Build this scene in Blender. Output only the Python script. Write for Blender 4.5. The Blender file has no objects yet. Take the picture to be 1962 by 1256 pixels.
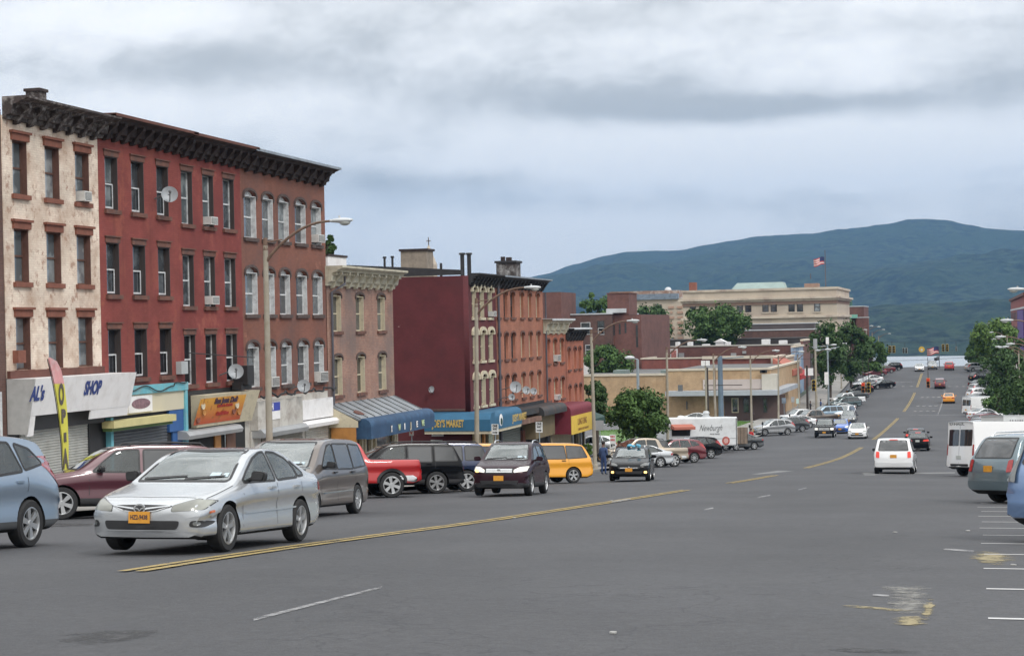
HAZE = True
import bpy, bmesh, math, random
from mathutils import Vector, Matrix, noise
from mathutils.bvhtree import BVHTree
R = math.radians
scene = bpy.context.scene
C = scene.collection
random.seed(7)
FPX = 3300.0
TH = math.atan(881 / FPX)          # street runs along +Y, the camera is turned this much to its left
RHO = R(1.2)

# ---------------------------------------------------------------- geometry of the place
PROF = [(-60, 2.2), (0, -1.6), (17.9, -2.66), (33.7, -3.84), (56.3, -5.45), (82.5, -7.27), (98.3, -8.25), (125, -9.75), (147.5, -10.66),
        (168, -11.3), (195, -11.9), (220, -12.3), (247, -12.5), (268, -12.35), (288, -11.9), (308, -11.15), (328, -10.2), (343, -9.8), (360, -9.75), (380, -10.1),
        (420, -11.6), (500, -16), (620, -24), (900, -44), (1100, -55), (1400, -70)]
def gz(y):
    P = PROF
    if y <= P[0][0]: return P[0][1]
    if y >= P[-1][0]: return P[-1][1]
    for i in range(len(P) - 1):
        if P[i][0] <= y <= P[i + 1][0]: break
    def tan(j):
        if j <= 0 or j >= len(P) - 1:
            k = 0 if j <= 0 else len(P) - 2
            return (P[k + 1][1] - P[k][1]) / (P[k + 1][0] - P[k][0])
        return (P[j + 1][1] - P[j - 1][1]) / (P[j + 1][0] - P[j - 1][0])
    h = P[i + 1][0] - P[i][0]; t = (y - P[i][0]) / h
    m0, m1 = tan(i) * h, tan(i + 1) * h
    return ((2*t**3 - 3*t*t + 1) * P[i][1] + (t**3 - 2*t*t + t) * m0 + (-2*t**3 + 3*t*t) * P[i + 1][1] + (t**3 - t*t) * m1)
def gx(x, y): return gz(y) - .022*min(12.3, max(0.0, -9.2 - x))     # crowned road, lower towards the left kerb
def ray(px, py):
    u, w = px - 981, 628 - py
    a = u * math.cos(RHO) + w * math.sin(RHO); b = -u * math.sin(RHO) + w * math.cos(RHO)
    return Vector((-math.sin(TH) * FPX + a * math.cos(TH), math.cos(TH) * FPX + a * math.sin(TH), b))
def onx(px, py, x):                # where the line of sight meets the plane X = x
    r = ray(px, py); t = x / r.x; return (r.y * t, r.z * t)
def ony(px, py, y):
    r = ray(px, py); t = y / r.y; return (r.x * t, r.z * t)
def gnd(px, py):                   # where it meets the street surface
    r = ray(px, py); y = 8.0
    while y < 900:
        if r.z * y / r.y < gx(r.x * y / r.y, y): break
        y += .1
    return (r.x * y / r.y, y, gx(r.x * y / r.y, y))
LX = -28.5                         # building line on the left
def F(px, py, off=0.0): return onx(px, py, LX + off)

# ---------------------------------------------------------------- objects
def link(o, parent=None):
    C.objects.link(o)
    if parent is not None: o.parent = parent
    return o
def tag(o, label=None, cat=None, group=None, kind=None):
    if label: o['label'] = label
    if cat: o['category'] = cat
    if group: o['group'] = group
    if kind: o['kind'] = kind
    return o
def thing(name, label, cat, loc=(0, 0, 0), group=None):
    o = bpy.data.objects.new(name, None); o.empty_display_size = .2
    link(o); o.location = loc
    return tag(o, label, cat, group)
def wloc(o):
    v = Vector((0, 0, 0))
    while o is not None: v += o.location; o = o.parent
    return v
def copy_tree(o, parent=None):
    c = o.copy(); C.objects.link(c); c.parent = parent
    for ch in o.children: copy_tree(ch, c)
    return c

class MB:
    def __init__(s): s.v = []; s.f = []; s.mi = []; s.m = 0
    def add(s, vs, fs):
        n = len(s.v); s.v += [tuple(v) for v in vs]
        for f in fs: s.f.append(tuple(n + i for i in f)); s.mi.append(s.m)
        return s
    def box(s, x0, x1, y0, y1, z0, z1):
        if x0 > x1: x0, x1 = x1, x0
        if y0 > y1: y0, y1 = y1, y0
        if z0 > z1: z0, z1 = z1, z0
        return s.add([(x0,y0,z0),(x1,y0,z0),(x1,y1,z0),(x0,y1,z0),(x0,y0,z1),(x1,y0,z1),(x1,y1,z1),(x0,y1,z1)],
                     [(3,2,1,0),(4,5,6,7),(0,1,5,4),(1,2,6,5),(2,3,7,6),(3,0,4,7)])
    def tube(s, pts, rad, n=8, caps=True):
        pts = [Vector(p) for p in pts]
        if not isinstance(rad, (list, tuple)): rad = [rad] * len(pts)
        vs = []; fs = []
        for i, p in enumerate(pts):
            d = (pts[min(i+1, len(pts)-1)] - pts[max(i-1, 0)]).normalized()
            a = Vector((0,0,1)) if abs(d.z) < .9 else Vector((1,0,0))
            u = d.cross(a).normalized(); w = u.cross(d)
            for k in range(n):
                t = 2*math.pi*k/n; vs.append(p + (u*math.cos(t) + w*math.sin(t)) * rad[i])
        for i in range(len(pts)-1):
            for k in range(n):
                a, b = i*n+k, i*n+(k+1) % n; fs.append((a, b, b+n, a+n))
        if caps: fs.append(tuple(range(n-1, -1, -1))); fs.append(tuple((len(pts)-1)*n+k for k in range(n)))
        return s.add(vs, fs)
    def cyl(s, p0, p1, r0, r1=None, n=12): return s.tube([p0, p1], [r0, r0 if r1 is None else r1], n)
    def prism(s, poly, vec):
        n = len(poly); poly = [Vector(p) for p in poly]; vec = Vector(vec)
        return s.add(poly + [p + vec for p in poly], [tuple(range(n-1, -1, -1)), tuple(range(n, 2*n))] + [(i, (i+1) % n, n+(i+1) % n, n+i) for i in range(n)])
    def prof_y(s, prof, y0, y1, x=None):      # profile of (outward, z) swept along the street, from the building line
        x = LX if x is None else x
        return s.prism([(x + o, y0, z) for o, z in prof], (0, y1 - y0, 0))
    def ell(s, c, r, nu=14, nv=8):
        vs = []; fs = []
        for j in range(nv+1):
            ph = math.pi*j/nv
            for i in range(nu):
                t = 2*math.pi*i/nu; vs.append((c[0]+r[0]*math.sin(ph)*math.cos(t), c[1]+r[1]*math.sin(ph)*math.sin(t), c[2]+r[2]*math.cos(ph)))
        for j in range(nv):
            for i in range(nu): a, b = j*nu+i, j*nu+(i+1) % nu; fs.append((a+nu, b+nu, b, a))
        return s.add(vs, fs)
    def lathe(s, prof, c, ax='z', n=20):      # prof (r, h)
        vs = []; fs = []
        for r, h in prof:
            for k in range(n):
                t = 2*math.pi*k/n; a, b = r*math.cos(t), r*math.sin(t)
                vs.append({'z': (c[0]+a, c[1]+b, c[2]+h), 'y': (c[0]+a, c[1]+h, c[2]+b), 'x': (c[0]+h, c[1]+a, c[2]+b)}[ax])
        for i in range(len(prof)-1):
            for k in range(n): a, b = i*n+k, i*n+(k+1) % n; fs.append((a, b, b+n, a+n))
        return s.add(vs, fs)
    def mesh(s, name, off=None):
        me = bpy.data.meshes.new(name)
        vs = s.v if off is None else [(a-off[0], b-off[1], c-off[2]) for a, b, c in s.v]
        me.from_pydata(vs, [], s.f); me.polygons.foreach_set('material_index', s.mi)
        return me
    def build(s, name, mats, parent=None, world=True, smooth=False, angle=35, fix=True):
        off = wloc(parent) if (parent is not None and world) else None
        me = s.mesh(name, off)
        if fix:
            bm = bmesh.new(); bm.from_mesh(me); bmesh.ops.recalc_face_normals(bm, faces=bm.faces); bm.to_mesh(me); bm.free()
        if not isinstance(mats, (list, tuple)): mats = [mats]
        for m in mats: me.materials.append(m)
        if smooth: smooth_mesh(me, angle)
        return link(bpy.data.objects.new(name, me), parent)
def smooth_mesh(me, angle=35):
    me.polygons.foreach_set('use_smooth', [True]*len(me.polygons)); me.set_sharp_from_angle(angle=R(angle))

def mesh_of(curve_obj):
    C.objects.link(curve_obj); dg = bpy.context.evaluated_depsgraph_get(); dg.update()
    me = bpy.data.meshes.new_from_object(curve_obj.evaluated_get(dg))
    cu = curve_obj.data; bpy.data.objects.remove(curve_obj); bpy.data.curves.remove(cu)
    return me
FACE_X = Matrix(((0,0,1,0),(1,0,0,0),(0,1,0,0),(0,0,0,1)))     # text reads on a wall that faces +X
FACE_CAM = Matrix(((1,0,0,0),(0,0,-1,0),(0,1,0,0),(0,0,0,1)))  # text reads on a board that faces -Y
def text(s, size, mat, parent, pos, rot=FACE_X, name='lettering', width=None, off=.004, extr=.004, shear=0, spacing=1.0, world=True, post=None):
    cu = bpy.data.curves.new('t', 'FONT'); cu.body = s; cu.size = size; cu.align_x = 'CENTER'; cu.align_y = 'CENTER'
    cu.extrude = extr; cu.offset = off; cu.shear = shear; cu.space_character = spacing; cu.resolution_u = 3
    me = mesh_of(bpy.data.objects.new('t', cu))
    if width:
        xs = [v.co.x for v in me.vertices]; w = max(xs) - min(xs)
        me.transform(Matrix.Diagonal((width / w, 1, 1, 1)))
    if post is not None: me.transform(post)
    p = Vector(pos)
    if world and parent is not None: p = p - wloc(parent)
    me.transform(Matrix.Translation(p) @ rot)
    me.materials.clear(); me.materials.append(mat); me.name = name
    return link(bpy.data.objects.new(name, me), parent)
def cut_wall(outer, holes, thick):             # flat wall with holes in local XY, thickness along Z
    cu = bpy.data.curves.new('w', 'CURVE'); cu.dimensions = '2D'; cu.fill_mode = 'BOTH'; cu.extrude = thick/2
    for poly in [outer] + holes:
        sp = cu.splines.new('POLY'); sp.points.add(len(poly)-1)
        for p, q in zip(sp.points, poly): p.co = (q[0], q[1], 0, 1)
        sp.use_cyclic_u = True
    return mesh_of(bpy.data.objects.new('w', cu))

# ---------------------------------------------------------------- materials
MATS = {}
def nodes(name):
    m = bpy.data.materials.new(name); m.use_nodes = True; nt = m.node_tree; nt.nodes.clear()
    out = nt.nodes.new('ShaderNodeOutputMaterial'); b = nt.nodes.new('ShaderNodeBsdfPrincipled'); nt.links.new(b.outputs[0], out.inputs[0])
    MATS[name] = m
    return m, nt, b
def N(nt, t, **kw):
    n = nt.nodes.new(t)
    for k, v in kw.items():
        if k.startswith('i_'): n.inputs[int(k[2:]) if k[2:].isdigit() else k[2:].replace('_', ' ')].default_value = v
        else: setattr(n, k, v)
    return n
def col(c): return (c[0], c[1], c[2], 1)
def mixc(nt, fac, a, b, mode='MIX'):
    m = nt.nodes.new('ShaderNodeMix'); m.data_type = 'RGBA'; m.blend_type = mode; m.clamp_factor = True
    for sock, v in ((m.inputs[0], fac), (m.inputs[6], a), (m.inputs[7], b)):
        if hasattr(v, 'is_linked') or isinstance(v, bpy.types.NodeSocket): nt.links.new(v, sock)
        elif isinstance(v, (int, float)): sock.default_value = v
        else: sock.default_value = col(v)
    return m.outputs[2]
def ramp(nt, src, p0, p1, a=0.0, b=1.0):
    r = nt.nodes.new('ShaderNodeMapRange'); r.inputs[1].default_value = p0; r.inputs[2].default_value = p1
    r.inputs[3].default_value = a; r.inputs[4].default_value = b; nt.links.new(src, r.inputs[0]); return r.outputs[0]
def nz(nt, scale, detail=4, vec=None, rough=.6):
    n = N(nt, 'ShaderNodeTexNoise'); n.inputs['Scale'].default_value = scale; n.inputs['Detail'].default_value = detail; n.inputs['Roughness'].default_value = rough
    if vec is None:
        g = N(nt, 'ShaderNodeNewGeometry'); vec = g.outputs['Position']
    nt.links.new(vec, n.inputs['Vector']); return n.outputs['Fac']
def bump(nt, b, src, strength=.3, dist=.02):
    bp = N(nt, 'ShaderNodeBump'); bp.inputs['Strength'].default_value = strength; bp.inputs['Distance'].default_value = dist
    nt.links.new(src, bp.inputs['Height']); nt.links.new(bp.outputs[0], b.inputs['Normal'])
def mat(name, c, rough=.6, metal=0, var=.12, scale=2.0, spec=.5, coat=0, emit=None, es=1, obj=False, dirt=None, dscale=.8):
    if name in MATS: return MATS[name]
    m, nt, b = nodes(name)
    b.inputs['Roughness'].default_value = rough; b.inputs['Metallic'].default_value = metal; b.inputs['Specular IOR Level'].default_value = spec
    b.inputs['Coat Weight'].default_value = coat; b.inputs['Coat Roughness'].default_value = .08
    vec = None
    if obj: vec = N(nt, 'ShaderNodeTexCoord').outputs['Object']
    if var or dirt:
        f = ramp(nt, nz(nt, scale, 5, vec), .25, .75, 1 - var, 1 + var)
        cc = N(nt, 'ShaderNodeVectorMath', operation='SCALE'); cc.inputs[0].default_value = c; nt.links.new(f, cc.inputs['Scale'])
        o = cc.outputs[0]
        if dirt:
            o = mixc(nt, ramp(nt, nz(nt, dscale, 8, vec, .7), .48, .68), o, dirt)
        nt.links.new(o, b.inputs['Base Color'])
    else: b.inputs['Base Color'].default_value = col(c)
    if emit: b.inputs['Emission Color'].default_value = col(emit); b.inputs['Emission Strength'].default_value = es
    return m
def wallvec(nt):                                  # (X+Y, Z) so bricks lie right on walls along and across the street
    g = N(nt, 'ShaderNodeNewGeometry'); s = N(nt, 'ShaderNodeSeparateXYZ'); nt.links.new(g.outputs['Position'], s.inputs[0])
    a = N(nt, 'ShaderNodeMath', operation='ADD'); nt.links.new(s.outputs[0], a.inputs[0]); nt.links.new(s.outputs[1], a.inputs[1])
    c = N(nt, 'ShaderNodeCombineXYZ'); nt.links.new(a.outputs[0], c.inputs[0]); nt.links.new(s.outputs[2], c.inputs[1])
    return c.outputs[0], s.outputs[2]
def brick(name, c1, c2, mortar, stain=None, stain_at=(.5, .7), sscale=.5, patch=None, patch_at=(.55, .62), pscale=1.2, streak=True, joints=1.0):
    m, nt, b = nodes(name); v, z = wallvec(nt)
    br = N(nt, 'ShaderNodeTexBrick'); nt.links.new(v, br.inputs['Vector'])
    br.inputs['Color1'].default_value = col(c1); br.inputs['Color2'].default_value = col(c2); br.inputs['Mortar'].default_value = col(mortar)
    br.inputs['Scale'].default_value = 1; br.inputs['Brick Width'].default_value = .22; br.inputs['Row Height'].default_value = .075
    br.inputs['Mortar Size'].default_value = .008 * joints; br.inputs['Mortar Smooth'].default_value = .3; br.inputs['Bias'].default_value = 0
    o = br.outputs[0]
    o2 = mixc(nt, 1.0, o, (1, 1, 1), 'MULTIPLY')
    mm = o2.node; f = ramp(nt, nz(nt, .9, 6), .3, .7, .8, 1.18); cmb = N(nt, 'ShaderNodeCombineColor')
    for i in range(3): nt.links.new(f, cmb.inputs[i])
    nt.links.new(cmb.outputs[0], mm.inputs[7]); o = o2
    if patch: o = mixc(nt, ramp(nt, nz(nt, pscale, 9, None, .75), *patch_at), o, patch)
    if stain: o = mixc(nt, ramp(nt, nz(nt, sscale, 7, None, .65), stain_at[0], stain_at[1], 0, .8), o, stain)
    if streak:
        mp = N(nt, 'ShaderNodeMapping'); mp.inputs['Scale'].default_value = (2.2, .12, 1); nt.links.new(v, mp.inputs[0])
        s2 = nz(nt, 1.0, 5, mp.outputs[0]); o = mixc(nt, ramp(nt, s2, .56, .8, 0, .45), o, tuple(x * .35 for x in c1))
    nt.links.new(o, b.inputs['Base Color']); b.inputs['Roughness'].default_value = .85
    bump(nt, b, br.outputs['Fac'], -.35, .01)
    return m
# ---------------------------------------------------------------- camera, light, sky
cam = bpy.data.objects.new('camera', bpy.data.cameras.new('camera')); C.objects.link(cam)
rv = Vector((math.cos(TH), math.sin(TH), 0)); fv = Vector((-math.sin(TH), math.cos(TH), 0)); uv = Vector((0, 0, 1))
cx_ = rv * math.cos(RHO) - uv * math.sin(RHO); cy_ = rv * math.sin(RHO) + uv * math.cos(RHO)
cam.matrix_world = Matrix((cx_, cy_, -fv)).transposed().to_4x4()
cam.data.sensor_width = 36; cam.data.lens = FPX / 1962 * 36; cam.data.clip_start = .3; cam.data.clip_end = 30000
scene.camera = cam
scene.view_settings.view_transform = 'Standard'; scene.view_settings.look = 'None'; scene.view_settings.exposure = 0; scene.view_settings.gamma = 1

w = bpy.data.worlds.new('World'); scene.world = w; w.use_nodes = True; nt = w.node_tree; nt.nodes.clear()
wo = N(nt, 'ShaderNodeOutputWorld'); bg = N(nt, 'ShaderNodeBackground'); nt.links.new(bg.outputs[0], wo.inputs[0])
tc = N(nt, 'ShaderNodeTexCoord'); sp = N(nt, 'ShaderNodeSeparateXYZ'); nt.links.new(tc.outputs['Generated'], sp.inputs[0])
def mth(op, a, b=None):
    n = N(nt, 'ShaderNodeMath', operation=op)
    for i, v in enumerate((a, b)):
        if v is None: continue
        if isinstance(v, (int, float)): n.inputs[i].default_value = v
        else: nt.links.new(v, n.inputs[i])
    return n.outputs[0]
zc = mth('MAXIMUM', sp.outputs[2], 0.0); zd = mth('ADD', zc, .11)
cb = N(nt, 'ShaderNodeCombineXYZ'); nt.links.new(mth('DIVIDE', sp.outputs[0], zd), cb.inputs[0]); nt.links.new(mth('DIVIDE', sp.outputs[1], zd), cb.inputs[1])
def cn(scale, det, off, rough=.55, dist=.3):
    mp = N(nt, 'ShaderNodeMapping'); mp.inputs['Location'].default_value = off; mp.inputs['Rotation'].default_value = (0, 0, TH); nt.links.new(cb.outputs[0], mp.inputs[0])
    mp.inputs['Scale'].default_value = (.75, 1.0, 1)
    n = N(nt, 'ShaderNodeTexNoise'); n.inputs['Scale'].default_value = scale; n.inputs['Detail'].default_value = det; n.inputs['Roughness'].default_value = rough; n.inputs['Distortion'].default_value = dist
    nt.links.new(mp.outputs[0], n.inputs['Vector']); return n.outputs['Fac']
n1 = cn(.55, 5, (3.1, 1.7, 0), .5)
def dn(scale, zs, det, rough, off, dist=.6):
    mp = N(nt, 'ShaderNodeMapping'); mp.inputs['Scale'].default_value = (1, 1, zs); mp.inputs['Location'].default_value = off; nt.links.new(tc.outputs['Generated'], mp.inputs[0])
    n = N(nt, 'ShaderNodeTexNoise'); n.inputs['Scale'].default_value = scale; n.inputs['Detail'].default_value = det; n.inputs['Roughness'].default_value = rough; n.inputs['Distortion'].default_value = dist
    nt.links.new(mp.outputs[0], n.inputs['Vector']); return n.outputs['Fac']
n2 = dn(6.0, 2.3, 8, .58, (1.3, .4, .7), .15); n3 = dn(16, 1.7, 7, .62, (4.1, 2.4, .3), .1)
cl = mth('ADD', mth('ADD', mth('MULTIPLY', n1, .14), mth('MULTIPLY', n2, .56)), mth('MULTIPLY', n3, .30))
# the broad bands of this particular cloud deck, placed by direction (azimuth offset from the view, elevation)
az = mth('ARCTAN2', mth('MULTIPLY', sp.outputs[0], -1), sp.outputs[1]); el = mth('ARCSINE', sp.outputs[2])
def blob(px, py, sx, sy, amp):
    r = ray(px, py).normalized(); a0 = math.atan2(-r.x, r.y); e0 = math.asin(r.z)
    wob = mth('MULTIPLY', mth('SUBTRACT', n2, .5), .035)
    da = mth('DIVIDE', mth('SUBTRACT', az, a0), sx / FPX); de = mth('DIVIDE', mth('ADD', mth('SUBTRACT', el, e0), wob), sy / FPX)
    q = mth('ADD', mth('MULTIPLY', da, da), mth('MULTIPLY', de, de))
    return mth('MULTIPLY', mth('POWER', 2.718, mth('MULTIPLY', q, -1)), amp)
for b_ in [(1380, 205, 300, 22, -.22), (1150, 175, 220, 26, -.10), (220, 130, 300, 34, -.09), (300, 40, 500, 36, .08), (760, 150, 160, 22, -.04), (1560, 285, 460, 46, .30), (950, 250, 160, 50, .08), (1250, 90, 420, 30, .07),
           (300, 210, 260, 30, .08), (1750, 330, 260, 30, .05), (1350, 378, 460, 30, -.05), (840, 340, 260, 30, -.05), (900, 450, 700, 60, .09), (1500, 400, 500, 40, .04), (1850, 180, 160, 60, -.05), (1300, 480, 420, 30, .02), (1750, 60, 250, 30, -.05), (780, 420, 260, 40, .03), (1100, 440, 260, 24, .08)]:
    cl = mth('ADD', cl, blob(*b_))
mr = N(nt, 'ShaderNodeMapRange'); mr.inputs[1].default_value = .35; mr.inputs[2].default_value = .64; mr.interpolation_type = 'SMOOTHSTEP'; nt.links.new(cl, mr.inputs[0])
cr = N(nt, 'ShaderNodeValToRGB'); nt.links.new(mr.outputs[0], cr.inputs[0])
e = cr.color_ramp.elements; e[0].position = 0; e[0].color = (.56, .565, .55, 1); e[1].position = 1; e[1].color = (1.10, 1.09, 1.07, 1)
m_ = e.new(.5); m_.color = (.86, .86, .845, 1)
cie = mth('ADD', .93, mth('MULTIPLY', zc, 1.55))
cs = N(nt, 'ShaderNodeVectorMath', operation='SCALE'); nt.links.new(cr.outputs[0], cs.inputs[0]); nt.links.new(cie, cs.inputs['Scale'])
sky = N(nt, 'ShaderNodeTexSky'); sky.sky_type = 'NISHITA'; sky.sun_disc = False; sky.sun_elevation = R(44); sky.sun_rotation = R(128)
ss = N(nt, 'ShaderNodeVectorMath', operation='SCALE'); nt.links.new(sky.outputs[0], ss.inputs[0]); ss.inputs['Scale'].default_value = .1
nt.links.new(mixc(nt, .96, ss.outputs[0], cs.outputs[0]), bg.inputs[0]); bg.inputs[1].default_value = 1.0
sun = bpy.data.objects.new('sun', bpy.data.lights.new('sun', 'SUN')); C.objects.link(sun)
sun.data.energy = 1.5; sun.data.angle = R(10); sun.data.color = (1, .97, .93)
sun.rotation_euler = Vector((math.sin(R(128)) * math.cos(R(44)), math.cos(R(128)) * math.cos(R(44)), math.sin(R(44)))).to_track_quat('Z', 'Y').to_euler()

# ---------------------------------------------------------------- ground, road, river, hills
def strip(xa, xb, y0, y1, dz, step=2.0, nx=1):
    mb = MB(); n = max(1, int((y1 - y0) / step)); vs = []; fs = []
    for i in range(n + 1):
        y = y0 + (y1 - y0) * i / n
        for k in range(nx + 1): vs.append((xa + (xb - xa) * k / nx, y, gx(xa + (xb - xa) * k / nx, y) + dz))
    for i in range(n):
        for k in range(nx): a = i*(nx+1)+k; fs.append((a, a+1, a+nx+2, a+nx+1))
    mb.add(vs, fs); return mb
m, nt, b = nodes('asphalt')
g = N(nt, 'ShaderNodeNewGeometry'); P_ = g.outputs['Position']
mp = N(nt, 'ShaderNodeMapping'); mp.inputs['Scale'].default_value = (.32, .05, 1); nt.links.new(P_, mp.inputs[0])
f1 = nz(nt, 1.0, 6, mp.outputs[0]); f2 = nz(nt, .35, 8, P_, .7); f3 = nz(nt, 45, 3, P_, .8)
o = mixc(nt, ramp(nt, f1, .32, .66), (.045, .046, .049), (.084, .084, .086))
o = mixc(nt, ramp(nt, nz(nt, 5.5, 6, P_, .75), .40, .66, 0, .5), o, (.048, .048, .051))
o = mixc(nt, ramp(nt, nz(nt, .9, 7, P_, .7), .52, .60, 0, .35), o, (.088, .087, .088))
o = mixc(nt, ramp(nt, f2, .42, .66, 0, .8), o, (.052, .053, .057))
o = mixc(nt, ramp(nt, nz(nt, .5, 8, P_, .7), .60, .72, 0, .55), o, (.042, .042, .045))
o = mixc(nt, ramp(nt, nz(nt, .11, 6, P_, .6), .45, .66, 0, .8), o, (.096, .097, .101))
o = mixc(nt, ramp(nt, f3, .35, .8, 0, .6), o, (.15, .15, .153))
vo = N(nt, 'ShaderNodeTexVoronoi'); vo.feature = 'DISTANCE_TO_EDGE'; vo.inputs['Scale'].default_value = .16
nn = N(nt, 'ShaderNodeTexNoise'); nn.inputs['Scale'].default_value = .8; nn.inputs['Detail'].default_value = 6; nt.links.new(P_, nn.inputs['Vector'])
va = N(nt, 'ShaderNodeVectorMath', operation='ADD'); vsx = N(nt, 'ShaderNodeVectorMath', operation='SCALE'); vsx.inputs['Scale'].default_value = 3.2; nt.links.new(nn.outputs['Color'], vsx.inputs[0])
nt.links.new(P_, va.inputs[0]); nt.links.new(vsx.outputs[0], va.inputs[1]); nt.links.new(va.outputs[0], vo.inputs['Vector'])
o = mixc(nt, ramp(nt, vo.outputs['Distance'], .001, .0045, .6, 0), o, (.04, .042, .047))
o = mixc(nt, ramp(nt, nz(nt, 14, 4, P_, .7), .63, .70, 0, .7), o, (.035, .035, .037))
o = mixc(nt, ramp(nt, nz(nt, 22, 3, P_, .7), .66, .72, 0, .6), o, (.17, .17, .17))
o = mixc(nt, ramp(nt, nz(nt, 1.7, 9, P_, .75), .62, .70, 0, .5), o, (.05, .052, .056))
o = mixc(nt, ramp(nt, nz(nt, 9, 6, P_, .85), .40, .60, 0, .35), o, (.030, .030, .033)); o = mixc(nt, ramp(nt, nz(nt, 6.3, 6, P_, .85), .56, .66, 0, .3), o, (.12, .12, .12))
o = mixc(nt, 1.0, o, (.80, .81, .85), 'MULTIPLY'); nt.links.new(o, b.inputs['Base Color']); b.inputs['Roughness'].default_value = .86; bump(nt, b, f3, .5, .012)
ASPH = m
GROUND = mat('ground_soil', (.10, .11, .10), .95, scale=.3, var=.3, dirt=(.06, .10, .03), dscale=.05)
CONC = mat('concrete', (.26, .25, .235), .85, scale=1.2, var=.18, dirt=(.19, .18, .165), dscale=.5)
CURB = mat('kerb_stone', (.20, .19, .17), .85, scale=2, var=.25)
GRASS = mat('grass', (.075, .15, .03), .9, scale=1.5, var=.4)

def gcol(y): return gz(y) - .55
mb = MB(); vs = []; fs = []
ys = [-60 + i * 6 for i in range(90)] + [480 + i * 25 for i in range(38)]
xs = [-3000, -1500, -700, -350, -180, -90, -45, -20, 5, 20, 60, 150, 400, 900, 2000, 3500]
for y in ys:
    for x in xs: vs.append((x, y, gcol(y)))
for i in range(len(ys) - 1):
    for k in range(len(xs) - 1): a = i*len(xs)+k; fs.append((a, a+1, a+len(xs)+1, a+len(xs)))
mb.add(vs, fs); tag(mb.build('ground', GROUND, smooth=True, angle=80), kind='structure')
tag(strip(-21.5, 5.2, -50, 640, 0, 2.5, 10).build('road', ASPH, smooth=True, angle=80), kind='structure')
for (a, b2) in ((83.6, 97.0), (128.5, 140)):
    tag(strip(-80, -21.5, a, b2, -.004, 2, 4).build('side_street', ASPH), kind='structure')
def pavement(x0, x1, y0, y1, name='pavement', m=CONC, h=.14):
    mb = MB(); n = max(1, int((y1-y0)/3)); 
    for i in range(n):
        a = y0 + (y1-y0)*i/n; c = y0 + (y1-y0)*(i+1)/n
        z = [(x, y, gx(x, y)+d) for d in (-.3, h) for x, y in ((x0, a), (x1, a), (x1, c), (x0, c))]
        mb.add(z, [(4,5,6,7), (0,1,5,4) if i == 0 else (1,2,6,5), (1,2,6,5), (3,0,4,7), (2,3,7,6) if i == n-1 else (3,0,4,7)])
    return tag(mb.build(name, m), kind='structure')
for a, c in ((-50, 83.6), (97, 128.5), (140, 420)):
    pavement(-28.6 if c < 130 else -27, -21.66, a, c); pavement(-21.66, -21.5, a, c, 'kerb', CURB, .15)
pavement(5.36, 11, -50, 420); pavement(5.2, 5.36, -50, 420, 'kerb', CURB, .15)
lot = strip(-75, -27, 140, 224, -.03, 4, 3); tag(lot.build('parking_lot', mat('lot_asphalt', (.115, .115, .12), .9, scale=.5, var=.2)), kind='structure')

# markings, 4 mm above the asphalt
def paint(name, c, lo, hi, scale=2.5, edge=0):
    m, nt, b = nodes(name); nf = nz(nt, scale, 10, None, .8)
    if edge:                                     # paint that has worn away from its rim inwards
        s_ = N(nt, 'ShaderNodeSeparateXYZ'); nt.links.new(N(nt, 'ShaderNodeTexCoord').outputs['Generated'], s_.inputs[0]); acc = nf
        for k in (0, 1):
            a = N(nt, 'ShaderNodeMath', operation='SUBTRACT'); nt.links.new(s_.outputs[k], a.inputs[0]); a.inputs[1].default_value = .5
            p = N(nt, 'ShaderNodeMath', operation='ABSOLUTE'); nt.links.new(a.outputs[0], p.inputs[0])
            ad = N(nt, 'ShaderNodeMath', operation='ADD'); nt.links.new(acc, ad.inputs[0]); nt.links.new(ramp(nt, p.outputs[0], .15, .5, 0, edge), ad.inputs[1]); acc = ad.outputs[0]
        nf = acc
    f = ramp(nt, nf, lo, hi)
    tr = N(nt, 'ShaderNodeBsdfTransparent'); mx = N(nt, 'ShaderNodeMixShader'); nt.links.new(f, mx.inputs[0]); nt.links.new(b.outputs[0], mx.inputs[2 if False else 1]); nt.links.new(tr.outputs[0], mx.inputs[2])
    nt.links.new(mx.outputs[0], [n for n in nt.nodes if n.type == 'OUTPUT_MATERIAL'][0].inputs[0])
    b.inputs['Base Color'].default_value = col(c); b.inputs['Roughness'].default_value = .7
    return m
YEL = paint('yellow_road_paint', (.34, .25, .085), .46, .70); WHI = paint('white_road_paint', (.50, .50, .50), .56, .80)
WFAINT = paint('faint_white_paint', (.26, .26, .265), .44, .66, 4, .06); YWORN = paint('worn_yellow_paint', (.27, .225, .12), .47, .60, 3.5, .16); WWORN = paint('worn_white_paint', (.21, .205, .19), .45, .62, 3.0, .16)
for y0, y1 in ((17.6, 56.3), (66.5, 82.5), (98, 148), (166, 221), (240, 288), (300, 331)):
    for dx in (-.17, .05):
        tag(strip(-9.2 + dx, -9.2 + dx + .13, y0, y1, .004, 1.5).build('yellow_centre_line', YEL), kind='structure')
def mark(pts, m, name='road_marking', dz=.005):
    q = [gnd(*p) for p in pts]; mb = MB(); n = 8
    vs = []; fs = []
    for i in range(n + 1):
        t = i / n
        for a, c in ((q[0], q[1]), (q[3], q[2])):
            x = a[0] + (c[0]-a[0])*t; y = a[1] + (c[1]-a[1])*t; vs.append((x, y, gx(x, y) + dz))
    for i in range(n): fs.append((2*i, 2*i+2, 2*i+3, 2*i+1))
    mb.add(vs, fs); return tag(mb.build(name, m), kind='structure')
ty = gnd(1900, 1187)[1]
for k in range(13):
    y = ty + k * 2.72
    if k > 11: m2 = WFAINT
    else: m2 = WHI
    mb = strip(.08 + .1*math.sin(k*3.1), 5.0, y, y + .11, .005, .06); tag(mb.build('parking_stall_line', m2), kind='structure')
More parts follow.
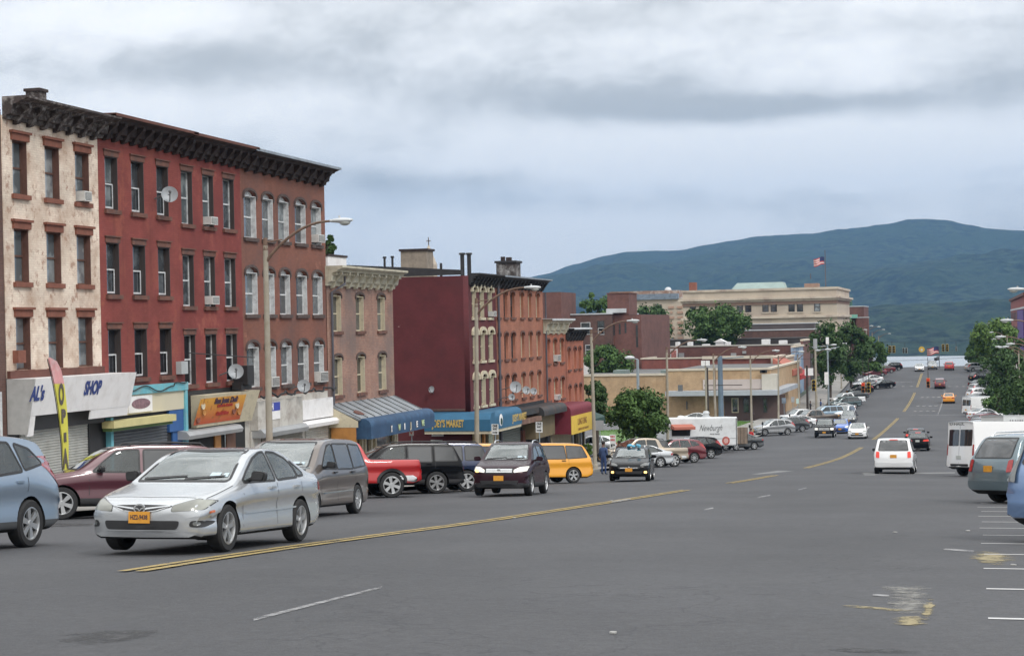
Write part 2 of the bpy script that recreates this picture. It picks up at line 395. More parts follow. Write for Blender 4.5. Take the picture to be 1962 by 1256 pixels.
mark([(486, 1186), (732, 1123), (732, 1127), (486, 1190)], WFAINT)
for p in ([(1172, 960), (1208, 954), (1208, 957), (1172, 963)], [(1350, 975), (1367, 971), (1367, 974), (1350, 978)], [(1452, 952), (1476, 947), (1476, 949), (1452, 954)], [(1530, 937), (1545, 933), (1545, 935), (1530, 939)]): mark(p, WFAINT)
mark([(1590, 1157), (1775, 1173), (1775, 1177), (1590, 1161)], YWORN); mark([(1772, 1146), (1796, 1146), (1788, 1190), (1762, 1190)], YWORN)
mark([(1690, 1118), (1790, 1122), (1785, 1156), (1690, 1152)], WWORN); mark([(1700, 1146), (1795, 1148), (1790, 1180), (1700, 1176)], WWORN); mark([(1700, 1177), (1785, 1183), (1785, 1202), (1700, 1196)], YWORN)
mark([(1672, 1139), (1704, 1141), (1704, 1145), (1672, 1143)], WFAINT)
mark([(1856, 1052), (1940, 1055), (1952, 1085), (1858, 1080)], YWORN); mark([(1808, 1050), (1866, 1055), (1866, 1058), (1808, 1053)], WFAINT)
PATCHM = mat('trench_patch_asphalt', (.165, .167, .168), .85, scale=3, var=.22, dirt=(.12, .12, .122), dscale=1)
mark([(1440, 908), (1490, 901), (1680, 905), (1676, 910)], PATCHM, 'road_patch', .003); mark([(1678, 905), (1830, 904), (1830, 906), (1676, 909)], PATCHM, 'road_patch', .003)
DARKM = paint('tar_stain', (.046, .046, .049), .40, .66, 2.2, .26)
for p in ([(20, 1000), (180, 1003), (170, 1012), (10, 1012)], [(90, 1222), (300, 1198), (305, 1224), (110, 1244)], [(1540, 1240), (1800, 1246), (1800, 1256), (1540, 1252)]): mark(p, DARKM, 'tar_mark', .003)
def gmark(x0, x1, y0, y1, m): tag(strip(x0, x1, y0, y1, .005, 2).build('road_marking', m), kind='structure')
gmark(-8.4, -.6, 229, 229.8, WFAINT); gmark(-4.6, -4.4, 230, 292, WFAINT)
for y in (240, 254, 276):
    for x in (-8.0, -7.2, -6.3, -5.5): gmark(x, x + .55, y, y + 2.2, WFAINT)
for k in range(8): gmark(-20 + k*1.35, -19.4 + k*1.35, 302, 303.5, WFAINT)
for k in range(6): gmark(-7.4 + k*1.1, -6.8 + k*1.1, 300, 301.5, WFAINT)
gmark(-20, -10, 312, 312.7, WFAINT)
for (px, py, n_) in ((985, 992, 'a'), (1172, 959, 'b'), (1174, 1214, 'c'), (1716, 1020, 'd'), (1855, 1017, 'e'), (1940, 1083, 'f')):
    x, y, z = gnd(px, py); mb = MB(); rr = random.Random(px)
    pts = [(x + rr.uniform(.025, .055)*math.cos(t), y + rr.uniform(.02, .05)*math.sin(t), z + .004) for t in [k*1.05 for k in range(6)]]
    mb.prism(pts, (0, 0, .012)); o = mb.build('litter', mat('paper_litter', (.30, .30, .29), .9))
    tag(o, {'a': 'flattened white cup lying on the double yellow line', 'b': 'white scrap beside the black hatchback lane, at the yellow line end', 'c': 'small pale scrap alone on the open asphalt at the bottom of the picture', 'd': 'white scrap on the asphalt left of the stall lines', 'e': 'tiny pale scrap at the tip of a stall line', 'f': 'pale scrap beside the worn yellow patch in the stalls'}[n_], 'litter', 'scraps of litter on the road')

# river and far country
m, nt, b = nodes('river_water'); b.inputs['Base Color'].default_value = (.30, .33, .36, 1); b.inputs['Roughness'].default_value = .45; b.inputs['IOR'].default_value = 1.33; b.inputs['Specular IOR Level'].default_value = .9
WATER = m
WZ = -47.0
mb = MB(); mb.add([(-4500, 700, WZ), (4500, 700, WZ), (4500, 3200, WZ), (-4500, 3200, WZ)], [(0, 1, 2, 3)]); tag(mb.build('river', WATER, fix=False), kind='structure')
m, nt, b = nodes('forest'); b.inputs['Roughness'].default_value = .95; b.inputs['Specular IOR Level'].default_value = .1
a1 = nz(nt, .035, 6, None, .65); a2 = nz(nt, .004, 6, None, .6)
o = mixc(nt, ramp(nt, a1, .42, .60), (.003, .008, .007), (.038, .060, .032)); o = mixc(nt, ramp(nt, a2, .45, .62), o, (.021, .038, .020)); nt.links.new(o, b.inputs['Base Color'])
bump(nt, b, a1, 1.0, 14); FOREST = m
def ridge(pix, dist):                      # silhouette points -> (X, Z) at that distance
    out = []
    for px, py in pix: x, z = ony(px, py, dist); out.append((x, z))
    return out
def interp(L, x):
    if x <= L[0][0]: return L[0][1]
    for (a, za), (b_, zb) in zip(L, L[1:]):
        if a <= x <= b_:
            t = (x - a) / (b_ - a); t = t*t*(3-2*t)*.6 + t*.4; return za + (zb - za) * t
    return L[-1][1]
def hill(name, pix, dist, y0, y1, x0, x1, nx, ny, amp, nscale, foot, mm, rough=6):
    L = ridge(pix, dist); mb = MB(); vs = []; fs = []
    for j in range(ny + 1):
        y = y0 + (y1 - y0) * j / ny
        for i in range(nx + 1):
            s = i / nx; xr = x0 + (x1 - x0) * s; x = xr * y / dist
            H = interp(L, xr * 1.0)
            t = (y - y0) / (dist - y0)
            pr = t ** 1.05 if t <= 1 else max(0, 1 - (t - 1) * 2.0)
            v = Vector((x, y, 0)) * nscale
            sp_ = noise.fractal(v, 1.0, 2.1, 4) * amp * (min(1, t) * (1.0 - min(1, t)) * 2.6)
            r2 = noise.fractal(Vector((x, y, 3)) * .02, 1.0, 2.0, 2) * rough * min(1, t * 6) * (1 if t < .97 else .35)
            vs.append((x, y, foot + (H - foot) * pr + sp_ + r2))
    for j in range(ny):
        for i in range(nx): a = j*(nx+1)+i; fs.append((a, a+1, a+nx+2, a+nx+1))
    mb.add(vs, fs); return tag(mb.build(name, mm, smooth=True, angle=180), kind='structure')
RID = [(500, 640), (700, 600), (850, 568), (960, 545), (1040, 525), (1100, 505), (1160, 489), (1200, 481), (1260, 479), (1300, 478), (1350, 468), (1400, 460), (1450, 452), (1500, 449), (1560, 446), (1600, 440), (1650, 436), (1700, 428), (1740, 420), (1780, 418), (1820, 421), (1850, 428), (1900, 437), (1962, 441), (2100, 450), (2400, 430)]
hill('mountain', RID, 6500, 3300, 8200, -5200, 2600, 340, 90, 150, .0012, WZ - 6, FOREST)
FOOT = [(900, 640), (1300, 625), (1500, 610), (1560, 596), (1640, 590), (1700, 583), (1760, 581), (1830, 579), (1900, 573), (1962, 570), (2100, 560)]
hill('wooded_bank', FOOT, 3000, 2230, 3700, -2600, 1500, 520, 80, 12, .004, WZ - 2, FOREST, 9)

# the air: one box of even haze
hz = MB(); hz.box(-9500, 9500, -120, 9500, -78, 760)
m = bpy.data.materials.new('haze'); m.use_nodes = True; nt = m.node_tree; nt.nodes.clear(); MATS['haze'] = m
out = N(nt, 'ShaderNodeOutputMaterial'); pv = N(nt, 'ShaderNodeVolumePrincipled'); nt.links.new(pv.outputs[0], out.inputs['Volume'])
pv.inputs['Density'].default_value = .000092; pv.inputs['Color'].default_value = (.25, .49, .86, 1); pv.inputs['Anisotropy'].default_value = .2
if HAZE: tag(hz.build('haze', m), kind='stuff')
# ---------------------------------------------------------------- vehicles
def paintm(name, c, metal=.35, rough=.32):
    m, nt, b = nodes('paint_' + name); b.inputs['Base Color'].default_value = col(c); b.inputs['Metallic'].default_value = metal
    b.inputs['Roughness'].default_value = rough; b.inputs['Coat Weight'].default_value = .9 if max(c) > .05 else .0; b.inputs['Coat Roughness'].default_value = .06
    if max(c) <= .05: b.inputs['Specular IOR Level'].default_value = .22
    n = nz(nt, 1.6, 6, N(nt, 'ShaderNodeTexCoord').outputs['Object'], .7)
    o = mixc(nt, ramp(nt, n, .5, .8, 0, .14), c, tuple(x*.7+.010 for x in c)); nt.links.new(o, b.inputs['Base Color'])
    return m
BLACKP = mat('black_plastic', (.022, .022, .024), .55, var=.2, scale=6, obj=True)
UNDER = mat('underbody', (.012, .012, .013), .8)
CLAD = mat('grey_cladding', (.055, .058, .062), .6, obj=True)
TYRE = mat('tyre_rubber', (.02, .02, .021), .8, obj=True, scale=8)
ALLOY = mat('alloy', (.60, .61, .62), .28, .8, var=.1, obj=True)
CHROME = mat('chrome', (.62, .63, .64), .15, 1, var=0)
BRAKE = mat('brake_dark', (.008, .008, .008), .8, 0)
def glassm(name, c, spec=1.0, rough=.04):
    m, nt, b = nodes(name); b.inputs['Roughness'].default_value = rough; b.inputs['IOR'].default_value = 1.55; b.inputs['Specular IOR Level'].default_value = spec
    n = nz(nt, 1.0, 2, N(nt, 'ShaderNodeTexCoord').outputs['Object'], .4)
    nt.links.new(mixc(nt, ramp(nt, n, .38, .62), c, tuple(x * .42 for x in c)), b.inputs['Base Color']); b.inputs['Coat Weight'].default_value = .25; b.inputs['Coat Roughness'].default_value = .02; return m
GL_SCREEN = glassm('windscreen_glass', (.19, .235, .235)); GL_SIDE = glassm('side_glass', (.035, .042, .046), .6); GL_TINT = glassm('tinted_glass', (.022, .026, .03)); GL_CLEAR = glassm('clear_side_glass', (.095, .13, .13), .7)
HEADL = glassm('headlamp_lens', (.42, .43, .38), .8, .15); HEADD = glassm('dark_headlamp_lens', (.2, .21, .21), .8, .1)
TAILR = mat('red_lens', (.35, .012, .012), .2, coat=.8, var=.25, scale=14, obj=True)
TAILON = mat('lit_brake_lamp', (.4, .015, .01), .3, emit=(1, .1, .06), es=.45, var=0)
LAMPON = mat('lit_amber_lamp', (.6, .4, .15), .3, emit=(1, .62, .22), es=2.2, var=0)
WLAMP = mat('lit_white_lamp', (.8, .8, .75), .3, emit=(1, .93, .8), es=.35, var=0)
AMBER = mat('amber_marker', (.55, .12, .02), .3, coat=.5, var=0)
PLATE = mat('orange_plate', (.62, .28, .03), .5, var=.15, scale=12, obj=True); PLTXT = mat('plate_ink', (.05, .035, .05), .6, var=0); WPLATE = mat('pale_plate', (.5, .52, .5), .5)
STICK = mat('pale_sticker', (.45, .55, .6), .5, var=.2, scale=20, obj=True)
INTER = mat('car_interior', (.035, .034, .033), .9, var=0); INTER2 = mat('seat_fabric', (.10, .098, .092), .9, var=.2, obj=True, scale=5)
def clear(name, tint, base, k=1.3):
    m = bpy.data.materials.new(name); m.use_nodes = True; nt = m.node_tree; nt.nodes.clear(); MATS[name] = m
    out = N(nt, 'ShaderNodeOutputMaterial'); tr = N(nt, 'ShaderNodeBsdfTransparent'); tr.inputs[0].default_value = col(tint); gl = N(nt, 'ShaderNodeBsdfGlossy'); gl.inputs['Roughness'].default_value = .03; gl.inputs[0].default_value = (.95, 1, 1, 1)
    fr = N(nt, 'ShaderNodeFresnel'); fr.inputs[0].default_value = 1.5; a = N(nt, 'ShaderNodeMath', operation='MULTIPLY_ADD'); a.use_clamp = True; a.inputs[1].default_value = k; a.inputs[2].default_value = base; nt.links.new(fr.outputs[0], a.inputs[0])
    mx = N(nt, 'ShaderNodeMixShader'); nt.links.new(a.outputs[0], mx.inputs[0]); nt.links.new(tr.outputs[0], mx.inputs[1]); nt.links.new(gl.outputs[0], mx.inputs[2]); nt.links.new(mx.outputs[0], out.inputs[0]); return m
GL_SCREEN = clear('windscreen_glass_clear', (.60, .70, .68), .17, 1.35); GL_CLEAR = clear('side_glass_clear', (.62, .72, .70), .06, 1.2); GL_SIDE = clear('side_glass_tinted', (.28, .31, .32), .05, 1.1)
SEAM = mat('panel_gap', (.03, .03, .032), .7, var=0)

def pl(L, x):
    if x <= L[0][0]: return L[0][1]
    for (a, za), (b_, zb) in zip(L, L[1:]):
        if x <= b_: return za + (zb - za) * (x - a) / (b_ - a)
    return L[-1][1]
def sm(L, x, w=.07): return (pl(L, x-2*w) + 2*pl(L, x-w) + 3*pl(L, x) + 2*pl(L, x+w) + pl(L, x+2*w)) / 9
def cr_pts(pts, n=3):
    out = []
    for i in range(len(pts)-1):
        p0, p1, p2, p3 = pts[max(i-1, 0)], pts[i], pts[i+1], pts[min(i+2, len(pts)-1)]
        for k in range(n):
            t = k/n
            out.append(tuple(.5*((2*p1[j]) + (-p0[j]+p2[j])*t + (2*p0[j]-5*p1[j]+4*p2[j]-p3[j])*t*t + (-p0[j]+3*p1[j]-3*p2[j]+p3[j])*t**3) for j in range(2)))
    out.append(pts[-1]); return out
def rnd(pts, r=.05, n=3):
    out = []; m = len(pts)
    for i in range(m):
        a, p, c = Vector(pts[i-1]), Vector(pts[i]), Vector(pts[(i+1) % m])
        ra = min(r, (a-p).length*.45); rc = min(r, (c-p).length*.45)
        s = p + (a-p).normalized()*ra; e_ = p + (c-p).normalized()*rc
        for k in range(n+1):
            t = k/n; q = s*(1-t)**2 + p*2*t*(1-t) + e_*t*t; out.append((q.x, q.y))
    return out
SPEC = {
 'sedan': dict(L=4.63, W=1.79, wb=2.68, fa=.95, rw=.325, top=[(0,.60),(.05,.69),(.3,.77),(.9,.88),(1.28,.955),(2.0,1.34),(2.35,1.42),(2.75,1.445),(3.2,1.41),(4.0,1.10),(4.12,1.07),(4.56,1.04),(4.63,.93)],
   belt=[(0,.58),(.3,.68),(1.0,.82),(1.6,.90),(3.4,.965),(4.63,.93)], lo=.2, k=.40, clad=None,
   win=[[(1.52,.955),(1.78,1.10),(2.12,1.27),(2.42,1.355),(2.58,1.365),(2.63,.965)],[(2.72,.97),(2.67,1.365),(2.95,1.355),(3.3,1.265),(3.46,1.13),(3.5,1.0)],[(3.55,1.01),(3.52,1.12),(3.42,1.235),(3.72,1.085),(3.80,1.03)]],
   ws=(.975,1.39,.70,.56), rwn=(1.1,1.37,.62,.52)),
 'hatch': dict(L=4.36, W=1.82, wb=2.65, fa=.9, rw=.32, top=[(0,.62),(.05,.72),(.3,.82),(.9,.95),(1.1,1.0),(1.9,1.38),(2.3,1.46),(2.8,1.47),(3.4,1.42),(3.85,1.3),(4.2,1.0),(4.3,.9),(4.36,.75)],
   belt=[(0,.6),(.3,.72),(1,.88),(1.6,.94),(3.5,1.03),(4.36,.8)], lo=.2, k=.38, clad=None,
   win=[[(1.4,1.0),(1.75,1.2),(2.1,1.35),(2.4,1.395),(2.42,.99)],[(2.5,1.0),(2.5,1.4),(3.0,1.38),(3.35,1.3),(3.5,1.08)]], ws=(1.02,1.42,.68,.55), rwn=(1.02,1.34,.6,.52)),
 'suv': dict(L=4.55, W=1.83, wb=2.62, fa=.9, rw=.355, top=[(0,.72),(.06,.86),(.3,.95),(.9,1.06),(1.12,1.10),(1.85,1.56),(2.2,1.66),(2.8,1.69),(3.6,1.65),(4.05,1.58),(4.36,1.12),(4.5,1.0),(4.55,.8)],
   belt=[(0,.68),(.3,.82),(1,.98),(1.6,1.02),(3.5,1.12),(4.55,.9)], lo=.24, k=.33, clad=.40,
   win=[[(1.42,1.08),(1.72,1.28),(2.05,1.49),(2.4,1.56),(2.43,1.07)],[(2.52,1.08),(2.5,1.565),(3.1,1.55),(3.28,1.14)],[(3.36,1.16),(3.25,1.54),(3.65,1.46),(3.95,1.25)]], ws=(1.13,1.6,.7,.58), rwn=(1.14,1.52,.62,.55)),
 'wagon': dict(L=4.95, W=1.9, wb=2.95, fa=.9, rw=.385, top=[(0,.80),(.05,.95),(.3,1.04),(1.1,1.13),(1.3,1.17),(1.85,1.58),(2.15,1.72),(2.8,1.77),(4.0,1.77),(4.5,1.73),(4.78,1.2),(4.9,1.1),(4.95,.85)],
   belt=[(0,.75),(.3,.9),(1.1,1.03),(1.6,1.08),(4.95,1.12)], lo=.3, k=.25, clad=.50,
   win=[[(1.62,1.13),(1.95,1.42),(2.18,1.60),(2.45,1.63),(2.72,1.64),(2.72,1.12)],[(2.84,1.12),(2.84,1.64),(3.68,1.64),(3.68,1.12)],[(3.8,1.14),(3.8,1.64),(4.45,1.62),(4.62,1.16)]], ws=(1.19,1.67,.74,.64), rwn=(1.2,1.66,.68,.62)),
 'minivan': dict(L=5.0, W=1.94, wb=3.0, fa=.95, rw=.335, top=[(0,.70),(.06,.82),(.3,.92),(.85,1.04),(1.0,1.09),(1.75,1.58),(2.1,1.70),(2.8,1.75),(4.0,1.74),(4.5,1.67),(4.82,1.15),(4.92,1.05),(5.0,.8)],
   belt=[(0,.66),(.3,.80),(1.0,.96),(1.6,1.02),(5.0,1.08)], lo=.22, k=.26, clad=None,
   win=[[(1.5,1.08),(1.85,1.36),(2.15,1.57),(2.35,1.60),(2.45,1.60),(2.45,1.06)],[(2.53,1.06),(2.53,1.61),(3.55,1.61),(3.6,1.06)],[(3.66,1.07),(3.64,1.61),(4.4,1.58),(4.62,1.12)]], ws=(1.12,1.65,.74,.62), rwn=(1.14,1.62,.7,.62)),
 'pickup': dict(L=5.75, W=1.98, wb=3.65, fa=1.0, rw=.41, top=[(0,.92),(.05,1.08),(.3,1.15),(1.3,1.22),(1.45,1.26),(2.0,1.72),(2.2,1.83),(2.8,1.87),(3.5,1.83),(3.68,1.74),(3.82,1.27),(3.95,1.24),(5.7,1.24),(5.75,1.1)],
   belt=[(0,.88),(.3,1.02),(1.3,1.13),(5.75,1.2)], lo=.42, k=.24, clad=None,
   win=[[(1.75,1.22),(2.1,1.6),(2.3,1.7),(2.7,1.72),(2.72,1.2)],[(2.82,1.21),(2.82,1.72),(3.4,1.70),(3.55,1.22)]], ws=(1.28,1.78,.78,.66), rwn=(1.32,1.72,.66,.6)),
 'van': dict(L=5.9, W=2.05, wb=3.9, fa=.95, rw=.36, top=[(0,.85),(.08,1.05),(.5,1.2),(.85,1.32),(1.55,2.2),(1.85,2.42),(2.3,2.5),(5.7,2.5),(5.88,2.44),(5.9,2.3)],
   belt=[(0,.8),(.5,1.05),(1.0,1.2),(5.9,1.3)], lo=.32, k=.06, clad=.5, win=[[(1.2,1.3),(1.7,1.95),(2.2,2.05),(2.2,1.3)]], ws=(1.4,2.2,.8,.74), rwn=None)}
def car_template(kind):
    S = SPEC[kind]; L, W = S['L'], S['W']; X = lambda d: L/2 - d
    ds = [0, .02, .05, .09, .14] + [.2 + .07*i for i in range(int((L-.4)/.07)+1)] + [L-.14, L-.09, L-.05, L-.02, L]
    plan = [(0,.88),(.12,.945),(.4,.985),(.9,1),(L-.9,1),(L-.4,.985),(L-.12,.955),(L,.92)]
    def ring(d):
        ww = max(.004, min(.07, d/2.5, (L-d)/2.5)); zt = sm(S['top'], d, ww); zb = min(sm(S['belt'], d, max(.004, min(.16, d/2.5, (L-d)/2.5))), zt-.03); wb = W/2*sm(plan, d, max(.004, min(.16, d/2.5, (L-d)/2.5))); lo = S['lo'] + max(0, .03-d*.2) + max(0, .12-(L-d)*.35)
        h = zt-zb; ez = zt - (.02 + .05*min(1, h/.3)); ey = wb - .05 - S['k']*(ez-zb); cz = S['clad'] or lo+.16
        zm = lo + .5*(zb-lo)
        pts = [(0, lo), (wb-.14, lo), (wb-.03, lo+.05), (wb-.014, cz), (wb-.038, zm), (wb-.030, zm+.25*(zb-zm)), (wb, zb-.17 if zb-zm > .24 else zm+.6*(zb-zm)), (wb-.035, zb)]
        up = [(wb-.035, zb), ((wb-.05)*.55+ey*.45, zb*.5+ez*.5), (ey, ez-.012), (ey*.93, zt-.012-.010*min(1, h/.3)), (ey*.5, zt-.002), (0, zt)]
        lowr = [pts[0], pts[1]] + cr_pts(pts[1:], 3)[1:]
        return lowr + cr_pts(up, 3)[1:]
    rings = [ring(d) for d in ds]; n = len(rings[0]); full = 2*n-2
    mb = MB(); vs = []
    zmid = lambda d: (S['lo'] + sm(S['top'], d))/2
    def warp(x, y, z, d):
        f = max(0, 1-d/.9); r_ = max(0, 1-(L-d)/.7); yy = abs(y)/(W/2)
        x -= f*f*.26*yy**2.6; x += r_*r_*.12*yy**3
        hf = (z-.52)/.4
        if d < .16: x -= (.07*hf*hf if hf > 0 else .05*hf*hf) * (1-d/.16)
        if L-d < .14: x += .04*abs(z-.55)/.4*(1-(L-d)/.14)
        return (x, y, z)
    for d, rg in zip(ds, rings):
        pts = rg + [(-y, z) for y, z in reversed(rg[1:-1])]
        vs += [warp(X(d), y, z, d) for y, z in pts]
    fs = []
    for i in range(len(ds)-1):
        for k in range(full): a, b2 = i*full+k, i*full+(k+1) % full; fs.append((a, b2, b2+full, a+full))
    for end, d in ((0, 0.0), (len(ds)-1, L)):
        base = end*full; rg = rings[end]; pts = rg + [(-y, z) for y, z in reversed(rg[1:-1])]; zc_ = (pts[0][1]+rg[-1][1])/2
        prev = [base+k for k in range(full)]
        for s_ in (.75, .5, .25):
            st = len(vs)
            for y, z in pts: vs.append(warp(X(d), y*s_, zc_+(z-zc_)*s_, d))
            cur = [st+k for k in range(full)]
            for k in range(full): fs.append((prev[k], prev[(k+1) % full], cur[(k+1) % full], cur[k]) if end else (prev[(k+1) % full], prev[k], cur[k], cur[(k+1) % full]))
            prev = cur
        fs.append(tuple(prev) if end else tuple(reversed(prev)))
    mb.add(vs, fs)
    me = mb.mesh('body'); bm = bmesh.new(); bm.from_mesh(me); bmesh.ops.recalc_face_normals(bm, faces=bm.faces); bm.to_mesh(me)
    bvh = BVHTree.FromBMesh(bm); bm.free()
    for p in me.polygons:
        if p.normal.z < -.7 and p.center.z < S['lo']+.1: p.material_index = 1
        elif S['clad'] and p.center.z < S['clad']+.005: p.material_index = 2
    # wheel arches
    axles = [X(S['fa']), X(S['fa']+S['wb'])]; body = bpy.data.objects.new('body', me); C.objects.link(body)
    cm = MB(); cm.m = 1
    for ax in axles:
        for s in (1, -1): cm.cyl((ax, s*(W/2-.30), S['rw']), (ax, s*(W/2+.3), S['rw']), S['rw']+.055, n=28)
    cme = cm.mesh('cut'); 
    bm = bmesh.new(); bm.from_mesh(cme); bmesh.ops.recalc_face_normals(bm, faces=bm.faces); bm.to_mesh(cme); bm.free()
    cut = bpy.data.objects.new('cut', cme); C.objects.link(cut)
    for m_ in (WHITEP, UNDER, CLAD): me.materials.append(m_); cme.materials.append(m_)
    cutters = [cut]
    def addcut(mb):
        mb.mi = [1]*len(mb.f); e_ = mb.mesh('cut'); b_ = bmesh.new(); b_.from_mesh(e_); bmesh.ops.recalc_face_normals(b_, faces=b_.faces); b_.to_mesh(e_); b_.free()
        for m_ in (WHITEP, INTER, CLAD): e_.materials.append(m_)
        o_ = bpy.data.objects.new('cut', e_); C.objects.link(o_); cutters.append(o_)
    W0 = S['win'][0]; bz = W0[0][1]; dA = W0[0][0]+.12; dB = (S['win'][-1][-1][0] if kind != 'van' else 2.3) - .1; zr_ = sm(S['top'], (W0[3][0]+.2))-.07
    yb_ = W/2-.13; yt_ = W/2-.10-S['k']*(zr_-bz)-.05
    c_ = MB(); d1 = W0[3][0]; d2 = S['win'][-1][1][0] if kind != 'van' else 2.2
    prof = [(dA, bz-.45), (dA-.02, bz+.02), (d1, zr_-.02), (max(d1+.1, d2-.1), zr_-.04), (dB, bz+.05), (dB, bz-.45)]
    vs_ = []
    for s in (1, -1): vs_ += [(X(a), s*(yb_ if b_ < bz+.1 else yt_), b_) for a, b_ in prof]
    n_ = len(prof); c_.add(vs_, [tuple(range(n_-1, -1, -1)), tuple(range(n_, 2*n_))] + [(i, (i+1) % n_, n_+(i+1) % n_, n_+i) for i in range(n_)]); addcut(c_)
    c_ = MB()
    for wn in S['win']:
        q = rnd(wn, .04); c_.prism([(X(a), -2, b_) for a, b_ in q], (0, 4, 0))
    addcut(c_)
    z0, z1, y0, y1 = S['ws']; c_ = MB(); q = rnd([(-y0, z0), (y0, z0), (y1, z1), (-y1, z1)], .04); c_.prism([(X(dA+.55), a, b_) for a, b_ in q], (4, 0, 0)); addcut(c_)
    if kind == 'sedan':
        z0, z1, y0, y1 = S['rwn']; c_ = MB(); q = rnd([(-y0, z0), (y0, z0), (y1, z1), (-y1, z1)], .04); c_.prism([(X(dB-.3), a, b_) for a, b_ in q], (-4, 0, 0)); addcut(c_)
    for ob_ in cutters: md = body.modifiers.new('b', 'BOOLEAN'); md.operation = 'DIFFERENCE'; md.object = ob_; md.solver = 'EXACT'
    dg = bpy.context.evaluated_depsgraph_get(); dg.update(); m2 = bpy.data.meshes.new_from_object(body.evaluated_get(dg))
    bpy.data.objects.remove(body)
    for ob_ in cutters: bpy.data.objects.remove(ob_)
    zs_ = [m_.name if m_ else None for m_ in m2.materials]; T_inter = next((i for i, n__ in enumerate(zs_) if n__ == 'car_interior'), None)
    smooth_mesh(m2, 38); m2.name = 'body'
    return dict(S=S, bvh=bvh, body=m2, axles=axles, X=X, L=L, W=W)
def patch(T, pts, ax, eps, m, name, parent, r=.04, cuts=3, mirror=False):
    if r: pts = rnd(pts, r)
    X = T['X']
    if ax in 'LR': loc = [((X(a), (3 if ax == 'L' else -3), b)) for a, b in pts]; d = Vector((0, -1 if ax == 'L' else 1, 0))
    elif ax == 'F': loc = [(9, a, b) for a, b in pts]; d = Vector((-1, 0, 0))
    elif ax == 'B': loc = [(-9, a, b) for a, b in pts]; d = Vector((1, 0, 0))
    else: loc = [(X(a), b, 5) for a, b in pts]; d = Vector((0, 0, -1))
    bm = bmesh.new(); f = bm.faces.new([bm.verts.new(p) for p in loc])
    bmesh.ops.triangulate(bm, faces=[f], ngon_method='BEAUTY')
    bmesh.ops.subdivide_edges(bm, edges=bm.edges[:], cuts=cuts, use_grid_fill=True)
    bad = []
    for v in bm.verts:
        h, nrm, _, _ = T['bvh'].ray_cast(v.co, d)
        if h is None: bad.append(v)
        else:
            v.co = h - d*eps
    bmesh.ops.delete(bm, geom=bad, context='VERTS')
    bmesh.ops.recalc_face_normals(bm, faces=bm.faces)
    if bm.faces and sum(fc.normal.dot(d)*fc.calc_area() for fc in bm.faces) > 0: bmesh.ops.reverse_faces(bm, faces=bm.faces)
    me = bpy.data.meshes.new(name); bm.to_mesh(me); bm.free(); me.materials.append(m); me.polygons.foreach_set('use_smooth', [True]*len(me.polygons))
    return link(bpy.data.objects.new(name, me), parent)
def dens(pts, st=.12):
    out = []
    for i in range(len(pts)):
        a, b_ = Vector(pts[i]), Vector(pts[(i+1) % len(pts)]); k = max(1, int((b_-a).length/st))
        for j in range(k): q = a.lerp(b_, j/k); out.append((q.x, q.y))
    return out
def ring_patch(T, inner, grow, ax, eps, m, name, parent, r=.04):
    X = T['X']; ip = rnd(inner, r); ip2 = []; 
    ctr = Vector((sum(p[0] for p in inner)/len(inner), sum(p[1] for p in inner)/len(inner)))
    ip = dens(ip); n = len(ip); op = []
    for i in range(n):
        a, p, c = Vector(ip[i-1]), Vector(ip[i]), Vector(ip[(i+1) % n]); t = (c-a).normalized(); nn_ = Vector((t.y, -t.x))
        if nn_.dot(p-ctr) < 0: nn_ = -nn_
        op.append(tuple(p+nn_*grow))
    ip = [tuple(Vector(p)+(ctr-Vector(p)).normalized()*.012) for p in ip]
    if ax in 'LR': d = Vector((0, -1 if ax == 'L' else 1, 0)); f3 = lambda a, b: Vector((X(a), (3 if ax == 'L' else -3), b))
    elif ax == 'F': d = Vector((-1, 0, 0)); f3 = lambda a, b: Vector((9, a, b))
    else: d = Vector((1, 0, 0)); f3 = lambda a, b: Vector((-9, a, b))
    vs = []; ok = []
    for q in (ip, op):
        for a, b in q:
            h, _, _, _ = T['bvh'].ray_cast(f3(a, b), d); ok.append(h is not None); vs.append(tuple(h - d*eps) if h is not None else (0, 0, 0))
    fs = [(i, (i+1) % n, n+(i+1) % n, n+i) for i in range(n) if ok[i] and ok[(i+1) % n] and ok[n+i] and ok[n+(i+1) % n]]
    mb = MB(); mb.add(vs, fs); return mb.build(name, m, parent, world=False, smooth=True, angle=60)
def shrink(pts, g):
    c = Vector((sum(p[0] for p in pts)/len(pts), sum(p[1] for p in pts)/len(pts)))
    return [tuple(Vector(p)+(Vector(p)-c).normalized()*g) for p in pts]
WHITEP = paintm('base', (.7, .7, .7), 0)
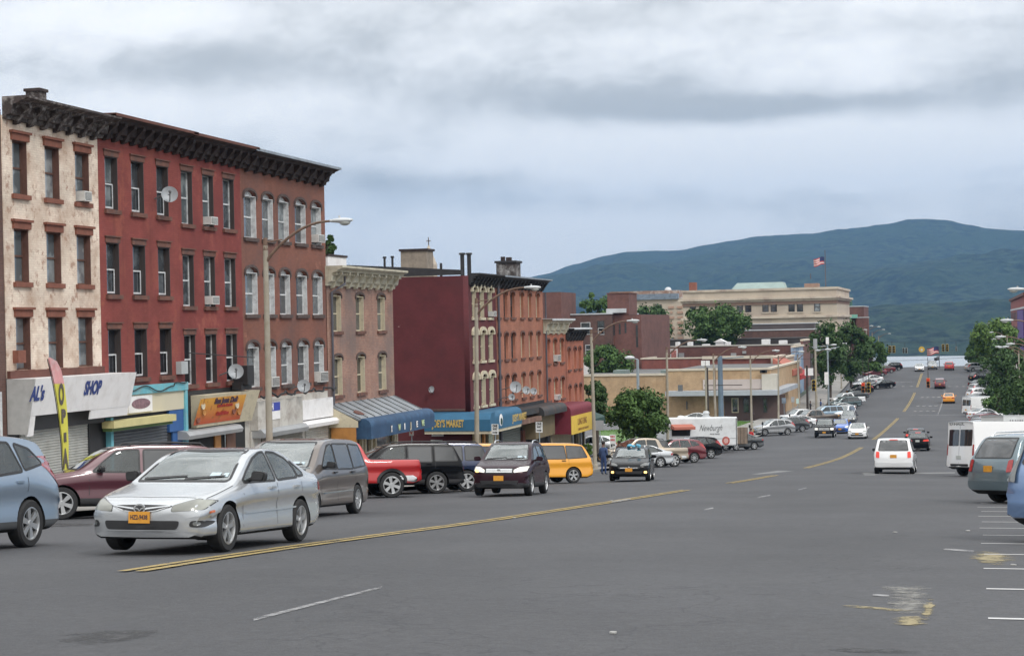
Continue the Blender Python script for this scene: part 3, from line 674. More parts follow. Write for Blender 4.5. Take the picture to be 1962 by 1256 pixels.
def wheel(parent, x, y, r, spokes, rimm, side, w=.22):
    t = MB(); s = side
    t.lathe([(r*.70, -w/2), (r*.93, -w/2), (r, -w/2+.03), (r, w/2-.03), (r*.93, w/2), (r*.70, w/2), (r*.68, 0), (r*.70, -w/2)], (x, y, r), 'y', 28)
    o = t.build('wheel', [TYRE], parent, world=False, smooth=True, angle=30)
    b = MB(); yo = y + s*(w/2-.012)
    b.lathe([(r*.70, 0), (r*.72, s*.006), (r*.65, s*.008), (r*.62, -s*.03), (r*.60, -s*.08)], (x, yo, r), 'y', 28)
    b.lathe([(.001, s*.0), (r*.14, s*0), (r*.16, -s*.02), (r*.16, -s*.06)], (x, yo, r), 'y', 14)
    for k in range(spokes):
        a = 2*math.pi*k/spokes+.3; dx, dz = math.cos(a), math.sin(a); px, pz = -dz, dx; w0, w1 = r*.085, r*(.14 if spokes < 7 else .06)
        q = [(x+dx*r*.1+px*w0, yo-s*.01, r+dz*r*.1+pz*w0), (x+dx*r*.66+px*w1, yo-s*.006, r+dz*r*.66+pz*w1), (x+dx*r*.66-px*w1, yo-s*.006, r+dz*r*.66-pz*w1), (x+dx*r*.1-px*w0, yo-s*.01, r+dz*r*.1-pz*w0)]
        b.prism(q, (0, -s*.035, 0))
    b.m = 1; b.lathe([(.001, 0), (r*.66, 0)], (x, yo-s*.075, r), 'y', 24)
    b.build('rim', [rimm, BRAKE], o, world=False, smooth=True, angle=30)
TEMPL = {}
def cabin(T, root):
    S = T['S']; X = T['X']; W0 = S['win'][0]; bz = W0[0][1]; dA = W0[0][0]; b = MB(); d_ = dA+.75
    for s in (.37, -.37):
        for dd in ([d_, d_+.95] if T['L'] > 4 else [d_]):
            if X(dd) < X(S['win'][-1][-1][0]-.25): continue
            b = MB(); b.prism([(X(dd)-.02, s-.22, bz-.35), (X(dd)-.16, s-.22, bz+.12), (X(dd)-.22, s-.20, bz+.16), (X(dd)-.30, s-.20, bz+.12), (X(dd)-.16, s-.22, bz-.35)], (0, .44, 0)); b.box(X(dd)-.30, X(dd)-.20, s-.12, s+.12, bz+.161, bz+.34); b.build('seat', INTER2, root, world=False)
    b = MB(); b.box(X(dA+.2), X(dA+.02), -T['W']/2+.2, T['W']/2-.2, bz-.25, bz-.03)
    b.build('dashboard', BLACKP, root, world=False)
    st = MB(); n = 16; st.tube([(X(dA+.42)-.05*math.sin(2*math.pi*k/n), .37+.18*math.cos(2*math.pi*k/n), bz+.0+.17*math.sin(2*math.pi*k/n)) for k in range(n+1)], .014, 6, caps=False); st.build('steering_wheel', BLACKP, root, world=False)
def make_car(kind, label, cat, paint, spokes=6, hero=False, glass=(None, None), opts=()):
    if kind not in TEMPL: TEMPL[kind] = car_template(kind)
    T = TEMPL[kind]; S = T['S']; L, W = T['L'], T['W']; X = T['X']
    root = thing({'sedan': 'sedan', 'hatch': 'hatchback', 'suv': 'suv', 'wagon': 'suv', 'minivan': 'minivan', 'pickup': 'pickup_truck', 'van': 'cargo_van'}[kind], label, cat)
    body = link(bpy.data.objects.new('body', T['body']), root)
    body.material_slots[0].link = 'OBJECT'; body.material_slots[0].material = paint
    ck = next((o_[5:] for o_ in opts if o_.startswith('clad:')), None)
    body.material_slots[2].link = 'OBJECT'; body.material_slots[2].material = {'paint': paint, 'black': BLACKP, None: CLAD}.get(ck, CLAD)
    gs, gw = glass[0] or GL_SIDE, glass[1] or GL_SCREEN
    for ax in 'LR':
        for wn in S['win']:
            fr = ring_patch(T, wn, .028, ax, .006, BLACKP, 'window_frame', root)
            patch(T, wn, ax, .003, gs if wn is S['win'][0] or kind not in ('wagon', 'minivan') else GL_TINT, 'window', fr, cuts=2)
    z0, z1, y0, y1 = S['ws']
    fr = ring_patch(T, [(-y0, z0), (y0, z0), (y1, z1), (-y1, z1)], .022, 'F', .014, BLACKP, 'windscreen_surround', root)
    patch(T, [(-y0, z0), (y0, z0), (y1, z1), (-y1, z1)], 'F', .006, gw, 'windscreen', fr, cuts=5)
    if kind != 'van': cabin(T, root)
    if S['rwn']:
        z0, z1, y0, y1 = S['rwn']; fr = ring_patch(T, [(-y0, z0), (y0, z0), (y1, z1), (-y1, z1)], .022, 'B', .010, BLACKP, 'rear_window_surround', root)
        patch(T, [(-y0, z0), (y0, z0), (y1, z1), (-y1, z1)], 'B', .008, GL_TINT if kind != 'sedan' else gs, 'rear_window', fr, cuts=4)
    for s in (1, -1):
        for ax in T['axles']: wheel(root, ax, s*(W/2-.125), S['rw'], spokes, ALLOY, s)
        mx = X(S['win'][0][0][0]+.2); mz = S['win'][0][0][1]+.07
        m1 = MB(); m1.prism([(mx-.05, s*a_, b__) for a_, b__ in rnd([(W/2-.02, mz-.06), (W/2+.19, mz-.075), (W/2+.21, mz+.06), (W/2+.0, mz+.08)], .045, 3)], (.09, 0, 0)); m1.prism([(mx+.04, s*a_, b__) for a_, b__ in rnd([(W/2+.0, mz-.04), (W/2+.17, mz-.055), (W/2+.185, mz+.04), (W/2+.02, mz+.06)], .045, 3)], (.04, 0, 0)); m1.cyl((mx, s*(W/2-.06), mz-.05), (mx, s*(W/2+.03), mz-.02), .03, n=8)
        o_ = m1.build('wing_mirror', BLACKP if 'blackmirror' in opts or kind in ('minivan', 'pickup', 'van', 'wagon') else paint, root, world=False, smooth=True, angle=60)
        for j, wn in enumerate(S['win'][:2]):
            hx = X(wn[-1][0] - .18 if j == 0 else wn[-1][0]-.12); hz = S['win'][0][0][1]-.10
            if kind == 'van' and j: continue
            hb = MB(); hb.box(hx-.09, hx+.09, s*(W/2-.03), s*(W/2+.022), hz-.016, hz+.016); hb.build('door_handle', CHROME if 'chromehandle' in opts else (BLACKP if kind in ('minivan',) else paint), root, world=False)
        ax = 'L' if s > 0 else 'R'
        for d in ([S['win'][0][0][0]-.08, S['win'][0][-1][0]+.045] + ([S['win'][1][-1][0]+.12] if len(S['win']) > 1 else [])):
            if abs(X(d)-T['axles'][1]) < .42 or kind == 'van' and d > 3: zb_ = S['rw']*2+.12
            else: zb_ = S['lo']+.12
            patch(T, [(d-.006, zb_), (d+.006, zb_), (d+.006, S['win'][0][0][1]-.03), (d-.006, S['win'][0][0][1]-.03)], ax, .003, SEAM, 'door_seam', root, r=0, cuts=3)
    zt = S['top'][1][1]
    # lights front
    hl = {'sedan': [(.44,.575),(.82,.60),(.86,.72),(.70,.745),(.45,.66)], 'hatch': [(.5,.66),(.84,.70),(.86,.80),(.66,.80),(.5,.72)], 'suv': [(.46,.73),(.84,.78),(.86,.93),(.62,.90),(.46,.82)],
          'wagon': [(.55,.72),(.86,.72),(.87,.92),(.55,.92)], 'minivan': [(.46,.68),(.86,.70),(.88,.84),(.5,.80)], 'pickup': [(.62,.78),(.92,.78),(.93,1.0),(.62,1.0)], 'van': [(.6,.85),(.9,.9),(.9,1.1),(.66,1.05)]}[kind]
    for s in (1, -1):
        q = [(a*s, b) for a, b in hl]
        fr = patch(T, shrink(q, .008), 'F', .003, SEAM, 'headlight', root, r=.03, cuts=3); patch(T, q, 'F', .009, (WLAMP if 'headon' in opts else HEADD if 'darklamp' in opts else HEADL), 'lens', fr, r=.03, cuts=4)
        if 'fogon' in opts or 'signal' in opts and s < 0:
            z_ = .40 if 'fogon' in opts else hl[0][1]+.06; y_ = .72
            patch(T, [(s*(y_-.07), z_-.05), (s*(y_+.06), z_-.05), (s*(y_+.06), z_+.05), (s*(y_-.07), z_+.05)], 'F', .016, LAMPON, 'fog_light' if 'fogon' in opts else 'turn_signal', root, r=.04)
    gr = {'sedan': [], 'hatch': [[(-.42,.53),(.42,.53),(.5,.60),(.45,.63),(-.45,.63),(-.5,.60)]], 'suv': [[(-.44,.70),(.44,.70),(.47,.87),(-.47,.87)]], 'wagon': [[(-.5,.70),(.5,.70),(.5,.92),(-.5,.92)]],
          'minivan': [[(-.4,.68),(.4,.68),(.44,.78),(-.44,.78)]], 'pickup': [[(-.56,.72),(.56,.72),(.56,1.02),(-.56,1.02)]], 'van': [[(-.5,.75),(.5,.75),(.5,.95),(-.5,.95)]]}[kind]
    for q in gr:
        g_ = patch(T, q, 'F', .008, BLACKP, 'grille', root, r=.04, cuts=3)
        za, zb = q[0][1]+.03, q[2][1]-.02; ya = abs(q[0][0])-.03
        for k in range(3):
            z_ = za+(zb-za)*(k+.3)/3; patch(T, [(-ya, z_), (ya, z_), (ya, z_+.028), (-ya, z_+.028)], 'F', .02, CHROME, 'bar', g_, r=0, cuts=3)
        b_ = MB(); 
        h, _, _, _ = T['bvh'].ray_cast(Vector((9, 0, (za+zb)/2)), Vector((-1, 0, 0)))
        b_.lathe([(.001, .03), (.055, .03), (.07, .0)], (h.x, 0, (za+zb)/2), 'x', 14); b_.build('badge', CHROME, g_, world=False)
    if kind not in ('sedan',) or not hero:
        lz = S['lo']+.12
        patch(T, [(-.55, lz), (.55, lz), (.62, lz+.13), (-.62, lz+.13)], 'F', .018, BLACKP, 'air_intake', root, r=.04, cuts=4)
    # plates
    def plate(front, z, m_=PLATE, txt=None):
        h, _, _, _ = T['bvh'].ray_cast(Vector((9 if front else -9, 0, z)), Vector((-1 if front else 1, 0, 0)))
        s = 1 if front else -1; p = MB(); p.box(h.x + s*.012, h.x + s*.03, -.155, .155, z-.078, z+.078)
        o_ = p.build('licence_plate', m_, root, world=False)
        if txt:
            M_ = Matrix(((0,0,s,0),(s,0,0,0),(0,1,0,0),(0,0,0,1)))
            text(txt, .085, PLTXT, o_, (h.x + s*.033, 0, z), M_, 'plate_number', width=.25, off=.002, extr=.001, world=False)
    if 'noplate' not in opts: plate(True, .50 if kind in ('sedan', 'hatch') else .56, txt='HZ2-9438' if hero else None)
    rz = {'sedan': .80, 'hatch': .62, 'suv': .78, 'wagon': .86, 'minivan': .86, 'pickup': .62, 'van': .86}[kind]
    plate(False, rz, WPLATE if 'paleplate' in opts else PLATE)
    # rear lamps
    tl = {'sedan': [(.5,.76),(.86,.78),(.86,.93),(.5,.9)], 'hatch': [(.58,.78),(.86,.80),(.82,1.02),(.62,.98)], 'suv': [(.68,.86),(.87,.88),(.84,1.36),(.74,1.36)], 'wagon': [(.76,.80),(.92,.80),(.9,1.16),(.78,1.16)],
          'minivan': [(.78,.78),(.95,.80),(.93,1.10),(.78,1.08)], 'pickup': [(.86,.78),(.97,.78),(.96,1.16),(.87,1.16)], 'van': [(.92,.95),(1.01,.95),(1.0,1.45),(.93,1.45)]}[kind]
    tm = TAILON if 'brake' in opts else HEADD if 'cleartail' in opts else TAILR
    lim_ = (.86 if kind == 'minivan' else .905)*W/2; ov = max(0, max(a for a, b in tl)-lim_); tl = [(a-ov, b) for a, b in tl]
    for s in (1, -1):
        fr = patch(T, [(a*s, b) for a, b in tl], 'B', .035 if kind == 'suv' else .014, tm, 'tail_light', root, r=.03, cuts=4)
        zA, zB = tl[0][1]+.02, tl[2][1]-.02; ext = .30 if kind == 'sedan' else .11
        if kind in ('suv', 'van', 'hatch', 'minivan'): continue
        patch(T, [(L-ext, zA), (L-.03, zA), (L-.06, zB), (L-ext*.8, zB)], 'L' if s > 0 else 'R', .007, tm, 'side_lens', fr, r=.03, cuts=3)
    if 'brake' in opts:
        z = (S['rwn'][1]+.045) if S['rwn'] else 2.3
        patch(T, [(-.2, z-.015), (.2, z-.015), (.2, z+.02), (-.2, z+.02)], 'B', .02, TAILON, 'high_brake_light', root, r=.01)
    if kind in ('wagon', 'suv', 'minivan', 'pickup', 'van'):
        bz0, bz1 = S['lo']+.02, S['lo']+ (.34 if kind != 'van' else .25)
        if 'darkbumper' in opts or kind in ('van',): patch(T, [(-W/2+.02, bz0), (W/2-.02, bz0), (W/2-.02, bz1), (-W/2+.02, bz1)], 'B', .012, BLACKP, 'rear_bumper', root, r=.04, cuts=4)
        elif kind == 'pickup': patch(T, [(-W/2+.02, .5), (W/2-.02, .5), (W/2-.02, .72), (-W/2+.02, .72)], 'B', .02, CHROME, 'rear_bumper', root, r=.03, cuts=3)
    if 'rack' in opts or kind == 'wagon':
        for s in (1, -1):
            d0, d1 = S['win'][0][3][0], S['win'][-1][-2][0]-.05; zz = sm(S['top'], (d0+d1)/2)
            rk = MB(); rk.tube([(X(d0), s*.62, zz-.07), (X(d0+.15), s*.62, zz+.035), (X((d0+d1)/2), s*.62, zz+.055), (X(d1-.15), s*.62, zz+.03), (X(d1), s*.62, zz-.09)], .022, 8)
            rk.build('roof_rail', BLACKP if kind == 'wagon' else CHROME, root, world=False, smooth=True)
    if kind == 'pickup':
        patch(T, [(3.95, -.82), (5.64, -.82), (5.64, .82), (3.95, .82)], 'T', .012, BLACKP, 'bed_cover' , root, r=.06)
        for ax_ in ('L', 'R'):
            c = S['fa']+S['wb']; r0, r1 = S['rw']+.04, S['rw']+.13
            if 'flares' in opts or True:
                q = [(c+r1*math.cos(t), S['rw']+r1*math.sin(t)) for t in [math.pi*k/12 for k in range(-1, 14)]] + [(c+r0*math.cos(t), S['rw']+r0*math.sin(t)) for t in [math.pi*k/12 for k in range(13, -2, -1)]]
                patch(T, q, ax_, .03, BLACKP if 'flares' in opts else paint, 'wheel_arch_flare', root, r=0, cuts=1)
    if kind == 'van':
        patch(T, [(-.80, 1.38), (-.04, 1.38), (-.04, 2.12), (-.80, 2.12)], 'B', .01, GL_TINT, 'rear_window', root, r=.06); patch(T, [(.80, 1.38), (.04, 1.38), (.04, 2.12), (.80, 2.12)], 'B', .01, GL_TINT, 'rear_window', root, r=.06)
        patch(T, [(-.006, .6), (.006, .6), (.006, 2.4), (-.006, 2.4)], 'B', .004, SEAM, 'door_seam', root, r=0)
        for ax_ in 'LR': patch(T, [(2.4, 1.28), (5.7, 1.28), (5.7, 1.30), (2.4, 1.30)], ax_, .004, SEAM, 'side_crease', root, r=0, cuts=4)
    if 'stickers' in opts:
        z0 = S['ws'][0]+.05
        patch(T, [(.36, z0), (.52, z0), (.51, z0+.06), (.36, z0+.06)], 'F', .02, STICK, 'inspection_sticker', root, r=.005, cuts=1); patch(T, [(.56, z0), (.64, z0), (.63, z0+.055), (.56, z0+.055)], 'F', .02, STICK, 'inspection_sticker', root, r=.005, cuts=1)
    for s_, (a, b_) in ((1, (-.62, .02)), (-1, (.02, .6))) if kind != 'van' and len(opts) and 'wipers' in opts else ():
        zz = S['ws'][0]+.02
        patch(T, [(a, zz-.01), (b_, zz+.035), (b_, zz+.055), (a, zz+.02)], 'F', .03, BLACKP, 'wiper', root, r=.004, cuts=4)
    if 'moulding' in opts:
        for ax_ in 'LR':
            a, b_ = S['win'][0][0][0]+.0, S['win'][1][-1][0]+.0; z = S['lo']+.30
            patch(T, [(a, z), (b_, z+.03), (b_, z+.055), (a, z+.025)], ax_, .014, paint if kind == 'sedan' else CHROME, 'side_moulding', root, r=.01, cuts=4)
    if hero: hero_bits(T, root, paint)
    return root
def hero_bits(T, root, paint):
    S = T['S']
    g = patch(T, [(-.46,.655),(-.2,.575),(0,.555),(.2,.575),(.46,.655),(.3,.665),(0,.672),(-.3,.665)], 'F', .010, BLACKP, 'grille', root, r=.03, cuts=5)
    for s in (1, -1):
        patch(T, [(s*.07,.628),(s*.42,.664),(s*.42,.650),(s*.07,.606)], 'F', .018, paint, 'bar', g, r=0, cuts=4)
        patch(T, [(s*.05,.572),(s*.24,.598),(s*.44,.655),(s*.24,.585),(s*.05,.560)], 'F', .018, CHROME, 'bar', g, r=0, cuts=4)
    h, _, _, _ = T['bvh'].ray_cast(Vector((9, 0, .615)), Vector((-1, 0, 0)))
    b = MB(); n = 24; r0, r1 = (.088, .068), (.066, .048)
    for k in range(n):
        t, u = 2*math.pi*k/n, 2*math.pi*(k+1)/n
        b.prism([(h.x+.03, r0[0]*math.cos(t), .615+r0[1]*math.sin(t)), (h.x+.03, r0[0]*math.cos(u), .615+r0[1]*math.sin(u)), (h.x+.03, r1[0]*math.cos(u), .615+r1[1]*math.sin(u)), (h.x+.03, r1[0]*math.cos(t), .615+r1[1]*math.sin(t))], (-.02, 0, 0))
    for s in (1, -1):
        b.prism([(h.x+.03, s*.066, .635), (h.x+.03, s*.022, .628), (h.x+.03, 0, .598), (h.x+.03, 0, .580), (h.x+.03, s*.028, .606), (h.x+.03, s*.066, .618)], (-.02, 0, 0))
    b.build('badge', CHROME, g, world=False)
    patch(T, [(-.52,.335),(.52,.335),(.56,.455),(-.56,.455)], 'F', .022, BLACKP, 'lower_grille', root, r=.05, cuts=5)
    patch(T, [(-.58,.318),(.58,.318),(.58,.332),(-.58,.332)], 'F', .03, paint, 'bumper_lip', root, r=.005, cuts=5)
    for s in (1, -1):
        f = patch(T, [(s*.66,.37),(s*.84,.36),(s*.86,.45),(s*.68,.455)], 'F', .007, BLACKP, 'fog_light_recess', root, r=.04, cuts=3)
        patch(T, [(s*.71,.385),(s*.79,.385),(s*.79,.44),(s*.71,.44)], 'F', .012, HEADD, 'fog_light', f, r=.035, cuts=2)
        ax = 'L' if s > 0 else 'R'
        patch(T, [(.34,.545),(.50,.56),(.50,.59),(.36,.58)], ax, .008, AMBER, 'side_marker', root, r=.02)
        patch(T, [(1.35,.235),(3.0,.255),(3.0,.275),(1.35,.26)], ax, .02, paint, 'sill_skirt', root, r=.005, cuts=5)
        patch(T, [(.42,.745),(1.2,.90),(1.2,.909),(.42,.754)], ax, .002, SEAM, 'bonnet_gap', root, r=0, cuts=5)
    patch(T, [(.34,-.66),(.35,-.66),(.29,0),(.35,.66),(.34,.66),(.275,0)], 'T', .004, SEAM, 'bonnet_gap', root, r=0, cuts=5)
    sp = MB(); sp.box(T['X'](4.61), T['X'](4.42), -.62, .62, 1.10, 1.125); sp.box(T['X'](4.58), T['X'](4.48), -.56, -.50, 1.03, 1.10); sp.box(T['X'](4.58), T['X'](4.48), .50, .56, 1.03, 1.10)
    sp.build('spoiler', paint, root, world=False)
def orient(o, X_, Y_, head, ref=(0, 0), lift=0.0):
    """stand a vehicle on the sloping street so that its local point ref touches (X_, Y_); head: 0 = along +Y, clockwise"""
    a = R(head); hv_ = Vector((math.sin(a), math.cos(a), 0)); s = (gz(Y_+1.5) - gz(Y_-1.5)) / 3.0
    nrm = Vector((0, -s, 1)).normalized(); f = (hv_ - nrm*hv_.dot(nrm)).normalized(); l = nrm.cross(f)
    M = Matrix((f, l, nrm)).transposed().to_4x4()
    p = Vector((X_, Y_, gx(X_, Y_) + lift)) - M.to_3x3() @ Vector((ref[0], ref[1], 0))
    o.location = p; o.rotation_euler = M.to_euler(); return o
def refpt(kind, ref):
    T = TEMPL[kind]; S = T['S']; W2 = T['W']/2-.1
    xf, xr = T['axles']
    return {'FL': (xf, W2), 'FR': (xf, -W2), 'RL': (xr, W2), 'RR': (xr, -W2), 'RC': (xr, 0), 'FC': (xf, 0), 'RLC': (-T['L']/2, W2), 'RRC': (-T['L']/2, -W2), 'C': (0, 0), 'FLC': (T['L']/2, W2)}[ref]
P = {n: paintm(n, c, mt, rg) for n, c, mt, rg in [
 ('silver', (.50, .52, .54), .5, .24), ('skyblue', (.25, .32, .41), .4, .33), ('plum', (.085, .020, .032), .1, .30), ('brown', (.14, .115, .10), .4, .28), ('red', (.42, .02, .022), .1, .32),
 ('black', (.006, .0065, .008), .0, .16), ('navy', (.014, .026, .075), .2, .22), ('taxi', (.80, .36, .03), .0, .3), ('darkplum', (.030, .011, .017), .2, .24), ('tan', (.36, .30, .235), .35, .35),
 ('darkgrey', (.06, .065, .07), .4, .3), ('white', (.72, .73, .74), .0, .3), ('maroon', (.13, .015, .022), .2, .3), ('slate', (.13, .18, .205), .4, .3), ('hatchblue', (.15, .235, .40), .4, .3),
 ('royal', (.03, .12, .45), .2, .3), ('silvergrey', (.30, .31, .32), .45, .35), ('cabwhite', (.80, .80, .80), 0, .3), ('orange', (.75, .30, .03), 0, .35), ('teal', (.09, .13, .14), .3, .35), ('paleblue', (.35, .48, .6), .2, .35)]}
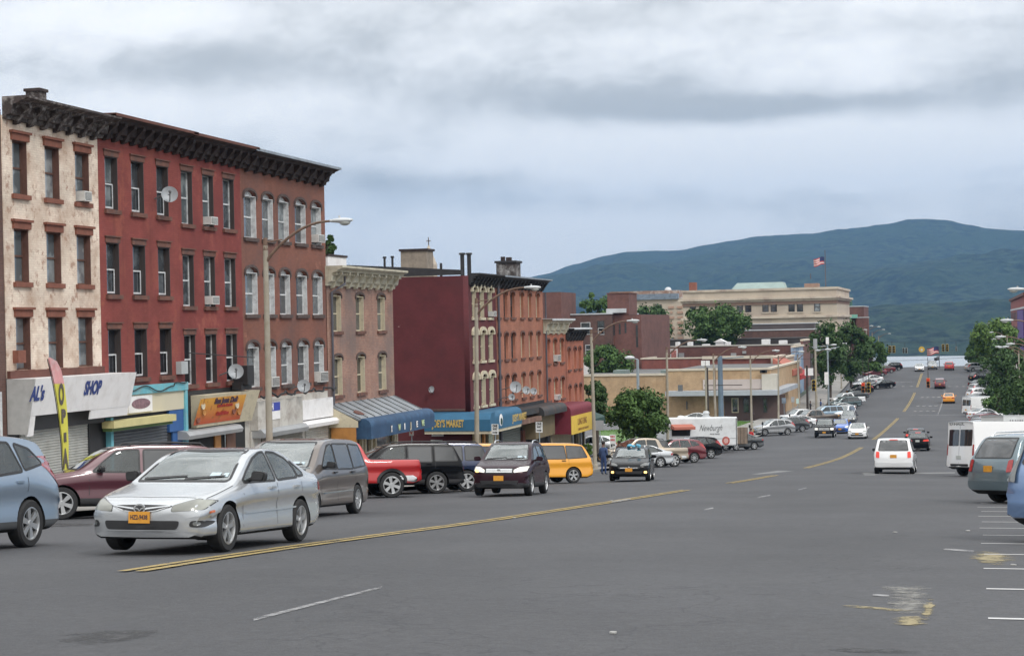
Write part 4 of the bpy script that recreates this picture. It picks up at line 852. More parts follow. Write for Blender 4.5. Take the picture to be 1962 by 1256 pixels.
CARS = [
 # kind, paint, heading, ref, px, py (or ('Y', y)), opts, spokes, label, category
 ('suv', 'skyblue', 180, 'RL', 50, 1048, (), 6, 'light blue suv with dark cladding, cut off by the left edge of the picture', 'suv'),
 ('sedan', 'silver', 180, 'FL', 428, 1056, ('blackmirror', 'stickers', 'wipers', 'moulding'), 5, 'silver sedan with a black mirror, nearest car, driving beside the double yellow line', 'car'),
 ('minivan', 'brown', 178, 'RL', 680, 983, ('stickers', 'wipers', 'moulding', 'noplate'), 10, 'brown minivan driving just behind the silver sedan', 'minivan'),
 ('suv', 'darkplum', 176, 'FL', 1015, 949, ('headon', 'signal', 'stickers', 'wipers', 'rack', 'clad:black'), 8, 'dark plum suv coming towards us with its amber signal lit, before the blue awnings', 'suv'),
 ('hatch', 'black', 173, 'FL', 1243, 921, ('fogon', 'wipers', 'darklamp'), 5, 'black hatchback with two amber fog lights lit, coming towards us', 'car'),
 ('pickup', 'black', 178, 'FC', 1580, 838, ('headon',), 6, 'small black truck with headlights lit, coming towards us beside a blue car', 'truck'),
 ('hatch', 'royal', 178, 'FC', 1610, 830, ('headon',), 6, 'bright blue small car coming towards us between the black truck and the white car', 'car'),
 ('hatch', 'white', 179, 'FC', 1643, 840, (), 6, 'white car coming towards us beside the yellow line', 'car'),
 ('suv', 'darkgrey', 180, 'FC', 1626, 814, (), 6, 'dark grey suv coming towards us behind the bright blue car', 'suv'),
 ('minivan', 'white', 190, 'FC', 1612, 803, (), 6, 'white passenger van with one dark side window, behind the dark grey suv', 'van'),
 ('minivan', 'white', 0, 'RC', 1714, 907, ('brake',), 6, 'white minivan driving away from us with brake lights lit', 'minivan'),
 ('sedan', 'black', 0, 'RC', 1759, 863, ('brake', 'paleplate'), 6, 'black sedan driving away with brake lights lit, ahead of the white minivan', 'car'),
 ('hatch', 'black', 0, 'RC', 1752, ('Y', 152), ('brake',), 6, 'black car right ahead of the black sedan, its high brake light lit', 'car'),
 ('sedan', 'orange', 0, 'RC', 1818, 772, (), 6, 'orange yellow taxi sedan driving away in the right lane', 'taxi'),
 ('suv', 'maroon', 0, 'RC', 1801, 744, (), 6, 'dark red suv driving away ahead of the orange taxi', 'suv'),
 ('sedan', 'white', 178, 'FC', 1762, ('Y', 338), (), 6, 'white car on the crest of the road, left of the grey one', 'car'),
 ('suv', 'silvergrey', 178, 'FC', 1787, ('Y', 344), (), 6, 'pale grey car on the crest of the road beside the flagpole', 'car'),
 ('suv', 'red', 0, 'RC', 1819, ('Y', 340), (), 6, 'red car on the crest of the road right of the flagpole', 'car'),
 ('wagon', 'plum', 232, 'FL', 116, ('Y', 36.6), ('clad:black',), 6, 'plum red suv with black roof rails parked at the shuttered shops', 'suv'),
 ('pickup', 'red', 238, 'RL', 750, 953, ('flares',), 6, 'bright red pickup truck with black wheel flares parked at the kerb', 'truck'),
 ('wagon', 'black', 238, 'RL', 836, 945, ('clad:black',), 6, 'black suv parked between the red truck and the navy one', 'suv'),
 ('wagon', 'navy', 238, 'RL', 894, 941, ('clad:black',), 6, 'navy blue suv parked right of the black one, half behind the plum suv', 'suv'),
 ('minivan', 'taxi', 236, 'RL', 972, 935, (), 6, 'yellow taxi van parked behind the plum suv, only its roof showing', 'taxi'),
 ('minivan', 'taxi', 232, 'RL', 1098, 925, (), 5, 'yellow taxi van parked with its dark side windows and rear quarter in view', 'taxi'),
 ('sedan', 'silver', 236, 'RL', 1265, 895, (), 6, 'silver sedan parked behind the black hatchback, a person standing at its front wheel', 'car'),
 ('wagon', 'darkgrey', 234, 'RL', 1262, 893, (), 6, 'dark grey suv parked left of the tan truck', 'suv'),
 ('pickup', 'tan', 238, 'RL', 1292, 894, (), 6, 'tan pickup truck carrying boards, parked left of a maroon suv', 'truck'),
 ('suv', 'maroon', 238, 'RL', 1330, 886, ('clad:paint',), 8, 'maroon suv parked right of the tan truck', 'suv'),
 ('suv', 'black', 238, 'RL', 1362, 878, ('clad:black',), 5, 'black suv with red tail lights parked in front of the white food trailer', 'suv'),
 ('sedan', 'darkgrey', 238, 'RL', 1445, 861, (), 6, 'dark grey sedan with only its tail showing right of the food trailer', 'car'),
 ('suv', 'silvergrey', 238, 'RL', 1509, 833, ('clad:paint', 'moulding'), 6, 'silver crossover parked on its own, side on, by the meters', 'suv'),
 ('suv', 'darkgrey', 238, 'RL', 1537, 827, (), 6, 'dark grey suv parked right behind the silver crossover', 'suv'),
 ('sedan', 'white', 238, 'RL', 1552, 819, (), 6, 'white sedan parked between the dark grey suv and the white truck', 'car'),
 ('pickup', 'white', 238, 'RL', 1568, 812, (), 6, 'white pickup truck with crew cab parked behind the row by the canopy', 'truck'),
 ('pickup', 'brown', 238, 'RL', 1590, ('Y', 207), (), 6, 'brown grey truck parked between the white truck and the pale blue one', 'truck'),
 ('wagon', 'paleblue', 238, 'RL', 1604, ('Y', 222), (), 6, 'pale blue old suv parked beyond the white passenger van', 'suv'),
 ('sedan', 'white', 238, 'RL', 1627, ('Y', 240), (), 6, 'white sedan parked beyond the pale blue suv', 'car'),
 ('wagon', 'teal', 238, 'RL', 1637, ('Y', 252), (), 6, 'dark green grey suv parked beyond the white sedan', 'suv'),
 ('pickup', 'white', 238, 'RL', 1646, ('Y', 262), (), 6, 'white truck parked beside the hanging orange signals', 'truck'),
 ('sedan', 'darkgrey', 238, 'RL', 1655, ('Y', 276), (), 6, 'dark grey car parked under the far left trees', 'car'),
 ('suv', 'black', 238, 'RL', 1664, ('Y', 288), (), 6, 'black suv parked under the far left trees', 'suv'),
 ('suv', 'silvergrey', 238, 'RL', 1673, ('Y', 300), (), 6, 'silver grey suv parked under the far left trees', 'suv'),
 ('sedan', 'white', 238, 'RL', 1684, ('Y', 312), (), 6, 'white car parked under the far left trees, beyond the silver grey suv', 'car'),
 ('sedan', 'black', 235, 'RL', 1707, ('Y', 300), (), 6, 'black sedan pulling out from the far left row', 'car'),
 ('suv', 'maroon', 238, 'RL', 1691, ('Y', 326), (), 6, 'dark red suv near the far left end of the parked row', 'suv'),
 ('sedan', 'maroon', 238, 'RL', 1708, ('Y', 336), (), 6, 'dark red car last in the far left row, at the crest', 'car'),
 ('suv', 'black', 238, 'RL', 1722, ('Y', 344), (), 6, 'black suv at the far left end of the road, against the river', 'suv'),
 # right side
 ('suv', 'hatchblue', 40, 'RLC', 1922, ('Y', 26.0), ('clad:paint', 'cleartail'), 6, 'bright blue crossover cut off by the right edge, nearest of the right hand row', 'car'),
 ('minivan', 'slate', 52, 'RL', 1914, 961, ('rack',), 6, 'slate blue minivan with an orange plate, parked right of the white van', 'minivan'),
 ('van', 'cabwhite', 50, 'RL', 1846, 911, ('paleplate', 'noplate'), 6, 'tall white cargo van with a dark rear window, parked at the right', 'van'),
 ('suv', 'darkgrey', 52, 'RLC', 1850, ('Y', 118), (), 6, 'dark grey suv parked behind the white box truck', 'suv'),
 ('sedan', 'silvergrey', 52, 'RLC', 1847, ('Y', 127), (), 6, 'silver sedan in the middle of the right hand row', 'car'),
 ('suv', 'white', 52, 'RLC', 1844, ('Y', 139), (), 6, 'white suv in the middle of the right hand row', 'suv'),
 ('sedan', 'darkgrey', 52, 'RLC', 1846, ('Y', 152), (), 6, 'grey sedan beyond the white suv in the right hand row', 'car'),
 ('minivan', 'silvergrey', 52, 'RLC', 1848, ('Y', 168), (), 6, 'silver minivan beyond the grey sedan in the right hand row', 'minivan'),
 ('suv', 'maroon', 52, 'RLC', 1853, ('Y', 190), (), 6, 'dark red car in the right hand row under the tree', 'suv'),
 ('van', 'cabwhite', 52, 'RLC', 1840, ('Y', 225), (), 6, 'white van far along the right hand row', 'van'),
 ('suv', 'darkgrey', 52, 'RLC', 1850, ('Y', 250), (), 6, 'dark grey suv beyond the far white van on the right', 'suv'),
 ('suv', 'white', 60, 'RLC', 1848, ('Y', 272), (), 6, 'white suv far along the right hand row, beyond the van', 'suv'),
 ('sedan', 'black', 52, 'RLC', 1853, ('Y', 296), (), 6, 'black car near the far end of the right hand row', 'car'),
 *[(kd, pn_, 52, 'RLC', px_, ('Y', yy_), (), 6, lab_, ct_) for kd, pn_, px_, yy_, lab_, ct_ in [
  ('sedan', 'black', 1848, 113, 'black sedan whose roof shows just over the white box truck', 'car'), ('suv', 'silvergrey', 1846, 122.5, 'grey suv second behind the white box truck', 'suv'), ('sedan', 'black', 1845, 133, 'black sedan between the silver sedan and the white suv on the right', 'car'), ('wagon', 'black', 1845, 145.5, 'black suv between the white suv and the grey sedan on the right', 'suv'),
  ('sedan', 'white', 1847, 160, 'white sedan before the silver minivan in the right hand row', 'car'), ('suv', 'darkgrey', 1850, 178, 'dark suv between the silver minivan and the dark red car', 'suv'), ('sedan', 'silvergrey', 1852, 202, 'silver car beyond the dark red car in the right hand row', 'car'), ('sedan', 'white', 1849, 213, 'white car just before the far white van on the right', 'car'),
  ('suv', 'darkplum', 1849, 238, 'dark plum suv just beyond the far white van on the right', 'suv'), ('sedan', 'darkgrey', 1850, 261, 'dark grey sedan before the far white suv on the right', 'car'), ('suv', 'silvergrey', 1851, 284, 'pale grey suv beyond the far white suv on the right', 'suv'), ('suv', 'black', 1854, 310, 'black suv second to last in the right hand row', 'suv')]],
 ('suv', 'silvergrey', 60, 'RLC', 1846, ('Y', 335), (), 6, 'silver suv at the far right end of the road, against the river', 'suv'),
]
GR = {'L': 'cars parked at an angle along the left kerb', 'R': 'cars parked at an angle along the right kerb', 'T': 'cars driving on the road'}
made = {}
for i, (kind, pn, head, ref, px, py, opts, sp_, label, cat) in enumerate(CARS):
    far = i > 4 and not (18 <= i <= 28) and not (47 <= i <= 49) and i != 10 and i != 11
    key = (kind, tuple(o_ for o_ in opts if not o_.startswith('clad')))
    if far and key in made:
        o = copy_tree(made[key])
        for ob in [o] + list(o.children_recursive):
            for sl in ob.material_slots:
                if sl.material and sl.material.name.startswith('paint_') and ob.type == 'MESH':
                    sl.link = 'OBJECT'; sl.material = P[pn]
    else:
        gl = {2: (GL_SIDE, None), 18: (GL_SIDE, None), 1: (GL_CLEAR, None), 23: (GL_TINT, None), 20: (GL_SIDE, None)}.get(i, (None, None))
        o = make_car(kind, label, cat, P[pn], sp_, hero=(i == 1), glass=gl, opts=opts)
        if far: made[key] = o
    tag(o, label, cat, GR['T' if head in (0, 180, 178, 179, 176, 173, 190) else ('L' if head > 200 else 'R')])
    rp = refpt(kind, ref)
    if isinstance(py, tuple):
        y = py[1]; r = ray(px, 720 if y > 60 else 960); x = r.x*y/r.y
    else: x, y, z = gnd(px, py)
    if i == 1: o.scale = (.965, .965, .965); rp = (rp[0]*.965, rp[1]*.965)
    orient(o, x, y, head, rp)
# ---------------------------------------------------------------- buildings on the left side
JAMB1 = mat('red_brown_jamb', (.115, .055, .042), .85, scale=3, var=.3)
B_WHITE = brick('painted_white_brick', (.70, .58, .48), (.76, .66, .55), (.60, .50, .41), stain=(.42, .29, .21), stain_at=(.45, .66), sscale=.7, patch=(.38, .24, .18), patch_at=(.53, .62), pscale=2.6, joints=.8)
B_RED = brick('painted_red_brick', (.205, .044, .036), (.23, .053, .043), (.19, .04, .034), stain=(.17, .035, .03), sscale=.4, patch=(.30, .085, .055), patch_at=(.53, .66), pscale=.8)
B_RED2 = brick('painted_red_brick_next', (.20, .041, .035), (.22, .048, .04), (.185, .038, .033), stain=(.16, .03, .03), sscale=.5, patch=(.29, .085, .06), patch_at=(.54, .66), pscale=.9)
B_BROWN = brick('worn_brown_brick', (.20, .074, .05), (.235, .09, .06), (.17, .085, .065), stain=(.10, .06, .055), stain_at=(.48, .7), sscale=.45, patch=(.34, .15, .1), patch_at=(.6, .7), pscale=.8)
B_PINK = brick('pale_brick', (.28, .14, .10), (.35, .19, .14), (.30, .24, .20), stain=(.17, .13, .12), stain_at=(.44, .62), sscale=.32)
B_MAROON = brick('painted_maroon_brick', (.098, .018, .022), (.104, .020, .024), (.092, .017, .020), stain=(.075, .019, .023), sscale=.3, patch=(.34, .22, .21), patch_at=(.685, .70), pscale=1.6, streak=False)
B_ORANGE = brick('orange_brick', (.32, .12, .072), (.38, .15, .09), (.28, .14, .1), stain=(.24, .09, .06), sscale=.4)
B_OR2 = brick('orange_brick_narrow', (.34, .105, .06), (.40, .13, .075), (.3, .13, .09), stain=(.2, .08, .055), sscale=.5)
B_DKBR = brick('dark_brown_brick', (.11, .055, .045), (.14, .07, .055), (.12, .09, .08), stain=(.07, .045, .04), sscale=.3)
B_BUFF = brick('buff_brick', (.40, .265, .15), (.47, .32, .185), (.36, .285, .20), stain=(.36, .22, .12), stain_at=(.5, .75), sscale=.25, streak=True)
B_SIDE = brick('far_red_brick', (.135, .058, .048), (.165, .07, .056), (.14, .08, .075), stain=(.09, .045, .038), sscale=.2)
B_LIME = mat('limestone', (.50, .43, .345), .85, scale=.35, var=.12, dirt=(.40, .33, .27), dscale=.12)
CORN_D = mat('dark_brown_cornice', (.030, .018, .017), .8, scale=3, var=.4, dirt=(.055, .042, .04), dscale=3)
CORN_B = mat('peeling_cornice', (.042, .030, .028), .8, scale=3, var=.4, dirt=(.26, .24, .23), dscale=5)
CORN_R = mat('brown_fascia', (.12, .045, .032), .75, scale=2, var=.3)
CORN_C = mat('cream_cornice', (.50, .47, .37), .8, scale=2, var=.2, dirt=(.33, .29, .22), dscale=2.5)
CORN_K = mat('black_cornice', (.028, .027, .03), .8, scale=3, var=.3)
STONE = mat('brownstone', (.20, .075, .05), .85, scale=3, var=.25); STONE2 = mat('dark_brownstone', (.15, .068, .05), .85, scale=3, var=.35, dirt=(.09, .06, .055), dscale=2.5); STONE3 = mat('sooty_stone', (.085, .06, .055), .85, scale=3, var=.3)
CREAM = mat('cream_trim', (.58, .52, .38), .75, scale=3, var=.15, dirt=(.38, .33, .25), dscale=3); WFR = mat('white_window_frame', (.62, .64, .65), .6, scale=4, var=.2, dirt=(.38, .38, .39), dscale=5); DFR = mat('dark_window_frame', (.05, .04, .038), .6); BFR = mat('brown_window_frame', (.11, .055, .04), .7)
ROOFM = mat('tar_roof', (.06, .06, .062), .9, scale=.8, var=.3); ROOFW = mat('pale_roof', (.52, .54, .56), .8, scale=.5, var=.2); TIN = mat('galvanised_metal', (.34, .37, .40), .45, .6, scale=1.5, var=.25, dirt=(.24, .25, .26), dscale=2)
def panem(name, top, bot, lim=.52, rough=.06):
    m, nt, b = nodes(name); n = nz(nt, 1.1, 3); n2 = nz(nt, 4.5, 4)
    nt.links.new(mixc(nt, ramp(nt, n2, .3, .7, 0, .5), mixc(nt, ramp(nt, n, lim-.05, lim+.05), bot, top), bot), b.inputs['Base Color']); b.inputs['Roughness'].default_value = rough; b.inputs['Specular IOR Level'].default_value = .9
    b.inputs['Coat Weight'].default_value = .5; b.inputs['Coat Roughness'].default_value = .03
    return m
PANES = [panem('pane_curtained', (.26, .29, .30), (.10, .12, .13)), panem('pane_grey', (.12, .135, .15), (.05, .058, .065)), panem('pane_dark', (.03, .034, .04), (.015, .016, .02)), panem('pane_blind', (.34, .36, .36), (.16, .17, .18))]
IRON = mat('black_iron', (.02, .02, .022), .5, .4); CABLE = mat('cable_rubber', (.02, .02, .022), .7, var=0)
DISHM = mat('dish_grey', (.33, .35, .37), .5, .1, scale=5, var=.15); ACM = mat('ac_case', (.58, .58, .56), .6, var=.15, scale=5); ACD = mat('ac_grille', (.12, .12, .12), .7)
rng = random.Random(3)

def wall_mesh(name, y0, y1, z0, z1, holes, m, parent, x=LX, thick=.32):
    me = cut_wall([(y0, z0), (y1, z0), (y1, z1), (y0, z1)], holes, thick)
    off = wloc(parent); me.transform(Matrix.Translation(Vector((x - thick/2, 0, 0)) - off) @ FACE_X)
    me.materials.clear(); me.materials.append(m); me.name = name
    return link(bpy.data.objects.new(name, me), parent)
def hole(y0, y1, z0, z1, arch=0.0):
    if not arch: return [(y0, z0), (y1, z0), (y1, z1), (y0, z1)]
    c = (y0+y1)/2; w_ = (y1-y0)/2; n = 8
    return [(y0, z0), (y1, z0)] + [(c + w_*math.cos(math.pi*k/n), z1 - arch + arch*math.sin(math.pi*k/n)) for k in range(n+1)]
def window(parent, y0, y1, z0, z1, frame, pane, x=LX, deep=.17, lintel=None, sill=None, arch=0, side=None, meet=.5, small=False, jamb=None, low=None):
    xf = x - deep; fw = .055 if not small else .06; zt = z1 - arch
    w_ = MB()
    for a in ((y0, y0+fw, z0, zt), (y1-fw, y1, z0, zt), (y0+fw, y1-fw, z0, z0+fw), (y0+fw, y1-fw, zt-fw, zt)): w_.box(xf-.05, xf, a[0], a[1], a[2], a[3])
    zm = z0 + (zt-z0)*meet; w_.box(xf-.045, xf-.005, y0+fw, y1-fw, zm-.03, zm+.03)
    if arch: w_.box(xf-.055, xf+.02, y0-.02, y1+.02, zt+.001, z1+.02)
    wo_ = w_.build('window', frame, parent)
    p = MB(); p.box(xf-.07, xf-.042, y0+fw-.02, y1-fw+.02, z0+fw-.02, zt-fw+.02); p.build('pane', pane, wo_)
    if low:
        s = MB(); a, b_ = y0+fw, y1-fw; s.box(xf, xf+.02, a, a+.05, z0+fw, zm); s.box(xf, xf+.02, b_-.05, b_, z0+fw, zm); s.box(xf, xf+.02, a+.05, b_-.05, z0+fw, z0+fw+.06); s.box(xf, xf+.02, a+.05, b_-.05, zm-.05, zm); s.build('lower_sash', low, wo_)
    if jamb: j = MB(); j.box(xf, x+.004, y0+.02, y1-.036, zt-.03, zt-.004); j.box(xf, x+.012, y1-.035, y1-.004, z0+.01, zt); j.build('jamb', jamb, wo_)
    if lintel:
        kind, lm = lintel; l = MB()
        if kind == 'cap': l.prism([(x-.01, y0-.14, z1+.002), (x+.07, y0-.10, z1+.002), (x+.07, y0-.10, z1+.22), (x+.14, y0-.17, z1+.25), (x+.14, y0-.17, z1+.33), (x-.01, y0-.17, z1+.33)], (0, 0, 0)) if False else (l.box(x-.01, x+.07, y0-.10, y1+.10, z1+.002, z1+.22), l.box(x-.01, x+.13, y0-.16, y1+.16, z1+.223, z1+.30))
        elif kind == 'flat': l.box(x-.01, x+.03, y0-.07, y1+.07, z1+.002, z1+.19); l.box(x-.01, x+.08, y0-.12, y1+.12, z1+.192, z1+.235)
        else:
            c = (y0+y1)/2; hw = (y1-y0)/2; n = 10; t = .11 if kind != 'heavy' else .2; dp = .06 if kind != 'heavy' else .13
            for k in range(n):
                a, b_ = math.pi*k/n, math.pi*(k+1)/n
                q = [(c+hw*math.cos(a), zt+arch*math.sin(a)), (c+hw*math.cos(b_), zt+arch*math.sin(b_)), (c+(hw+t)*math.cos(b_), zt+(arch+t)*math.sin(b_)), (c+(hw+t)*math.cos(a), zt+(arch+t)*math.sin(a))]
                l.prism([(x-.01, yy, zz) for yy, zz in q], (dp+.01, 0, 0))
            for yy in (y0-t, y1): l.box(x-.01, x+dp, yy, yy+t, zt-.12, zt)
        l.build('lintel', lm, wo_)
    if sill:
        s = MB(); s.box(x-.1, x+.10, y0-.10, y1+.10, z0-.15, z0-.002); s.build('sill', sill, wo_)
    return wo_
def cornice(parent, y0, y1, zb, zt, out, m, n, m2=None, gap=None, dent=False, lead=.25, ends=True):
    x = LX; h = zt - zb; cb = MB()
    fz = out*.42; prof = [(0.003, zb), (.12, zb), (.14, zb+.12), (fz*.8, zb+h*.22), (fz, zt-h*.36), (out*.68, zt-h*.30), (out*.72, zt-h*.22), (out*.9, zt-h*.16), (out, zt-h*.10), (out, zt), (0.003, zt)]
    cb.prof_y(prof, y0 - (lead if ends else 0), y1 + (lead if ends else 0)); c = cb.build('cornice', m, parent)
    for k in range(n):
        y = y0 + (y1-y0)*(k+.5)/n; b_ = MB(); bw = .10
        b_.prof_y([(.02, zb-.12), (.18, zb-.08), (.30, zb+h*.22), (out*.70, zt-h*.44), (out*.72, zt-h*.29), (.05, zt-h*.33)], y-bw, y+bw); b_.build('bracket', m, c)
    if dent:
        d = MB(); k = 0; y = y0
        while y < y1: d.box(x+.1, x+out*.6, y, y+.12, zt-h*.47, zt-h*.36); y += .26
        d.build('dentils', m, c)
    if m2:
        d = MB(); d.prof_y([(out+.003, zt-h*.1), (out+.02, zt-h*.1), (out+.02, zt+.03), (0, zt+.05), (0, zt+.003), (out, zt+.003)], y0-.2, y1+.2); d.build('flashing', m2, c)
    return c
def shell(parent, y0, y1, ztop, mside, deep=14, zg=None, roof=ROOFM, parapet=.3, name_='side_wall'):
    zg = gz((y0+y1)/2)-1.5 if zg is None else zg; x = LX - .325
    s = MB(); s.box(x-deep, x, y0+.003, y0+.25, zg, ztop); s.box(x-deep, x, y1-.25, y1-.003, zg, ztop); s.box(x-deep, x-deep+.25, y0+.253, y1-.253, zg, ztop)
    s.build(name_, mside, parent); r_ = MB(); r_.box(x-deep+.253, x-.003, y0+.253, y1-.253, ztop-parapet-.2, ztop-parapet); r_.build('roof', roof, parent)
def building(label, p0, p1, ztop_pix, wallm, cols, rows, frame, lintel, sill, pane_ids, zshop, arch=0, sidem=None, meet=.5, small=False, deep=.17, jamb=None, low=None, cat='building', roof=ROOFM, depth=14):
    y0 = F(*p0)[0]; y1 = F(*p1)[0]; zt = F(*ztop_pix)[1]; zg = gz((y0+y1)/2)
    root = thing('brick_building', label, cat, (LX, (y0+y1)/2, zg), 'brick row houses with shops below')
    C_ = [(F(a, yy)[0], F(b_, yy)[0]) for a, b_, yy in cols]; R_ = [(F(xx, b_)[1], F(xx, a)[1]) for xx, a, b_ in rows]
    holes = [hole(c[0], c[1], r_[0], r_[1], arch) for c in C_ for r_ in R_]
    wall_mesh('wall', y0+.002, y1-.002, zshop, zt, holes, wallm, root)
    bk = MB(); bk.box(LX-.45, LX-.40, y0+.3, y1-.3, zshop, zt); bk.build('inner_lining', mat('dim_interior', (.03, .03, .03), .9), root)
    shell(root, y0, y1, zt, sidem or wallm, roof=roof, deep=depth)
    k = 0
    for r_ in R_:
        for c in C_:
            fr = frame[k % len(frame)] if isinstance(frame, list) else frame
            window(root, c[0], c[1], r_[0], r_[1], fr, PANES[pane_ids[k % len(pane_ids)]], lintel=lintel, sill=sill, arch=arch, meet=meet, small=small, deep=deep, jamb=jamb, low=low); k += 1
    return root, y0, y1, zt, zg, C_, R_
GZL = lambda y: gx(-22, y)+.14
# B1 pale brick
b1, y0, y1, zt, zg, c1, r1 = building('four storey building with peeling pale painted brick and red stone lintels', (6, 400), (189, 400), (60, 232), B_WHITE, [(24, 51, 320), (86, 113, 325), (144, 170, 335)],
    [(24, 268, 371), (28, 438, 540), (32, 607, 709)], [BFR], ('cap', STONE), STONE, [0, 3, 0, 0, 0, 3, 3, 0, 0], F(60, 722)[1], deep=.17, jamb=JAMB1)
YB1 = (y0, y1); cornice(b1, y0+.3, y1-.05, F(8, 228)[1], onx(60, 184, LX+.85)[1], .85, CORN_B, 7)
# B2, B3 red
b2, y0, y1, zt, zg, c2, r2 = building('left half of the deep red painted building, with dark window frames, three windows wide', (189, 400), (341, 400), (60, 232), B_RED, [(201, 225, 350), (251.5, 275, 355), (300, 322, 360)],
    [(201, 298, 400), (205, 464, 564), (208, 630, 727)], [DFR], ('flat', STONE2), STONE2, [0, 1, 1, 1, 1, 1, 2, 2, 2], F(270, 738)[1], jamb=DFR, low=WFR)
YB2 = (y0, y1)
b3, y0, y1, zt3, zg, c3, r3 = building('right half of the deep red painted building, with white window frames, three windows wide', (341, 400), (461, 400), (60, 236), B_RED2, [(347, 368, 375), (388, 408.5, 380), (427.5, 448, 390)],
    [(347, 326, 428), (351, 487, 586), (356, 641, 737)], [WFR], ('flat', STONE2), STONE2, [0, 0, 1, 1, 1, 1, 2, 2, 2], F(400, 745)[1], jamb=DFR)
YB3 = (y0, y1); zc0, zc1 = F(195, 262)[1], onx(300, 236, LX+.8)[1]
cornice(b2, YB2[0]+.05, YB2[1], zc0, zc1, .8, CORN_D, 9, ends=False, m2=CORN_R); cornice(b3, YB3[0], YB3[1]-.02, zc0-.05, zc1-.02, .8, CORN_D, 8, ends=False, m2=CORN_R)
# B4 brown with arches
b4, y0, y1, zt, zg, c4, r4 = building('worn brown brick building with white arched windows, right end of the four storey row', (461, 400), (622, 400), (60, 238), B_BROWN, [(467, 490, 410), (502, 522.5, 412), (533, 552.5, 415), (565, 585, 420), (596, 614.5, 425)],
    [(467, 363, 454), (471.5, 511, 602), (475.5, 655, 743)], [WFR], ('arch', STONE3), STONE3, [1, 1, 0, 2, 0, 0, 0, 2, 1, 1, 1, 1, 1, 2, 1], F(550, 756)[1], arch=.22, jamb=WFR)
YB4 = (y0, y1); cornice(b4, y0+.05, y1-.1, zc0-.10, zc1-.06, .8, CORN_D, 10, ends=True, lead=.05, m2=TIN)
# B5 pale three storey, cream cornice
b5, y0, y1, zt, zg, c5, r5 = building('three storey pale brick building with a cream bracketed cornice', (625, 600), (753, 600), (700, 520), B_PINK, [(637, 653, 600), (682, 696.5, 600), (723, 737, 600)],
    [(637, 561, 635), (640.5, 681, 758)], [CREAM], ('arch', STONE3), STONE2, [1, 1, 1, 1, 2, 1], F(700, 768)[1], arch=.12, jamb=CREAM)
YB5 = (y0, y1); c = cornice(b5, y0+.1, y1-.1, F(625, 547)[1], onx(690, 511, LX+.85)[1], .85, CORN_C, 9, dent=True, lead=.15)
# B6 maroon
b6, y0, y1, zt, zg, c6, r6 = building('maroon painted building whose blank side wall faces the side street', (899, 640), (951, 640), (925, 530), B_MAROON, [(904, 912, 580), (918.7, 927, 580), (934, 942.5, 580)],
    [(904, 549, 608), (905, 632, 692), (906, 718, 779)], [CREAM], ('heavy', CREAM), CREAM, [1, 1, 1, 1, 2, 2, 1, 1, 1], F(925, 785)[1], arch=.18, small=True, jamb=CREAM)
YB6 = (y0, y1)
cornice(b6, y0+.1, y1, F(925, 547)[1], onx(925, 523, LX+.7)[1], .7, CORN_K, 8, dent=True, lead=.02, ends=True)
b7, y0, y1, zt, zg, c7, r7 = building('orange brick building beside the maroon one, six windows wide, dark cornice', (951, 640), (1041, 640), (925, 530), B_ORANGE, [(952.8, 958, 590), (965, 972, 590), (978, 986, 590), (996.7, 1003, 590), (1012, 1018, 590), (1027, 1033, 590)],
    [(965, 558, 608), (966, 637, 688), (967, 718, 767)], [DFR, DFR, DFR, CREAM, CREAM, CREAM], ('arch', STONE2), STONE2, [2, 2, 1, 1, 1, 1], F(990, 775)[1], arch=.12, small=True)
YB7 = (y0, y1); cornice(b7, y0, y1-.1, F(925, 548)[1], onx(925, 523, LX+.7)[1]-.03, .7, CORN_K, 14, dent=True, lead=.02, m2=TIN)
b8, y0, y1, zt, zg, c8, r8 = building('narrow orange brick building with a grey and white cornice, lower than its neighbour', (1041.5, 690), (1085, 690), (1060, 622), B_OR2, [(1047.5, 1053, 670), (1060, 1066.5, 670), (1073, 1079.5, 670)],
    [(1060, 649, 695), (1061, 724, 765)], [CREAM], ('arch', STONE2), STONE2, [2, 2, 2, 1, 2, 1], F(1060, 780)[1], arch=.12, small=True)
cornice(b8, y0+.1, y1-.1, F(1060, 638)[1], onx(1060, 611, LX+.7)[1], .7, CORN_C, 4, m2=ROOFW, lead=.02); YB8 = (y0, y1)
b9, y0, y1, zt, zg, c9, r9 = building('last narrow orange brick building of the row, with a black cornice', (1085, 720), (1118.5, 720), (1100, 640), B_OR2, [(1088, 1092.5, 690), (1099.5, 1104, 690), (1108.7, 1113, 690)],
    [(1088, 666, 708), (1090, 738, 777)], [CREAM], ('arch', STONE2), STONE2, [2, 1, 1, 2, 1, 1], F(1100, 790)[1], arch=.12, small=True)
cornice(b9, y0+.1, y1-.1, F(1100, 650)[1], onx(1100, 629, LX+.7)[1], .7, CORN_K, 6, m2=ROOFW, lead=.02); YB9 = (y0, y1)
# neighbour at the left edge
y_e = YB1[0]; rt = thing('brick_building', 'sliver of brown brick building at the left edge, next to the pale painted one', 'building', (LX, y_e-4, gz(y_e-4)))
s = MB(); s.box(LX-12, LX-.02, y_e-9, y_e-.003, gz(y_e)-1.5, zc1-.5); s.build('wall', B_DKBR, rt)
s = MB(); a = F(0, 770); s.box(LX-.02, LX+.06, a[0]-.9, a[0]+.02, F(3, 840)[1], F(3, 750)[1]); s.build('window', WFR, rt)

